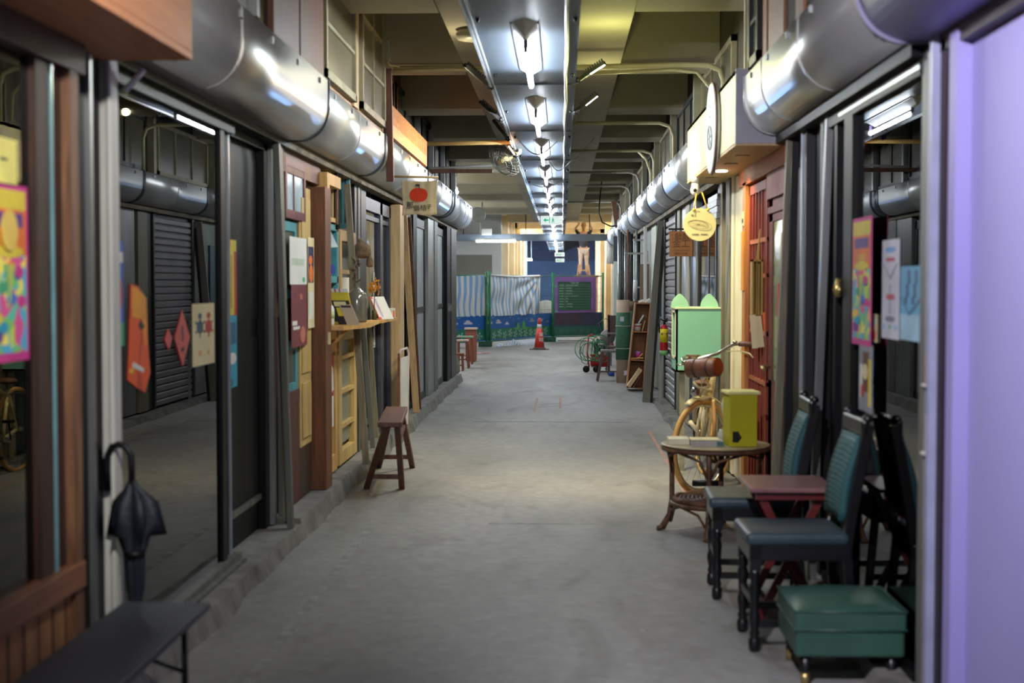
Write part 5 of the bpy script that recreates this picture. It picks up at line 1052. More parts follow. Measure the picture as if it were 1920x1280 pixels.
y = 20.9; b = MB(); b.box(XW(1199,y), XW(1217,y), y, y+0.02, ZW(562,y), ZW(495,y)); tag(b.build('brown_board', mat('hardboard', (140,118,98), 0.7, 0, (124,102,84), 2)), 'brown hardboard sheet standing on top of the crate shelf', 'board')
b = MB(); b.box(XW(1208,21.5), XW(1214,21.5), 21.5, 21.51, ZW(492,21.5), ZW(470,21.5)); tag(b.build('notice', PAPER), 'small white notice on the pale pillar above the hardboard', 'notice')
pm = [ALU, ALUD, BLK, ALU, BRW, ALUD, BLK, WHITE, ALU, BLK, ALU]
for i, px in enumerate([1160,1164.5,1168,1172,1176.5,1180,1184,1189,1193,1197,1202]):
    y = 22.4+0.9*((i*5) % 4) ; b = MB(); x = XW(px, y); b.tube([(x,y,0.06 if x > 1.16 else 0.0),(x,y,2.34)], 0.016 if i % 3 else 0.024, 8)
    tag(b.build('standing_pipe', pm[i]), 'thin metal pipe among the row standing behind the green carpet roll', 'pipe', 'pipes standing behind the carpet roll')
y = 22.3
for p0, z, lb in ((1172, ZW(477,22.3), 'lower horizontal clamp bar across the standing pipes'), (1186, ZW(452,22.3), 'upper horizontal clamp bar across the standing pipes')):
    b = MB(); b.box(XW(p0,y), 1.302, y, y+0.03, z, z+0.03); tag(b.build('pipe_clamp', ALU), lb, 'clamp')
b = MB(); y = 22.2; b.tube([(XW(1190,y),y,ZW(560,y)),(XW(1191,y),y,ZW(525,y))], 0.035, 12); b.box(XW(1190,y), 1.302, y+0.02, y+0.035, ZW(540,y), ZW(537,y)); tag(b.build('paper_roll', PAPER), 'short white paper roll stuck between the standing pipes', 'roll')
y = 26.0; b = MB(); b.box(XW(1150,y), XW(1165,y), y, y+0.05, ZW(490,y), 2.36); tag(b.build('dark_plaque', mat('slate_plaque', (54,62,74), 0.7)), 'dark slate-coloured cloth hanging under the end of the right boxes', 'cloth')

# ---------------- cream sign box, discs and small signs
t = thing('sign_box', 'big cream sign box projecting over the red shopfront', 'sign', (1.15, 9.86, 2.305))
CRS = mat('cream_board', (232,222,182), 0.6, 0, (222,210,166), 1.5); EDG = mat('lilac_grey_board', (176,176,186), 0.6, 0, (160,160,172), 4)
b = MB(); b.box(1.0, 1.02, 8.29, 11.43, 2.31, 2.73); b.box(1.0,1.28,11.41,11.43,2.31,2.73); b.box(1.0,1.28,8.29,11.43,2.70,2.73); b.build('front_board', CRS, t, bevel=0.002)
b = MB(); b.box(1.0, 1.30, 8.27, 8.288, 2.305, 2.732); b.build('end_board', EDG, t)
b = MB(); b.box(1.0, 1.29, 8.27, 11.43, 2.292, 2.306); b.build('bottom_board', wood('soffit_plywood', (206,176,130), (186,154,108), 'y'), t)
for k, y in enumerate((8.9, 9.5, 10.1, 10.75)):
    b = MB(); b.lathe([(0.045,0),(0.045,-0.006),(0.036,-0.008),(0.0,-0.006)], (1.12, y, 2.292), 18); b.build('downlight', emit('downlight_glow', (1,0.85,0.6), 10) if k == 2 else mat('downlight_off', (190,176,140), 0.4), t)
t = thing('round_sign', 'large white round sign mounted flat on the cream sign box', 'sign', (0.97, 9.3, 2.21))
b = MB(); R = 0.29; b.lathe([(0,-0.002),(R-0.004,-0.002),(R,0.004),(R,0.030),(0,0.032)][::1], (0.962, 9.3, 2.50), 48, axis='x', smooth=False); b.build('disc', [mat('sign_white', (216,222,214), 0.5)], t)
b = MB(); b.tube([(0.972, 9.3+(R+0.002)*math.cos(2*math.pi*i/48), 2.5+(R+0.002)*math.sin(2*math.pi*i/48)) for i in range(48)], 0.008, 6, closed=True); b.build('wooden_rim', BRW, t)
b = MB(); b.tube([(0.957, 9.3+0.13*math.cos(2*math.pi*i/30)+0.02*math.sin(2*math.pi*i/30), 2.44+0.13*math.sin(2*math.pi*i/30)*0.6) for i in range(30)], 0.003, 5, closed=True)
for a in range(6): b.bar((0.957,9.3,2.44),(0.957,9.3+0.12*math.cos(a),2.44+0.075*math.sin(a)),0.003,0.003)
b.build('line_drawing', mat('grey_line', (110,116,110), 0.6), t)
text('工', 0.10, (0.957, 9.3, 2.60), (0,-1,0), (0,0,1), MATS['grey_line'], t)
# hanging round sign
y = 10.7; c = Vector((XW(1310,y), y, ZW(422,y))); R = 30.5*y/F
t = thing('hanging_round_sign', 'small cream round sign hanging on yellow cords from the sign box corner', 'sign', c)
b = MB(); b.lathe([(0,-0.006),(R-0.002,-0.006),(R,-0.003),(R,0.006),(0,0.006)], c, 40, axis='y', smooth=False); b.build('disc', mat('pale_wood_disc', (196,188,138), 0.6, 0, (188,178,126), 3), t)
LN = mat('burnt_line', (150,140,90), 0.6); yy = y-0.008
b = MB(); b.tube([c+Vector((0.088*math.cos(2*math.pi*i/36), -0.008, -0.002+0.036*math.sin(2*math.pi*i/36)-0.016*math.cos(2*math.pi*i/36))) for i in range(36)], 0.0012, 5, closed=True)
b.tube([c+Vector((0.072*math.cos(2*math.pi*i/36)-0.006, -0.008, 0.002+0.028*math.sin(2*math.pi*i/36)-0.013*math.cos(2*math.pi*i/36))) for i in range(36)], 0.0009, 5, closed=True)
for a in range(12):
    an = a*math.pi/6; b.tube([c+Vector((0,-0.008,0)), c+Vector((0.066*math.cos(an), -0.008, 0.027*math.sin(an)-0.013*math.cos(an)))], 0.0007, 4)
b.build('wheel_drawing', LN, t)
DKL = mat('dark_burnt_ink', (84,76,50), 0.6)
text('布工', 0.021, c+Vector((-0.045,-0.008,0.068)), (1,0,0), (0,0,1), DKL, t); text('手作', 0.010, c+Vector((-0.01,-0.008,0.098)), (1,0,0), (0,0,1), DKL, t)
text('手作課程．客製維修', 0.0135, c+Vector((0.0,-0.008,-0.073)), (1,0,0), (0,0,1), DKL, t)
tc_ = Vector((XW(1302,y), y, ZW(358,y)))
YC = mat('yellow_cord', (206,178,60), 0.7)
for px0, px1 in ((1304,1299),(1314,1325)):
    b = MB(); b.tube([(XW(px0,y),y,ZW(362,y)), (XW(px1,y),y,ZW(395,y))], 0.005, 8); b.lathe([(0,-0.012),(0.012,-0.006),(0.012,0.006),(0,0.012)], (XW(px1,y),y-0.006,ZW(394,y)), 8); b.build('cord', YC, t)
t = thing('dome_camera', 'white pan camera on the underside of the cream sign box corner', 'camera', tc_)
b = MB(); b.lathe([(0,-0.038),(0.02,-0.036),(0.034,-0.018),(0.036,0.01),(0.03,0.03),(0.026,0.06),(0,0.062)], tc_+Vector((0,0.03,0)), 20); b.build('body', WHITE, t)
b = MB(); b.lathe([(0,-0.006),(0.014,-0.004),(0.014,0.002)], tc_+Vector((-0.006,-0.006,0)), 14, axis='y'); b.build('lens', BLK, t)
b = MB(); b.lathe([(0.03,0.055),(0.034,0.09),(0.034,0.098)], tc_+Vector((0,0.03,0)), 16); b.build('mount', WHITE, t)
# brown metalwork sign
y = 14.0; x0, x1, z0, z1 = XW(1254,y), XW(1297,y), ZW(481,y), ZW(434,y)
t = thing('hanging_wood_sign', 'square brown wooden sign with Chinese writing hanging below the right boxes', 'sign', ((x0+x1)/2, y, z0))
b = MB(); b.box(x0,x1,y,y+0.015,z0,z1); b.build('board', wood('sign_brown', (152,96,48), (128,78,36), 'x'), t, bevel=0.002)
DB = mat('burnt_brown', (88,54,28), 0.7)
text('敲敲', 0.075, ((x0+x1)/2+0.01, y-0.002, z1-0.055), (1,0,0), (0,0,1), DB, t, ext=0.001); text('金工', 0.085, ((x0+x1)/2, y-0.002, z1-0.125), (1,0,0), (0,0,1), DB, t, ext=0.001); text('銀飾工作室', 0.026, ((x0+x1)/2, y-0.002, z0+0.025), (1,0,0), (0,0,1), DB, t, ext=0.001)
b = MB(); b.box(x0+0.04,x1-0.03,y-0.002,y,z0+0.06,z0+0.064); b.build('rule', DB, t)
b = MB(); b.box(x0-0.01, X, y-0.002, y+0.018, z1+0.012, z1+0.03); b.build('bracket_bar', BLK, t)
for x in (x0+0.03, x1-0.03): b = MB(); b.tube([(x,y+0.008,z1),(x,y+0.008,z1+0.02)], 0.003, 6); b.build('hook', BLK, t)
# fire extinguisher
y = 17.0; cx = XW(1244.5,y); r = 7.6*y/F
t = thing('fire_extinguisher', 'red fire extinguisher with yellow label hanging by the roller door', 'fire extinguisher', (cx, y, ZW(668,y)))
zb, zt = ZW(665,y), ZW(608,y); h = zt-zb
b = MB(); b.lathe([(0,0),(r*0.9,0),(r,0.015),(r,h*0.88),(r*0.75,h*0.97),(r*0.3,h),(0,h)], (cx,y,zb), 24); b.build('cylinder', mat('extinguisher_red', (170,28,34), 0.3), t)
b = MB(); b.lathe([(r+0.001,h*0.42),(r+0.001,h*0.86)], (cx,y,zb), 24); b.build('label', mat('label_yellow', (226,206,20), 0.5), t)
b = MB(); b.lathe([(r+0.001,0.0),(r+0.001,h*0.15)], (cx,y,zb), 24); b.build('base_band', mat('band_green', (110,180,110), 0.5), t)
b = MB(); b.lathe([(0.012,0),(0.012,0.04)], (cx,y,zt), 10); b.bar((cx-0.01,y,zt+0.03),(cx+0.045,y-0.01,zt+0.045),0.012,0.01); b.bar((cx-0.01,y,zt+0.045),(cx+0.04,y-0.01,zt+0.075),0.012,0.01); b.tube([(cx,y,zt+0.04),(cx-0.04,y,zt+0.07),(cx-0.06,y,zt+0.03),(cx-0.055,y,zt-0.1)], 0.008, 8); b.build('valve', BLK, t)
text('滅火器', 0.03, (cx, y-r-0.002, zb+h*0.7), (1,0,0), (0,0,1), INK, t)
b = MB(); b.box(cx-0.02, X, y+r, y+r+0.02, zb+0.02, zb+0.06); b.build('bracket', BLK, t)
# mint cabinet with cat ears
y0 = 11.30; y1 = 11.72; x0, x1 = XW(1267,y0), XW(1358,y0); z0, z1 = ZW(697,y0), ZW(579,y0)
t = thing('cat_eared_cabinet', 'mint green book cabinet with two cat ears on its roof', 'cabinet', ((x0+x1)/2, y0+0.2, z0))
b = MB(); w = 0.015
b.box(x0,x1,y0,y0+w,z0,z1); b.box(x0,x1,y1-w,y1,z0,z1); b.box(x1-w,x1,y0,y1,z0,z1); b.box(x0,x1,y0,y1,z0,z0+w)
# left face with an opening
zo0, zo1 = z0+0.12, z1-0.03
b.box(x0,x0+w,y0,y0+0.06,z0,z1); b.box(x0,x0+w,y1-0.06,y1,z0,z1); b.box(x0,x0+w,y0+0.06,y1-0.06,z0,zo0); b.box(x0,x0+w,y0+0.06,y1-0.06,zo1,z1)
b.build('case', MINT, t)
b = MB(); b.box(x0-0.012,x1+0.012,y0-0.012,y1+0.01,z1,z1+0.014); b.build('roof', mat('mint_cream', (206,222,180), 0.6), t, bevel=0.003)
for q in (1276, 1331):
    xc = XW(q-2, y0); pts = [(-0.072,0),(-0.066,0.035),(-0.052,0.065),(-0.03,0.09),(-0.006,0.108),(0.006,0.106),(0.03,0.085),(0.052,0.06),(0.066,0.032),(0.072,0)]
    b = MB(); b.prism(pts, (xc, y0+0.02, z1+0.014), (1,0,0), (0,0,1), (0,-1,0), 0.015); b.build('ear', mat('mint_light', (158,216,178), 0.55), t)
b = MB(); b.box(x0-0.006,x0,y0+0.04,y0+0.06,zo0-0.02,zo1+0.02); b.box(x0-0.006,x0,y1-0.06,y1-0.04,zo0-0.02,zo1+0.02); b.box(x0-0.006,x0,y0+0.04,y1-0.04,zo0-0.02,zo0); b.box(x0-0.006,x0,y0+0.04,y1-0.04,zo1,zo1+0.02); b.build('opening_trim', CREAM, t)
b = MB(); b.box(x0+0.1, x0+0.115, y0+w, y1-w, z0, z1); b.build('inner_board', MINT, t)
for q in (x0+0.06, x1-0.06): b = MB(); b.box(q-0.02,q+0.02,y0+0.1,y0+0.14,0.0 if q < 1.15 else 0.06,z0); b.build('leg', mat('pale_leg', (150,146,120), 0.6), t)
for i, (m, lab) in enumerate(((REDI,'red-spined book in the mint cabinet opening'),(PAPER,'white book in the mint cabinet opening'),(ORG,'orange book in the mint cabinet opening'))):
    b = MB(); b.box(x0+0.02, x0+0.095, y0+0.08+0.05*i, y0+0.115+0.05*i, z0+0.13, z0+0.36-0.03*i); b.box(x0+0.018,x0+0.02,y0+0.085+0.05*i,y0+0.11+0.05*i,z0+0.2,z0+0.25,1); tag(b.build('book', [m, PAPW]), lab, 'book')

# ---------------- bicycle
def bike():
    W_ = Vector((1.0, 10.15, 0.33)); R = 0.325
    t = thing('bicycle', 'old cream bicycle parked against the right shopfront, front wheel turned', 'bicycle', (1.02, 10.6, 0))
    TIRE = mat('tan_tyre', (206,164,92), 0.6, 0, (184,142,74), 8); CH_ = mat('chrome', (190,188,176), 0.2, 0.9); FRM = mat('cream_enamel', (214,200,150), 0.35, 0, (196,180,126), 4)
    # wheel plane: horizontal direction h, steering turned towards the corridor
    ang = math.radians(42); h = Vector((-math.sin(ang), math.cos(ang)*-1, 0))
    def wheel(c, h, name):
        up = Vector((0,0,1)); ax = h.cross(up)
        w = MB(); w.tube([c+(h*math.cos(2*math.pi*i/48)+up*math.sin(2*math.pi*i/48))*R for i in range(48)], 0.019, 10, closed=True); tyre = w.build(name, TIRE, t)
        w = MB(); w.tube([c+(h*math.cos(2*math.pi*i/48)+up*math.sin(2*math.pi*i/48))*(R-0.024) for i in range(48)], 0.010, 8, closed=True); w.build('rim', CH_, tyre)
        w = MB()
        for i in range(28):
            a = 2*math.pi*i/28; a2 = a+0.35*(1 if i % 2 else -1); e = ax*0.03*(1 if i % 4 < 2 else -1)
            w.tube([c+e+(h*math.cos(a2)+up*math.sin(a2))*0.018, c+(h*math.cos(a)+up*math.sin(a))*(R-0.028)], 0.0012, 4)
        w.build('spokes', CH_, tyre)
        w = MB(); w.tube([c-ax*0.055, c-ax*0.035, c+ax*0.035, c+ax*0.055], [0.008,0.02,0.02,0.008], 12); w.build('hub', CH_, tyre)
        return ax
    ax = wheel(W_, h, 'wheel')
    up = Vector((0,0,1)); head = W_ - h*0.10 + up*0.36; stem = W_ - h*0.16+up*0.60
    for s in (-1, 1):
        f = MB(); f.tube([W_+ax*0.052*s, W_+ax*0.052*s-h*0.02+up*0.15, W_+ax*0.045*s-h*0.08+up*0.34], 0.011, 8); f.build('fork_blade', FRM, t)
    f = MB(); f.tube([head-up*0.02, stem], 0.018, 10); f.build('head_tube', FRM, t)
    f = MB(); m = []
    arc_ = [W_+(h*math.cos(a)+up*math.sin(a))*(R+0.032) for a in [math.radians(60+ (175-60)*k/14) for k in range(15)]]
    n0 = len(f.v)
    for k, p in enumerate(arc_):
        d = (p-W_).normalized(); f.v += [p-ax*0.032, p-ax*0.018+d*0.012, p+ax*0.018+d*0.012, p+ax*0.032]
    for k in range(14):
        for j in range(3): f.f.append([4*k+j, 4*k+j+1, 4*k+j+5, 4*k+j+4]); f.m.append(0); f.sm.append(True)
    o = f.build('mudguard', FRM, t); q = o.modifiers.new('s','SOLIDIFY'); q.thickness = 0.002
    # frame runs back along the wall
    bb = Vector((1.07, 10.82, 0.29)); rear = Vector((1.12, 11.22, 0.33)); seat = Vector((1.09, 10.98, 0.66)); hd = head; hs = stem-up*0.08
    for a, c in ((hd, bb), (hs, seat-up*0.04), (bb, seat), (bb, rear), (seat, rear)):
        f = MB(); f.tube([a, c], 0.014, 10); f.build('frame_tube', FRM, t)
    wheel(rear, Vector((0.1,-1,0)).normalized(), 'wheel')
    f = MB(); c = seat+up*0.05; f.lathe([(0,0),(0.06,0),(0.085,0.02),(0.07,0.045),(0,0.055)], c, 16); f.build('saddle', BRW, t, sub=1)
    f = MB(); f.tube([bb-Vector((0.06,0,0)), bb+Vector((0.06,0,0))], 0.02, 10); f.lathe([(0.085,-0.004),(0.09,0),(0.085,0.004),(0.02,0.004)], bb+Vector((0.04,0,0)), 24, axis='x'); f.build('crank', CH_, t)
    for s in (-1,1):
        p0 = bb+Vector((0.06*s,0,0)); p1 = p0+Vector((0.01*s,0.06*s,-0.15*s)); f = MB(); f.tube([p0,p1], 0.008, 6); f.bar(p1-Vector((0.0,0.04,0)), p1+Vector((0.0,0.04,0)), 0.07, 0.022); f.build('pedal', BLK, t)
    f = MB(); c = Vector((XW(1323,9.95), 9.95, ZW(893,10.3))); f.tube([c-Vector((0.09,0,0)), c+Vector((0.09,0,0))], 0.022, 10); f.build('front_peg', BLK, t)
    # handlebar
    P = lambda px, py, y: Vector((XW(px,y), y, ZW(py,y)))
    f = MB(); pts = [P(1304,676,10.5), P(1288,679,10.42), P(1279,673,10.3), P(1283,677,10.12), P(1300,674,10.05), P(1330,668,10.05), P(1355,660,10.02), P(1368,650,9.95), P(1380,645,9.85), P(1405,646,9.6)]
    pts = [P(1303,670,10.35), P(1288,669,10.28), P(1279,672,10.18), P(1281,679,10.08), P(1296,677,10.02), P(1316,670,10.02), P(1345,662,10.0), P(1362,652,9.95), P(1374,645,9.9), P(1386,644,9.85), P(1398,645,9.78)]
    f.tube(pts, 0.0125, 10); f.build('handlebar', CH_, t)
    f = MB(); f.tube([pts[9], P(1411,645,9.72)], 0.018, 12); f.build('grip', BRW, t)
    f = MB(); f.tube([pts[1], P(1310,669,10.45)], 0.018, 12); f.build('grip', BRW, t)
    f = MB(); f.tube([P(1388,651,9.82), P(1388,658,9.82), P(1396,660,9.78), P(1404,662,9.74), P(1411,670,9.7)], 0.006, 8); f.tube([P(1362,658,9.93), P(1388,657,9.82)], 0.003, 6); f.build('brake_lever', FRM, t)
    f = MB(); f.tube([P(1286,680,10.1), P(1275,684,10.1), P(1268,682,10.12)], 0.006, 8); f.tube([P(1278,680,10.1), P(1312,706,10.06), P(1318,735,10.1)], 0.004, 6); f.build('brake_lever', CH_, t)
    f = MB(); c = P(1377,642,9.88); f.lathe([(0,0),(0.018,0),(0.016,0.012),(0,0.017)], c, 14); f.build('bell', CH_, t)
    f = MB(); f.tube([stem, P(1320,672,10.03)], 0.014, 10); f.build('stem', CH_, t)
    f = MB(); c = P(1303,733,10.0); f.lathe([(0,-0.05),(0.030,-0.045),(0.036,-0.03),(0.030,0.01),(0.015,0.035),(0,0.04)], c, 18, axis='y'); f.build('headlamp', mat('lamp_chrome', (200,204,206), 0.08, 0.95), t)
    f = MB(); f.bar(c+Vector((0,0.02,0.0)), head+Vector((0,0,0.05)), 0.02, 0.006); f.build('lamp_bracket', FRM, t)
    f = MB(); f.tube([P(1328,700,10.02),P(1322,715,10.0),P(1330,722,10.0),P(1318,728,10.02),P(1312,742,10.05)], 0.012, 8); f.tube([P(1300,715,10.02),P(1308,725,10.0),P(1326,730,9.98)], 0.009, 8); f.tube([P(1298,745,10.02),P(1318,748,10),P(1336,742,9.98)], 0.007, 6); f.build('brake_rod', FRM, t)
    f = MB(); f.tube([P(1320,770,9.95),P(1318,782,9.9),P(1322,800,9.9)], 0.014, 8); f.tube([P(1294,790,9.85),P(1300,798,9.82),P(1308,808,9.82),P(1308,822,9.85)], 0.016, 8); f.build('cream_strap', mat('cream_strap_cloth', (232,218,172), 0.8), t)
    f = MB(); f.tube([P(1337,752,9.98),P(1340,790,9.95),P(1337,826,9.95)], 0.012, 8); f.build('fork_stay', mat('orange_enamel', (226,172,96), 0.4), t)
    # leather roll in front of the bar
    r = thing('leather_roll', 'brown leather tool roll strapped under the bicycle handlebar', 'roll bag', P(1318,690,9.92))
    f = MB(); a, c = P(1293,690,9.96), P(1345,687,9.80); f.tube([a-(c-a)*0.02, a, c, c+(c-a)*0.01], [0.05,0.066,0.066,0.064], 24); f.build('body', mat('leather_brown', (112,70,52), 0.45, 0, (88,54,40), 6, bump=0.15), r)
    f = MB(); d = (c-a).normalized(); f.tube([c+d*0.001, c+d*0.006], 0.060, 24); f.build('end_cap', mat('leather_tan', (158,84,44), 0.5, 0, (134,68,34), 12), r)
    f = MB()
    for k in (0.28, 0.75):
        q = a.lerp(c, k); f.tube([q-d*0.006, q+d*0.006], 0.0685, 24)
    f.build('strap', BRWD, r)
bike()

# ---------------- round rattan table and what stands on it
def ratt():
    c = Vector((0.925, 8.55, 0)); zt = 0.54; R = 0.325
    t = thing('rattan_table', 'round brown rattan table with lower shelf and clawed feet', 'table', c)
    b = MB(); b.lathe([(0,zt-0.012),(R-0.02,zt-0.014),(R,zt-0.008),(R,zt-0.002),(R-0.01,zt),(0,zt)], c, 48); b.build('tabletop', wood('olive_top', (168,156,120), (130,116,84), 'x', 0.35), t)
    b = MB(); b.tube([c+Vector(((R-0.012)*math.cos(2*math.pi*i/48), (R-0.012)*math.sin(2*math.pi*i/48), zt-0.026)) for i in range(48)], 0.014, 8, closed=True); b.build('edge_band', RATN, t)
    zs_ = 0.205
    b = MB(); 
    for r in [0.245, 0.215, 0.19, 0.165, 0.14, 0.115, 0.09, 0.065, 0.04]: b.tube([c+Vector((r*math.cos(2*math.pi*i/40), r*math.sin(2*math.pi*i/40), zs_+0.004*math.sin(i*1.6))) for i in range(40)], 0.010 if r < 0.24 else 0.018, 6, closed=True)
    b.build('lower_shelf', RATN, t)
    b = MB(); b.tube([c+Vector((0.262*math.cos(2*math.pi*i/40), 0.262*math.sin(2*math.pi*i/40), zs_-0.025)) for i in range(40)], 0.014, 8, closed=True); b.build('shelf_band', RATN, t)
    a0 = math.radians(-104)
    for k in range(4):
        a = a0+k*math.pi/2; d = Vector((math.cos(a), math.sin(a), 0)); e = Vector((-math.sin(a), math.cos(a), 0))
        b = MB(); b.tube([c+d*0.285+Vector((0,0,zt-0.03)), c+d*0.262+Vector((0,0,0.40)), c+d*0.262+Vector((0,0,0.2)), c+d*0.275+Vector((0,0,0.1)), c+d*0.32+Vector((0,0,0.02)), c+d*0.35+Vector((0,0,0.012))], [0.016,0.015,0.016,0.018,0.022,0.014], 10); leg = b.build('leg', RATN, t)
        b = MB()
        for j in (-1,0,1): b.tube([c+d*0.31+e*0.012*j+Vector((0,0,0.03)), c+d*0.352+e*0.016*j+Vector((0,0,0.008))], [0.012,0.008], 6)
        b.build('claw_foot', RATN, leg)
        for sg in (-1, 1):
            b = MB(); a1 = a+sg*math.pi/4
            q = [c+Vector((0.262*math.cos(a+sg*0.04), 0.262*math.sin(a+sg*0.04), 0.36)), c+Vector((0.275*math.cos(a+sg*0.2), 0.275*math.sin(a+sg*0.2), 0.46)), c+Vector((0.285*math.cos(a1), 0.285*math.sin(a1), zt-0.035))]
            b.tube(q, 0.009, 8); b.build('bent_cane', RATN, t); b = MB(); b.tube([c+Vector((0.268*math.cos(a+sg*0.05), 0.268*math.sin(a+sg*0.05), 0.06)), c+Vector((0.262*math.cos(a+sg*0.25), 0.262*math.sin(a+sg*0.25), 0.14)), c+Vector((0.258*math.cos(a1), 0.258*math.sin(a1), zs_-0.03))], 0.008, 8); b.build('bent_cane', RATN, t)
    return zt
zt = ratt()
y = 8.42; x0, x1 = XW(1366,y), XW(1419,y)
t = thing('yellow_tin_box', 'tall mustard yellow box with pale lid and black clip on the rattan table', 'box', (1.07, y+0.08, zt))
b = MB(); b.box(0,0.165,0,0.19,0.0,0.305); 
for v in b.v: v.x, v.y = v.x*math.cos(0.1)-v.y*math.sin(0.1), v.x*math.sin(0.1)+v.y*math.cos(0.1)
b.v = [v+Vector((x0, y-0.05, zt)) for v in b.v]; b.build('body', YEL, t, bevel=0.004)
b = MB(); b.box(-0.012,0.185,-0.004,0.2,0.0,0.02); b.v = [Vector((v.x*math.cos(0.1)-v.y*math.sin(0.1), v.x*math.sin(0.1)+v.y*math.cos(0.1), v.z))+Vector((x0, y-0.05, zt+0.305)) for v in b.v]; b.build('lid', mat('lid_cream', (222,214,140), 0.6), t, bevel=0.006)
b = MB(); b.bar((x0+0.035,y-0.052,zt+0.03),(x0+0.035,y-0.052,zt+0.09),0.035,0.02); b.tube([(x0+0.05,y-0.06,zt+0.045),(x0+0.062,y-0.07,zt+0.06),(x0+0.05,y-0.06,zt+0.08)], 0.005, 6); b.build('bulldog_clip', BLK, t)
def flat_item(name, px0, px1, y0, dy, h, m, lab, cat, zz=None, rz=0.0, deco=None):
    x0, x1 = XW(px0,y0), XW(px1,y0); b = MB(); zz = zt if zz is None else zz; b.box(x0,x1,y0,y0+dy,zz,zz+h)
    if deco: b.box(x0+(x1-x0)*deco[0], x0+(x1-x0)*deco[1], y0-0.0008, y0, zz+0.003, zz+h-0.003, 1)
    tag(b.build(name, m, bevel=0.002), lab, cat)
flat_item('folded_towel', 1254, 1293, 8.46, 0.16, 0.035, mat('off_white_cloth', (226,220,190), 0.9, bump=0.3, rgb2=(210,204,172)), 'folded off-white cloth at the left edge of the rattan table', 'cloth')
flat_item('book', 1297, 1356, 8.36, 0.15, 0.034, [mat('lilac_grey_cover', (170,166,160), 0.6), mat('teal_spine', (70,110,110), 0.6)], 'thick lilac-grey book with a teal band lying on the rattan table', 'book', deco=(0.80,1.0))
flat_item('booklet', 1296, 1350, 8.37, 0.14, 0.006, [PAPW, GRI], 'cream and green booklet lying on top of the thick book', 'booklet', zz=zt+0.036)
for i, (px, r, h, m, lab) in enumerate([(1352,0.022,0.085,mat('milky_plastic', (196,196,176), 0.4),'small milky bottle on the rattan table beside the yellow box'),(1361,0.025,0.10,mat('milky_plastic', (196,196,176)),'second milky bottle touching the yellow box')]):
    b = MB(); b.lathe([(0,0),(r,0),(r,h*0.7),(r*0.6,h*0.85),(r*0.5,h),(0,h)], (XW(px,8.56+0.05*i), 8.56+0.05*i, zt), 16); tag(b.build('small_bottle', m), lab, 'bottle')
t = thing('figurine', 'red and white ornament peeking out behind the yellow box', 'ornament', (XW(1362,8.72), 8.72, zt))
c = Vector((XW(1364,8.70), 8.70, zt)); b = MB(); b.lathe([(0,0),(0.03,0),(0.034,0.03),(0.02,0.08),(0.016,0.14),(0,0.15)], c, 16); b.build('body', mat('ornament_red', (206,60,50), 0.5), t)
b = MB(); b.lathe([(0,0.13),(0.02,0.135),(0.035,0.17),(0.04,0.22),(0.03,0.26),(0,0.275)], c, 16); b.build('head', mat('ornament_white', (216,206,176), 0.6), t)
b = MB(); b.lathe([(0.0,0.075),(0.028,0.08),(0.0,0.095)], c+Vector((-0.012,-0.02,0)), 12); b.build('yellow_trim', YEI, t)

# ---------------- dining chairs
PAT = mat('teal_pattern_fabric', (44,118,112), 0.7, 0, (30,92,90), 8)
def dotted(name, base, dot, sc):
    m = bpy.data.materials.new(name); m.use_nodes = True; nt = m.node_tree; b = nt.nodes['Principled BSDF']; b.inputs['Roughness'].default_value = 0.7
    tc = nt.nodes.new('ShaderNodeTexCoord'); mp = nt.nodes.new('ShaderNodeMapping'); mp.inputs['Scale'].default_value = (sc*0.01, sc, sc*1.6); nt.links.new(tc.outputs['Object'], mp.inputs[0])
    v = nt.nodes.new('ShaderNodeTexVoronoi'); v.inputs['Scale'].default_value = 1; v.inputs['Randomness'].default_value = 0.15; nt.links.new(mp.outputs[0], v.inputs['Vector'])
    cr = nt.nodes.new('ShaderNodeValToRGB'); cr.color_ramp.interpolation = 'LINEAR'; e = cr.color_ramp.elements; e[0].position = 0.2; e[0].color = (*lin(dot), 1); e[1].position = 0.32; e[1].color = (*lin(base), 1)
    nt.links.new(v.outputs['Distance'], cr.inputs[0]); nt.links.new(cr.outputs[0], b.inputs['Base Color']); return m
DOT = dotted('teal_dotted_fabric', (24,70,74), (84,134,130), 30)
LEGM = mat('black_lacquer', (20,20,24), 0.3, 0, (14,14,16), 5)
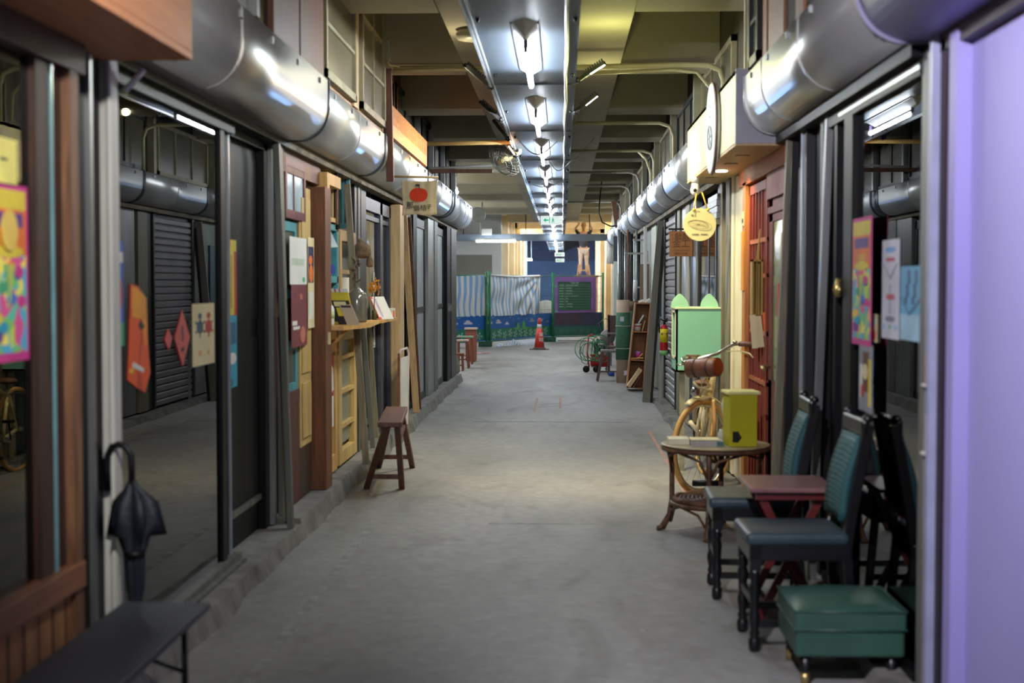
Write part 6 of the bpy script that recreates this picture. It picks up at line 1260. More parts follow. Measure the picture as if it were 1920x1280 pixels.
def chair(loc, label, rz=0.0):
    """faces -x; local metres"""
    t = thing('dining_chair', label, 'chair', loc, None, rz)
    b = MB(); b.box(-0.22,0.20,-0.20,0.20,0.435,0.49); b.build('seat', VINYL, t, local=True, bevel=0.022, seg=4)
    b = MB(); b.box(-0.205,0.20,-0.188,0.188,0.375,0.44); b.build('seat_frame', LEGM, t, local=True, bevel=0.003)
    for s in (-1,1):
        b = MB(); b.lathe([(0.018,0),(0.024,0.012),(0.024,0.05),(0.016,0.06),(0.022,0.075),(0.016,0.09),(0.023,0.13),(0.023,0.15),(0.017,0.17),(0.020,0.22),(0.024,0.26),(0.016,0.29),(0.024,0.305),(0.016,0.32),(0.024,0.335)], (-0.18,0.165*s,0), 18); b.box(-0.203,-0.157,0.165*s-0.023,0.165*s+0.023,0.335,0.44); b.build('leg', LEGM, t, local=True)
        b = MB(); b.bar((0.225,0.17*s,0),(0.19,0.17*s,0.43),0.036,0.030,(1,0,0)); b.bar((0.19,0.17*s,0.42),(0.215,0.17*s,0.60),0.042,0.03,(1,0,0)); b.bar((0.214,0.17*s,0.59),(0.275,0.17*s,0.93),0.044,0.03,(1,0,0)); b.build('rear_leg', LEGM, t, local=True, bevel=0.003)
        b = MB(); b.box(-0.17,0.20,0.165*s-0.010,0.165*s+0.010,0.10,0.13); b.build('stretcher', LEGM, t, local=True)
    b = MB(); b.box(-0.192,-0.168,-0.15,0.15,0.19,0.22); b.build('stretcher', LEGM, t, local=True)
    # backrest: curved pad between the posts
    b = MB(); n = 8; pv = []
    for i in range(n+1):
        k = i/n; z = 0.53+0.34*k; x = 0.180+0.075*k-0.020*math.sin(math.pi*k)
        for yv in (-0.150,-0.075,0,0.075,0.150): pv.append((x+0.012*(1-(yv/0.15)**2), yv, z))
    b.add(pv, [(i*5+j, i*5+j+1, (i+1)*5+j+1, (i+1)*5+j) for i in range(n) for j in range(4)], 0, True); o = b.build('backrest', DOT, t, local=True); q = o.modifiers.new('s','SOLIDIFY'); q.thickness = 0.035; q.offset = 0
    b = MB(); b.bar((0.262,-0.185,0.915),(0.262,0.185,0.915),0.035,0.07,(1,0,0)); tr_ = b.build('top_rail', LEGM, t, local=True, bevel=0.012, seg=3)
    for s in (-1,1): b = MB(); b.lathe([(0,-0.02),(0.02,-0.014),(0.022,0),(0.014,0.012),(0,0.015)], (0.27,0.17*s,0.955), 12); b.build('finial', LEGM, t, local=True)
    return t
near = chair((0.965, 5.95, 0.0), 'nearer black dining chair with blue-grey seat and dotted teal back, behind the green footstool', 0.02)
far = dup(near, (0.925, 6.90, 0.0), 'farther black dining chair with teal back, between red folding table and rattan table', rz=-0.03)
# small picture card leaning at the chair back
b = MB(); y = 6.12; b.bar((XW(1556,y), y, ZW(973,y)), (XW(1564,y)+0.01, y, ZW(926,y)), 0.035, 0.004, (0.5,0.8,0)); b.bar((XW(1556,y)-0.003, y-0.003, ZW(968,y)), (XW(1564,y)+0.006, y-0.003, ZW(932,y)), 0.024, 0.004, (0.5,0.8,0), m=1); tag(b.build('picture_card', [PAPER, mat('card_green', (70,110,70), 0.6, rgb2=(150,130,60), scale=60)]), 'small picture card standing on the near chair seat against its back', 'card')
# folding table
def ftable():
    zt_ = 0.605; x0, x1 = 0.825, 1.205; y0, y1 = 6.22, 6.66
    t = thing('folding_table', 'small dark red folding table between the two dining chairs', 'table', (1.01, 6.44, 0))
    m = mat('dark_red_lacquer', (98,34,34), 0.35, 0, (80,26,28), 4); tp = mat('dull_red_top', (132,96,94), 0.32, 0, (118,82,82), 5, rvar=0.06)
    b = MB(); b.box(x0,x1,y0,y1,zt_-0.02,zt_); b.build('tabletop', [tp], t, bevel=0.004)
    b = MB(); b.box(x0+0.03,x1-0.03,y0+0.03,y0+0.05,zt_-0.055,zt_-0.02); b.box(x0+0.03,x1-0.03,y1-0.05,y1-0.03,zt_-0.055,zt_-0.02); b.build('apron', m, t)
    for yy, dx in ((y0+0.06,0.0),(y1-0.06,0.0)):
        b = MB(); b.bar((x0+0.05,yy,zt_-0.03),(x1-0.05,yy+0.02,0.0),0.035,0.018,(1,0,0)); b.build('leg', m, t)
        b = MB(); b.bar((x1-0.05,yy+0.022,zt_-0.03),(x0+0.05,yy+0.022,0.0),0.035,0.018,(1,0,0)); b.build('leg', m, t)
    for xx in (x0+0.09, x1-0.09): b = MB(); b.box(xx-0.012,xx+0.012,y0+0.06,y1-0.04,0.06,0.085); b.build('stretcher', m, t)
ftable()
# footstool
def ottoman():
    x0, x1, y0, y1 = 0.868, 1.278, 5.26, 5.70; t = thing('footstool', 'green vinyl upholstered footstool at the lower right', 'footstool', ((x0+x1)/2, (y0+y1)/2, 0))
    t.rotation_euler = (0,0,0)
    b = MB(); b.box(x0+0.004,x1-0.004,y0+0.004,y1-0.004,0.112,0.215); b.build('base', GVINYL, t, bevel=0.012, seg=3)
    b = MB(); n = 10; vs = []
    for j in range(n+1):
        for i in range(n+1):
            u, v = i/n, j/n; e = min(1.0, 6*min(u,1-u)); e2 = min(1.0, 6*min(v,1-v)); vs.append((x0+(x1-x0)*u, y0+(y1-y0)*v, 0.288+0.026*math.sin(math.pi*u)**0.5*math.sin(math.pi*v)**0.5 if 0<u<1 and 0<v<1 else 0.284))
    fs = [(j*(n+1)+i, j*(n+1)+i+1, (j+1)*(n+1)+i+1, (j+1)*(n+1)+i) for j in range(n) for i in range(n)]
    k = len(vs)
    ringi = [i for i in range(n+1)]+[(j)*(n+1)+n for j in range(1,n+1)]+[n*(n+1)+i for i in range(n-1,-1,-1)]+[j*(n+1) for j in range(n-1,0,-1)]
    vs2 = [(vs[i][0], vs[i][1], 0.215) for i in ringi]; L = len(ringi)
    fs += [(ringi[(q+1) % L], ringi[q], k+q, k+(q+1) % L) for q in range(L)]
    b.add(vs+vs2, fs, 0, True); o = b.build('cushion', GVINYL, t, bevel=0.008, seg=3)
    b = MB()
    for z in (0.215, 0.284): b.tube([(x0-0.001,y0-0.001,z),(x1+0.001,y0-0.001,z),(x1+0.001,y1+0.001,z),(x0-0.001,y1+0.001,z)], 0.0045, 8, closed=True)
    b.build('piping', GVINYL, t)
    for x in (x0+0.045,x1-0.045):
        for y in (y0+0.045,y1-0.045):
            b = MB(); b.lathe([(0.014,0.0),(0.014,0.040),(0.024,0.115)], (x,y,0), 14); lg = b.build('leg', LEGM, t)
            b = MB(); b.lathe([(0.0158,0.0),(0.0165,0.045)], (x,y,0), 14); b.build('brass_ferrule', MATS['brass'], lg)
ottoman()
# dark bag beneath the rattan table side
t = thing('dark_bag', 'dark navy cloth bag on the floor behind the farther chair', 'bag', (1.13, 7.75, 0.0))
b = MB(); b.lathe([(0,0),(0.09,0.0),(0.11,0.06),(0.10,0.22),(0.05,0.38),(0.02,0.44),(0,0.45)], (1.13,7.72,0.0), 18); 
for v in b.v: v.x += 0.01*math.sin(v.z*30); 
b.build('bag', mat('navy_cloth', (24,32,56), 0.8, 0, (16,22,40), 6, bump=0.3), t, sub=1)

# ---------------- far right clutter
y = 21.5; c = Vector((XW(1168,y), y, 0)); r = 13.3*y/F
t = thing('carpet_roll', 'green carpet roll wrapped round a brown cardboard tube, standing upright', 'carpet roll', c)
b = MB(); H = 1.25; b.lathe([(r*0.93,0),(r*0.93,H),(r*0.7,H),(r*0.7,H-0.05),(0,H-0.05)], c, 32); b.build('cardboard_tube', mat('kraft_card', (186,160,140), 0.8, 0, (172,146,126), 4), t)
b = MB(); b.lathe([(r*0.93,0.35),(r,0.352),(r*1.02,0.7),(r,1.06),(r*0.93,1.062)], c, 32); b.build('green_wrap', mat('carpet_green', (66,110,84), 0.85, 0, (58,98,74), 8, (1,1,8)), t)
for z in (0.52, 0.86): b = MB(); b.tube([c+Vector((r*1.03*math.cos(2*math.pi*i/32), r*1.03*math.sin(2*math.pi*i/32), z)) for i in range(32)], 0.004, 6, closed=True); b.build('tie', WHITE, t)
for dx, z, rr in ((-0.02,0.93,1.02),(0.04,0.12,0.94)): b = MB(); b.box(c.x+dx-0.028,c.x+dx+0.028,c.y-r*rr-0.006,c.y-r*rr,z,z+0.07); b.build('label', mat('label_white_red', (220,214,224), 0.5), t)
t = thing('carpet_roll', 'slimmer dark green roll standing behind the big carpet roll', 'carpet roll', (1.09,22.0,0))
b = MB(); b.lathe([(0.075,0),(0.075,1.22),(0,1.22)], (1.09,21.95,0.0), 20); b.build('roll', [mat('olive_green_roll', (62,84,60), 0.8)], t); b = MB(); b.lathe([(0.077,1.08),(0.077,1.225),(0,1.226)], (1.09,21.95,0), 20); b.build('card_end', mat('kraft_dark', (120,98,78), 0.8), t)
# crate shelf leaning
def crate():
    y0 = 19.9; kb = wood('crate_wood', (166,112,68), (132,86,50)); t = thing('crate_shelf', 'tall orange-brown wooden crate shelf leaning by the carpet roll', 'shelf', (1.05, y0, 0))
    P = lambda px, py, y=y0: Vector((XW(px,y), y, ZW(py,y)))
    h = 1.20; lt, lb, rb, rt = P(1192,567), P(1176,727), P(1205,729), P(1219,567)
    dy = Vector((0,0.30,0)); b = MB(); b.bar(lb+dy*0.5, lt+dy*0.5, 0.30, 0.016, (0,1,0)); b.build('side', kb, t)
    b = MB(); b.bar(rb+dy*0.5, rt+dy*0.5, 0.30, 0.016, (0,1,0)); b.build('side', kb, t)
    b = MB(); b.add([lb+dy,rb+dy,rt+dy,lt+dy,lb+dy*1.04,rb+dy*1.04,rt+dy*1.04,lt+dy*1.04], [(0,1,2,3),(7,6,5,4),(0,4,5,1),(1,5,6,2),(2,6,7,3),(3,7,4,0)]); b.build('back', kb, t)
    for k in (0.01, 0.33, 0.66, 0.99): a, c = lb.lerp(lt,k)+dy*0.5, rb.lerp(rt,k)+dy*0.5; b = MB(); b.bar(a, c, 0.30, 0.016, (0,1,0)); b.build('shelf_board', kb, t)
    def sp(k, u): return lb.lerp(lt,k).lerp(rb.lerp(rt,k),u)
    q = sp(0.66,0.3)+Vector((0,0.1,0.012)); b = MB(); b.lathe([(0,0),(0.05,0),(0.06,0.08),(0.062,0.10),(0,0.10)], q, 16); b.lathe([(0.0595,0.06),(0.0615,0.075)], q, 16, m=1); tag(b.build('tub', [WHITE, REDI]), 'white tub with a red stripe on the upper crate shelf', 'tub')
    b = MB(); b.bar(q+Vector((0.02,0,0.11)), q+Vector((0.09,0,0.22)), 0.07, 0.02, (0,1,0)); b.bar(q+Vector((0.07,0,-0.005)), q+Vector((0.11,0,0.14)), 0.05, 0.012, (0,1,0), m=1); tag(b.build('box_scraps', [PAPER, PINE]), 'white box and wood offcuts piled on the white tub', 'offcuts')
    q = sp(0.33,0.55)+Vector((0,0.1,0.012)); b = MB(); b.lathe([(0,0),(0.045,0),(0.045,0.10),(0,0.10)], q+Vector((0.0,0,0.012)), 16); b.lathe([(0.0455,0.02),(0.0455,0.07)], q+Vector((0,0,0.012)), 16, m=1); tag(b.build('paint_tin', [mat('tin_lilac', (170,120,180), 0.4), MAG]), 'pink and purple paint tin on the middle crate shelf', 'tin')
    b = MB(); b.bar(q+Vector((-0.10,-0.06,0.012)), q+Vector((0.07,-0.07,0.02)), 0.05, 0.015, (0,1,0)); b.bar(q+Vector((0.0,-0.07,0.02)), q+Vector((0.06,-0.07,0.08)), 0.04, 0.012, (0,1,0)); tag(b.build('wood_offcut', PINE), 'pale wood offcuts on the middle crate shelf edge', 'offcuts')
    q = lb+Vector((0.0,-0.02,0)); b = MB(); b.bar(P(1178,724,19.8), P(1201,691,19.8), 0.05, 0.2, (0.8,0,0.6)); tag(b.build('leaning_offcut', TANW), 'pale plank leaning in the lowest crate compartment', 'plank')
    b = MB(); b.bar(P(1186,726,19.84), P(1200,703,19.84), 0.02, 0.18, (0.8,0,0.6)); tag(b.build('leaning_offcut', BRW), 'thin brown board behind the pale plank in the lowest crate', 'board')
    for k, (u, dz) in enumerate(((0.2,0.02),(0.65,0.04))):
        q = sp(1.0,u)+Vector((0,0.1,0.01)); b = MB(); b.bar(q, q+Vector((0.07,0,dz)), 0.08, 0.03, (0,1,0)); tag(b.build('white_carton', PAPER), ['left white carton lying on top of the crate shelf','right pale carton lying on top of the crate shelf'][k], 'carton')
crate()
def bstool(name, lab, c, w, d, h, m, splay=0.05, seatm=None):
    t = thing(name, lab, 'stool', c); x, y, z0 = c
    b = MB(); b.box(x-w/2,x+w/2,y-d/2,y+d/2,z0+h-0.03,z0+h); b.build('seat', seatm or m, t, bevel=0.004)
    for sx in (-1,1):
        for sy in (-1,1): b = MB(); b.bar((x+sx*(w/2-0.02+splay),y+sy*(d/2-0.02+splay*0.3),z0),(x+sx*(w/2-0.03),y+sy*(d/2-0.03),z0+h-0.03),0.034,0.034,(1,0,0)); b.build('leg', m, t)
    for k in (0.3,):
        e = splay*(1-k)
        for sx in (-1,1): b = MB(); b.bar((x+sx*(w/2-0.03+e),y-d/2+0.03,z0+h*k),(x+sx*(w/2-0.03+e),y+d/2-0.03,z0+h*k),0.02,0.03,(1,0,0)); b.build('stretcher', m, t)
        b = MB(); b.bar((x-w/2+0.03-e,y,z0+h*k),(x+w/2-0.03+e,y,z0+h*k),0.03,0.02,(0,1,0)); b.build('stretcher', m, t)
    return t
bstool('wooden_stool', 'dark brown splayed stool in front of the green carpet roll', (XW(1147,21.9), 21.9, 0), 0.34, 0.26, 0.48, mat('umber_wood', (84,62,56), 0.5, 0, (60,42,38), 4), 0.07, mat('grey_seat', (128,122,122), 0.5))
t = thing('wooden_chair', 'dark brown wooden chair behind the splayed stool', 'chair', (0.87, 23.6, 0)); m = MATS['umber_wood']; x0, x1 = XW(1141,23.6), XW(1163,23.6)
for x in (x0, x1):
    b = MB(); b.box(x-0.018,x+0.018,23.58,23.62,0,0.98); b.build('rear_leg', m, t); b = MB(); b.box(x-0.018,x+0.018,23.28,23.32,0,0.45); b.build('leg', m, t)
b = MB(); b.box(x0,x1,23.58,23.60,0.62,0.97); b.build('backrest', m, t); b = MB(); b.box(x0-0.02,x1+0.02,23.26,23.62,0.44,0.47); b.build('seat', m, t)
b = MB(); b.box(x0-0.02,x1+0.02,23.57,23.63,0.66,0.69); b.build('pale_rail', mat('grey_seat', (1,1,1)), t)
def compressor():
    y = 24.0; x = XW(1118,y); t = thing('air_compressor', 'red air compressor on wheels wound with green hose', 'compressor', (x, y, 0))
    b = MB(); b.tube([(x-0.10,y,0.19),(x-0.08,y,0.19),(x+0.2,y,0.19),(x+0.22,y,0.19)], [0.06,0.10,0.10,0.06], 20); b.build('tank', RED, t)
    b = MB(); b.box(x-0.10,x+0.16,y-0.09,y+0.09,0.28,0.31); b.build('platform', RED, t)
    b = MB(); b.tube([(x-0.12,y,0.09),(x-0.15,y,0.3),(x-0.13,y,0.62),(x-0.06,y,0.64)], 0.014, 8); b.build('handle', RED, t)
    b = MB(); b.lathe([(0,-0.08),(0.055,-0.07),(0.06,0.05),(0.04,0.09),(0,0.1)], (x+0.06,y,0.41), 16, axis='x'); b.box(x-0.04,x+0.03,y-0.05,y+0.05,0.31,0.50); b.box(x+0.0,x+0.10,y-0.04,y+0.04,0.5,0.56); b.build('motor', mat('motor_grey', (84,82,86), 0.4, 0.5, (60,58,62), 20), t)
    for dx in (-0.17, 0.0): b = MB(); b.lathe([(0,-0.018),(0.05,-0.018),(0.058,-0.008),(0.058,0.008),(0.05,0.018),(0,0.018)], (x+dx,y-0.10,0.06), 20, axis='y'); b.build('wheel', BLK, t)
    b = MB(); b.lathe([(0,-0.01),(0.04,0),(0,0.01)], (x+0.17,y,0.06), 10); b.bar((x+0.17,y,0.0),(x+0.17,y,0.1),0.02,0.02); b.build('foot', BLK, t)
    h = thing('green_hose', 'tangled bright green air hose draped over the red compressor', 'hose', (x, y, 0.4)); rnd = random.Random(4); G = mat('hose_green', (40,140,84), 0.4)
    for k in range(8):
        cx_, cz_, r_, w_ = x-0.10+rnd.uniform(-0.08,0.22), 0.40+rnd.uniform(-0.06,0.08), rnd.uniform(0.13,0.2), rnd.uniform(0.7,1.1)
        yy = y-0.12-0.012*k; b = MB(); b.tube([(cx_+r_*w_*math.cos(2*math.pi*i/28), yy+0.03*math.sin(i*0.7+k), cz_+r_*math.sin(2*math.pi*i/28)) for i in range(28)], 0.0065, 6, closed=True); b.build('coil', G, h)
    b = MB(); b.tube([(x-0.25,y-0.15,0.45),(x-0.27,y-0.16,0.3),(x-0.24,y-0.17,0.18),(x-0.16,y-0.17,0.14),(x-0.12,y-0.16,0.22)], 0.005, 6); b.build('loose_end', BLK, h)
compressor()
t = thing('grinder', 'grey round-bodied machine with cables beside the small cone', 'machine', (XW(1140,26),26,0))
b = MB(); x = XW(1139,26); b.lathe([(0,-0.06),(0.12,-0.05),(0.14,0),(0.12,0.05),(0,0.06)], (x,26,0.52), 18, axis='y'); b.box(x-0.08,x+0.08,25.95,26.05,0.0,0.42); b.tube([(x-0.1,26,0.6),(x-0.16,26,0.78),(x-0.04,25.9,0.86),(x+0.1,25.9,0.8)], 0.008, 6); b.build('body', mat('machine_grey', (112,106,106), 0.5, 0, (84,78,78), 8), t)
t = thing('blue_cylinder', 'small blue tin on the floor behind the dark stool', 'tin', (XW(1147,23.0),23.0,0)); b = MB(); x = XW(1147,23.0); b.lathe([(0,0),(0.045,0),(0.045,0.08),(0,0.085)], (x,23.0,0), 14); b.build('tin', mat('tin_blue', (30,80,170), 0.4), t)

# ---------------- cones
def cone(name, lab, x, y, H, writing):
    t = thing(name, lab, 'traffic cone', (x, y, 0)); s = H/0.72
    b = MB(); b.add([(x+0.24*s*math.cos(math.pi/8+math.pi/4*i)*1.0, y+0.24*s*math.sin(math.pi/8+math.pi/4*i), z) for z in (0,0.02*s) for i in range(8)], [list(range(8))[::-1], list(range(8,16))]+[[i,(i+1)%8,8+(i+1)%8,8+i] for i in range(8)]); b.lathe([(0.15*s,0.02*s),(0.135*s,0.05*s),(0.0,0.05*s)], (x,y,0), 24); b.build('base', mat('cone_base', (110,104,98), 0.8, 0, (84,80,76), 8), t)
    R0, R1 = 0.118*s, 0.03*s; z0, z1 = 0.045*s, 0.70*s; rr = lambda z: R0+(R1-R0)*(z-z0)/(z1-z0)
    b = MB(); b.lathe([(rr(z0),z0),(rr(0.48*s),0.48*s)], (x,y,0), 28); b.lathe([(rr(0.575*s),0.575*s),(R1,z1),(R1*0.7,z1+0.012),(0,z1+0.012)], (x,y,0), 28); b.build('body', mat('cone_orange', (226,72,52), 0.5, 0, (210,60,44), 5), t)
    b = MB(); b.lathe([(rr(0.48*s),0.48*s),(rr(0.575*s)+0.001,0.575*s)], (x,y,0), 28); b.build('reflective_band', mat('band_white', (216,212,212), 0.4), t)
    if writing:
        for ch, z in (('東',0.34),('翔',0.22)): text(ch, 0.10, (x+0.04, y-rr(z)-0.004, z), (1,0.12,0), (0,0.12,1), WHITE, t, ext=0.001)
cone('traffic_cone', 'orange traffic cone with white band and Chinese characters before the fence', XW(1011.5,32.2), 32.2, 0.72, True)
cone('traffic_cone', 'small distant orange cone beside the right end of the fence', XW(1137,33.0), 31.0, 0.68, False)

# ---------------- construction fence
def fence():
    A = Vector((XW(840,33.0), 33.0, 0)); B = Vector((XW(910,33.7), 33.7, 0)); Cc = Vector((XW(1031,36.6), 36.6, 0)); D = Vector((XW(1128,37.6), 37.6, 0)); zt_ = 1.69
    GM = GREEN; SKY = mat('panel_blue', (10,84,150), 0.6, 0, (6,74,140), 2); GRN = mat('panel_green', (14,112,84), 0.6, 0, (8,96,76), 3); LGR = mat('panel_leaf', (70,150,70), 0.6); CLD = mat('cloud_lilac', (176,172,190), 0.6); FLW = mat('flower_grey', (150,166,160), 0.6); BRD = mat('bird_cyan', (130,180,190), 0.6)
    tarpm = stripes('tarp_stripes', [(0,(196,194,188)),(0.42,(150,172,196)),(0.52,(112,148,190)),(0.88,(166,180,196))], 0.165, 0, 0.45)
    for i, (P0, P1, lab) in enumerate(((A, B, 'short left section of the green site fence with striped tarpaulin'), (B, Cc, 'middle section of the green site fence with striped tarpaulin'), (Cc, D, 'right section of the green site fence with a purple board'))):
        t = thing('site_fence', lab, 'fence', (P0+P1)/2); d = (P1-P0); L = d.length; u = d.normalized(); n = Vector((u.y,-u.x,0)); 
        for q in (P0+u*0.04, P1-u*0.04): b = MB(); b.tube([q+n*0.10, q+n*0.10+Vector((0,0,zt_+0.09))], 0.030, 8); b.build('post', GM, t)
        b = MB(); b.tube([P0+Vector((0,0,zt_)), P1+Vector((0,0,zt_))], 0.013, 8); b.tube([P0+Vector((0,0,0.12)), P1+Vector((0,0,0.12))], 0.013, 8); b.build('rail', GM, t)
        b = MB()
        for k in range(1, int(L/0.2)): b.tube([P0+u*0.2*k+Vector((0,0,0.12)), P0+u*0.2*k+Vector((0,0,zt_))], 0.003, 4)
        for k in range(1, 9): b.tube([P0+Vector((0,0,0.12+0.175*k)), P1+Vector((0,0,0.12+0.175*k))], 0.003, 4)
        b.build('wire_mesh', GM, t)
        # printed lower panel
        s = Sheet(P0+n*0.04+Vector((0,0,0.14)), u, (0,0,1), L, 0.60, 0.006, 1)
        if i < 2:
            s.rect(0,0.46,1,1,0); rnd = random.Random(i+2); W = 1/L; 
            def cloud(x, v, sc):
                s.poly([(( x+sc*a)*W, v+sc*bb/0.6) for a, bb in ((-0.12,0),(-0.13,0.03),(-0.08,0.05),(-0.05,0.09),(0.0,0.10),(0.05,0.085),(0.08,0.05),(0.13,0.04),(0.13,0.0))], 3)
            def tree(x, v, sc): s.poly([((x+sc*a)*W, v+sc*bb/0.6) for a, bb in ((-0.06,0),(-0.085,0.08),(-0.06,0.16),(0,0.22),(0.06,0.16),(0.085,0.08),(0.06,0))], 2)
            def bird(x, v, sc): s.poly([((x+sc*a)*W, v+sc*bb/0.6) for a, bb in ((-0.08,0.04),(-0.02,0.02),(0,0),(0.02,0.02),(0.08,0.05),(0.02,0.035),(0,0.02),(-0.02,0.035))], 5)
            def flower(x, v, sc):
                for a in range(5): an = a*1.256; s.poly([((x)*W, v), ((x+sc*0.07*math.cos(an-0.25))*W, v+sc*0.07*math.sin(an-0.25)/0.6), ((x+sc*0.08*math.cos(an))*W, v+sc*0.08*math.sin(an)/0.6), ((x+sc*0.07*math.cos(an+0.25))*W, v+sc*0.07*math.sin(an+0.25)/0.6)], 4)
            x = 0.12
            while x < L-0.2:
                k = int(x*7) % 5
                cloud(x, 0.66, 1.0) if k in (0,3) else None
                if k == 1: cloud(x, 0.60, 0.7)
                bird(x+0.15, 0.80+0.08*math.sin(x*9), 0.8); bird(x+0.32, 0.70+0.1*math.cos(x*7), 0.6)
                if k in (2,4): tree(x, 0.38, 1.0); tree(x+0.14, 0.36, 0.85)
                x += 0.42
            x = 0.08
            while x < L-0.08: flower(x, 0.22+0.04*math.sin(x*13), 1.3); x += 0.26
            s.rect(0,0,1,0.05,0)
            s.b.build('printed_panel', [SKY, GRN, LGR, CLD, FLW, BRD], t)
        else:
            s.rect(0,0.42,1,1,0); s.rect(0.02,0.5,0.6,0.98,2); W = 1/L; x = 0.1
            while x < L-0.08:
                for a in range(5): an = a*1.256; s.poly([(x*W,0.2),((x+0.07*math.cos(an-0.2))*W,0.2+0.11*math.sin(an-0.2)),((x+0.07*math.cos(an+0.2))*W,0.2+0.11*math.sin(an+0.2))], 3)
                x += 0.22
            s.b.build('printed_panel', [mat('panel_slate', (50,58,92), 0.6), mat('panel_teal', (28,92,84), 0.6), mat('panel_plum', (62,52,74), 0.6), mat('flower_dim', (84,120,112), 0.6)], t)
        if i == 2: 
            PU = mat('board_purple', (128,88,170), 0.6, 0, (112,84,150), 3)
            w0 = 0.02; bd = Sheet(P0+u*(w0+0.06)+n*0.05+Vector((0,0,0.74)), u, (0,0,1), L-0.32, 0.93, 0.01, 0); bd.rect(0.0,0.72,0.08,0.76,3).rect(0,0.02,0.10,0.06,3); bd.b.build('purple_board', [PU, PU, PU, mat('mint_tape', (80,170,140), 0.6)], t)
            O = P0+u*(w0+0.19)+n*0.063+Vector((0,0,0.80)); gw, gh = (L-0.32)*0.78, 0.74; g = Sheet(O, u, (0,0,1), gw, gh, 0.008, 0)
            for k in range(10): g.rect(0.01, 0.02+0.88*k/9.6, 0.96, 0.026+0.88*k/9.6, 1, 0.001)
            g.rect(0.01,0.02,0.014,0.91,1,0.001).rect(0.956,0.02,0.96,0.91,1,0.001).rect(0.20,0.02,0.204,0.83,1,0.001).rect(0.01,0.905,0.96,0.912,1,0.001)
            g.b.build('site_notice', [mat('notice_green', (22,78,66), 0.5, 0, (18,70,60), 3), mat('notice_line', (120,160,150), 0.6)], t)
            tm = mat('notice_text', (170,196,186), 0.6)
            def tt(st, u_, v_, sz, al='LEFT'): text(st, sz, O+u*gw*u_+Vector((0,0,gh*v_))+n*0.013, u, (0,0,1), tm, t, ext=0.0004, align=al)
            tt('營造工程告示牌', 0.055, 0.49, 0.955, 0, 'CENTER') if False else tt('工程告示牌', 0.49, 0.955, 0.055, 'CENTER')
            rows = [('工程名稱','店鋪街環境改善工程整修'),('主辦機關','市場管理處'),('監造單位','建築師事務所'),('施工廠商','營造有限公司'),('施工時間','自  年  月  日至  年  月  日'),('品管人員','電話'),('工地主任','電話'),('重要公告','工程概要說明'),('檢舉電話','全民督工專線')]
            for k, (a, b2) in enumerate(rows): v = 0.865-0.0917*k; tt(a, 0.03, v, 0.036); tt(b2, 0.23, v, 0.036)
        else:
            # tarpaulin with folds gathered to the upper right corner
            b = MB(); nu, nv = 60, 24; vs = []; uv = []; wT = L if i == 0 else L*0.80
            for j in range(nv+1):
                for k in range(nu+1):
                    a, c = k/nu, j/nv; fold = 0.0
                    if i == 1:
                        ang = math.atan2((1.02-c)*0.95, (1.0-a)*wT+0.02); fold = 0.035*math.sin(ang*16)*min(1, ((1-a)*wT+(1-c))*1.2)*(0.3+0.7*a)
                    z = 0.72+ (zt_+0.0-0.72)*c; sag = 0.05*math.sin(math.pi*a)*c if i == 1 else 0.03*(1-a)*c
                    vs.append(P0+u*(a*wT)+n*(0.05+fold+0.012*math.sin(a*40+c*3)+0.01*math.sin(c*11+a*5))+Vector((0,0,z-sag)))
                    uv.append((a*wT+0.05*fold*8+0.02*math.sin(c*6), c))
            b.add(vs, [(j*(nu+1)+k, j*(nu+1)+k+1, (j+1)*(nu+1)+k+1, (j+1)*(nu+1)+k) for j in range(nv) for k in range(nu)], 0, True); b.uv = uv
            o = b.build('tarpaulin', tarpm, t)
            if i == 1:
                b = MB(); b.tube([P0+n*0.05+Vector((0,0,zt_+0.01)), P0+u*wT*0.5+n*0.06+Vector((0,0,zt_-0.03)), P0+u*wT+n*0.05+Vector((0,0,zt_-0.01))], [0.02,0.03,0.035], 8); b.build('rolled_hem', mat('hem_white', (202,202,204), 0.5), t)
                b = MB(); b.tube([P0+u*wT+n*0.05+Vector((0,0,zt_-0.02)), P0+u*(wT-0.03)+n*0.05+Vector((0,0,0.75))], 0.02, 8); b.build('side_hem', MATS['hem_white'], t)
    for q, lab in ((B, 'green concrete-filled foot block under the left fence posts'), (Cc, 'green foot block under the middle fence posts')):
        b = MB(); b.box(q.x-0.16,q.x+0.16,q.y-0.14,q.y+0.10,0,0.13); b.box(q.x-0.07,q.x+0.07,q.y-0.16,q.y-0.14,0.03,0.08); tag(b.build('fence_foot', mat('foot_green', (24,76,56), 0.6, 0, (18,62,46), 6), bevel=0.012), lab, 'fence foot')
    # loose tarp on the ground
    b = MB(); nu, nv = 60, 10; vs = []; uv = []; o0 = B+Vector((0.25,-0.20,0)); dd = (Cc-B).normalized()
    for j in range(nv+1):
        for k in range(nu+1):
            a, c = k/nu, j/nv; h = (0.04+0.10*abs(math.sin(a*7+0.4))*math.sin(math.pi*c)*(0.6+0.8*(a > 0.62)))*math.sin(math.pi*c)**0.7*math.sin(math.pi*min(1,a*1.02))**0.4
            vs.append(o0+dd*(a*1.35)+Vector((0.02*math.sin(c*9), -0.28*(c-0.5)-0.0, max(0.004,h+0.012*math.sin(a*30+c*8)*math.sin(math.pi*c))))); uv.append((a*1.35+0.12*math.sin(c*5+a*4), c))
    b.add(vs, [(j*(nu+1)+k, j*(nu+1)+k+1, (j+1)*(nu+1)+k+1, (j+1)*(nu+1)+k) for j in range(nv) for k in range(nu)], 0, True); b.uv = uv
    q = b.build('loose_tarpaulin', tarpm); tag(q, 'crumpled blue and white striped tarpaulin on the floor before the fence', 'tarpaulin')
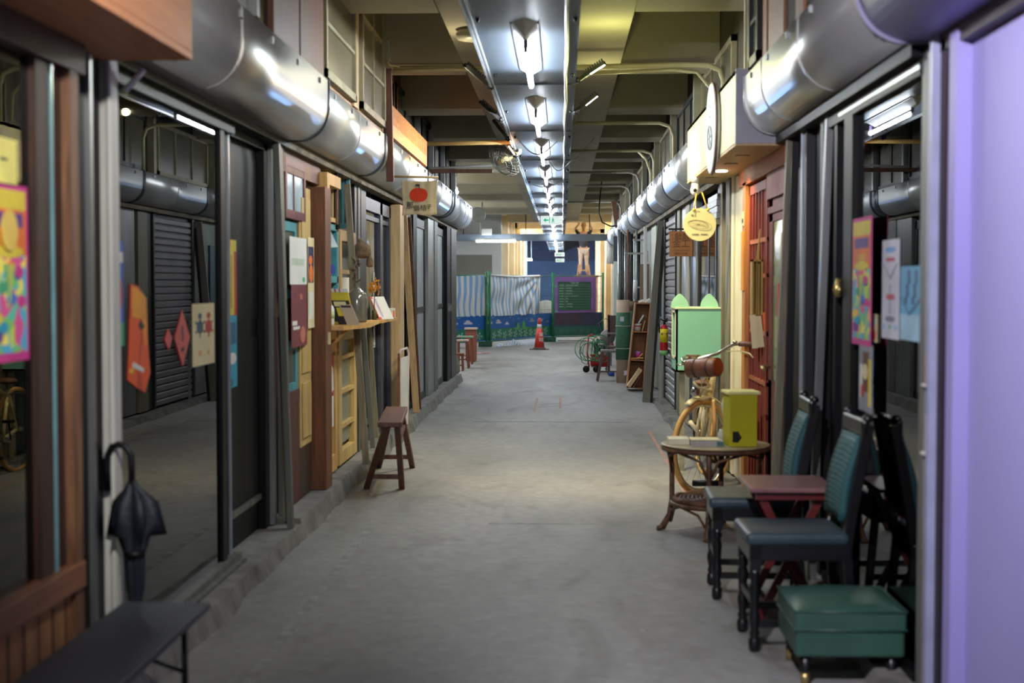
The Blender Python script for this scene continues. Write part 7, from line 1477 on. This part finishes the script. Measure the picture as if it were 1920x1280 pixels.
    b = MB(); e = Cc+Vector((0.2,0.3,0.02)); b.tube([e, e+Vector((0.75,-0.1,0.0))], 0.012, 6); tag(b.build('loose_rod', ALUG), 'thin rod lying on the floor right of the fence foot', 'rod')
fence()
b = MB(); rnd = random.Random(2)
x, y = XW(900,30.2), 30.2
for k in range(5): b.bar((x-0.15+0.06*k, y+rnd.uniform(-0.1,0.1), 0.012), (x-0.02+0.06*k, y+rnd.uniform(-0.1,0.1), 0.02), 0.05, 0.012, (0,1,0))
tag(b.build('warning_tape', mat('tape_red', (200,60,70), 0.5, rgb2=(220,200,200), scale=20)), 'crumpled red and white warning tape on the floor at the left', 'tape')
# left far stools
ms = wood('reddish_stool_wood', (140,78,56), (104,54,40))
bstool('wooden_stool', 'reddish wooden stool nearest the far left kerb', (XW(862,25.2), 25.2, 0.0), 0.30, 0.30, 0.50, ms, 0.03, mat('pale_seat', (190,170,156), 0.5))
bstool('wooden_stool', 'second reddish wooden stool, with pale green pad, behind the first', (XW(872,26.4), 26.4, 0.0), 0.30, 0.28, 0.52, ms, 0.0, mat('green_pad', (120,150,126), 0.6))
bstool('wooden_stool', 'low reddish stool tucked under the nearest far-left stool', (XW(858,24.4), 24.4, 0.0), 0.22, 0.2, 0.30, ms, 0.0)
t = thing('wooden_cabinet', 'reddish brown wooden box cabinet behind the far left stools', 'cabinet', (XW(882,27.2), 27.2, 0)); x = XW(883,27.2)
b = MB(); b.box(x-0.10,x+0.10,27.1,27.4,0.02,0.62); b.build('body', ms, t, bevel=0.004); b = MB(); b.box(x-0.12,x+0.12,27.08,27.42,0.62,0.65); b.build('top', mat('pale_seat', (1,1,1)), t)
t = thing('canvas_bag', 'slumped grey canvas bag at the corner of the left shopfronts', 'bag', (XW(849,23.5), 23.5, 0.0)); x = XW(850,23.5)
b = MB(); b.lathe([(0,0.05),(0.10,0.05),(0.12,0.12),(0.10,0.26),(0.05,0.38),(0,0.40)], (x,23.5,-0.05), 14); b.build('bag', mat('canvas_grey', (128,126,114), 0.9, 0, (100,98,88), 6, bump=0.3), t, sub=1)
b = MB(); xx = XW(851,22.6); b.box(xx-0.012,xx+0.012,22.6,22.63,0.0,0.98); b.bar((xx,22.6,0.72),(XW(855,22.6),22.6,0.70),0.02,0.02); tag(b.build('white_stake', mat('pinkish_white', (1,1,1))), 'thin pale stake standing at the end of the left shopfronts', 'post')
t = thing('wall_fan', 'small grey wall fan in the side hall beyond the left boxes', 'fan', (XW(897,34), 34, 2.9)); x, z = XW(896,34), ZW(403,34)
b = MB(); b.lathe([(0.17,-0.03),(0.19,0),(0.17,0.03),(0.05,0.05),(0.0,0.05)], (x,34,z), 20, axis='y'); b.bar((x+0.1,34,z-0.05),(x+0.12,34,z+0.6),0.03,0.03); b.build('body', mat('fan_grey', (130,132,126), 0.5), t)
# things beyond the fence
t = thing('round_table_top', 'pale round board leaning behind the fence gap', 'board', (XW(1020,39), 39, 0)); b = MB(); b.lathe([(0,-0.01),(0.42,-0.01),(0.42,0.02),(0,0.02)], (XW(1024,39),39,0.62), 32, axis='y'); b.build('disc', mat('board_pale', (168,168,156), 0.6), t); b = MB(); b.tube([(XW(1024,39),38.97,0.62),(XW(1024,39),38.95,0.62)], 0.06, 12); b.bar((XW(1024,39),39.05,0.0),(XW(1024,39),39.05,0.6),0.1,0.05); b.build('boss', mat('umber_wood', (1,1,1)), t)

# ---------------- worker on a trestle
def worker():
    y = 46.0; x = XW(1094,y); zf = 1.80
    st = thing('trestle', 'wooden trestle platform with a workhorse beneath the far worker', 'trestle', (x+0.1, y, 0)); w = mat('raw_timber', (206,168,128), 0.7, 0, (176,136,98), 4)
    b = MB(); b.box(XW(1076,y), XW(1122,y), y-0.15, y+0.30, 1.70, 1.76); b.build('platform', w, st)
    for px in (1079, 1118):
        for dy in (-0.1, 0.25): b = MB(); b.box(XW(px,y)-0.04, XW(px,y)+0.04, y+dy-0.04, y+dy+0.04, 0, 1.70); b.build('leg', w, st)
    ho = thing('step_stool', 'small pinkish wooden step stool standing on the far platform', 'stool', (x-0.02, y-0.1, 1.76))
    for sx in (-1,1): b = MB(); b.bar((x+0.20*sx,y-0.12,1.76),(x+0.15*sx,y-0.10,2.12),0.05,0.05,(1,0,0)); b.build('leg', w, ho)
    b = MB(); b.box(x-0.19,x+0.19,y-0.14,y-0.06,1.90,1.94); b.box(x-0.15,x-0.05,y-0.13,y-0.08,1.94,2.10); b.box(x+0.05,x+0.15,y-0.13,y-0.08,1.94,2.08); b.build('rail', w, ho)
    p = thing('person', 'person in dark shirt and pale trousers standing on the far platform, working at the ceiling', 'person', (x, y+0.12, 1.76))
    yy = y+0.12; SK = mat('skin', (196,150,120), 0.6); PT = mat('pale_trousers', (214,196,180), 0.9, 0, (190,170,156), 8, bump=0.4); SH = mat('dark_shirt', (58,58,68), 0.9, 0, (48,48,58), 6)
    J = {'pel':(x,yy,2.62),'sp':(x,yy+0.01,2.85),'ch':(x,yy,3.05),'nk':(x,yy-0.01,3.19),'hd':(x+0.005,yy-0.03,3.28),
         'hl':(x-0.085,yy,2.56),'kl':(x-0.095,yy-0.03,2.20),'al':(x-0.10,yy+0.02,1.85),'tl':(x-0.11,yy-0.12,1.80),
         'hr':(x+0.085,yy,2.56),'kr':(x+0.10,yy-0.02,2.20),'ar':(x+0.11,yy+0.03,1.85),'tr':(x+0.13,yy-0.11,1.80),
         'sl':(x-0.17,yy,3.10),'el':(x-0.27,yy-0.10,3.26),'wl':(x-0.15,yy-0.18,3.40),
         'sr':(x+0.17,yy,3.10),'er':(x+0.28,yy-0.08,3.24),'wr':(x+0.20,yy-0.20,3.40)}
    E = [('pel','sp'),('sp','ch'),('ch','nk'),('nk','hd'),('pel','hl'),('hl','kl'),('kl','al'),('al','tl'),('pel','hr'),('hr','kr'),('kr','ar'),('ar','tr'),('ch','sl'),('sl','el'),('el','wl'),('ch','sr'),('sr','er'),('er','wr')]
    Rr = dict(pel=.125,sp=.11,ch=.125,nk=.05,hd=.055,hl=.09,kl=.055,al=.04,tl=.035,hr=.09,kr=.055,ar=.04,tr=.035,sl=.06,el=.04,wl=.028,sr=.06,er=.04,wr=.028)
    def skin(name, keys, edges, rad, m, extra=1.0, sub=2):
        me = bpy.data.meshes.new(name); idx = {k: i for i, k in enumerate(keys)}; off = p.location
        me.from_pydata([Vector(J[k])-off for k in keys], [(idx[a], idx[c]) for a, c in edges], []); o = bpy.data.objects.new(name, me); COL.objects.link(o); o.parent = p
        mo = o.modifiers.new('skin','SKIN'); 
        for i, k in enumerate(keys): me.skin_vertices[0].data[i].radius = (rad[k]*extra, rad[k]*extra*0.9); me.skin_vertices[0].data[i].use_root = (i == 0)
        s = o.modifiers.new('sub','SUBSURF'); s.levels = sub; s.render_levels = sub; me.materials.append(m); return o
    # fingers: chains rooted in each palm
    for side, wr in (('l', J['wl']), ('r', J['wr'])):
        wv = Vector(wr); sg = -1 if side == 'l' else 1; J['p'+side] = tuple(wv+Vector((-0.01*sg,-0.02,0.07))); Rr['p'+side] = 0.034; E.append(('w'+side,'p'+side))
        for f in range(5):
            base = Vector(J['p'+side]); ln = (0.05,0.075,0.085,0.078,0.06)[f]; dx = (-0.045,-0.022,-0.007,0.009,0.024)[f]*-sg
            a = base+Vector((dx*0.8,0,0.012 if f else -0.015)); e = base+Vector((dx*(1.5 if f == 0 else 1.15),-0.02,ln if f else 0.02)); g = e+Vector((0,-0.02,0.01))
            for q, v in (('a',a),('b',e),('c',g)): J[f'f{side}{f}{q}'] = tuple(v); Rr[f'f{side}{f}{q}'] = 0.0095 if q != 'c' else 0.008
            E.extend([('p'+side,f'f{side}{f}a'),(f'f{side}{f}a',f'f{side}{f}b'),(f'f{side}{f}b',f'f{side}{f}c')])
    skin('body', list(J.keys()), E, Rr, SK)
    skin('trousers', ['pel','hl','kl','al','hr','kr','ar'], [('pel','hl'),('hl','kl'),('kl','al'),('pel','hr'),('hr','kr'),('kr','ar')], Rr, PT, 1.28)
    skin('shirt', ['sp','pel','ch','sl','el','sr','er'], [('sp','pel'),('sp','ch'),('ch','sl'),('sl','el'),('ch','sr'),('sr','er')], Rr, SH, 1.22)
    c = Vector(J['hd'])+Vector((0,0,0.07)); b = MB(); b.lathe([(0,-0.115),(0.045,-0.10),(0.065,-0.06),(0.075,0.0),(0.072,0.05),(0.05,0.095),(0,0.112)], c, 20)
    for v in b.v: v.y = c.y+(v.y-c.y)*1.15
    b.lathe([(0,-0.01),(0.012,0),(0,0.012)], c+Vector((0,-0.092,-0.01)), 8)
    for sg in (-1,1): b.lathe([(0,-0.025),(0.012,0),(0,0.025)], c+Vector((0.076*sg,0.0,0.0)), 8)
    b.build('head', SK, p)
    b = MB()
    for sg in (-1,1): b.lathe([(0,-0.006),(0.009,0),(0,0.006)], c+Vector((0.028*sg,-0.080,0.012)), 8)
    b.bar(c+Vector((-0.02,-0.078,-0.05)), c+Vector((0.02,-0.078,-0.05)), 0.006, 0.006); b.build('face_features', mat('face_dark', (60,36,32), 0.6), p)
    b = MB(); b.lathe([(0.080,-0.01),(0.082,0.04),(0.06,0.10),(0,0.122)], c+Vector((0,0.012,0)), 18); b.build('hair', mat('hair_black', (24,22,22), 0.8), p)
worker()
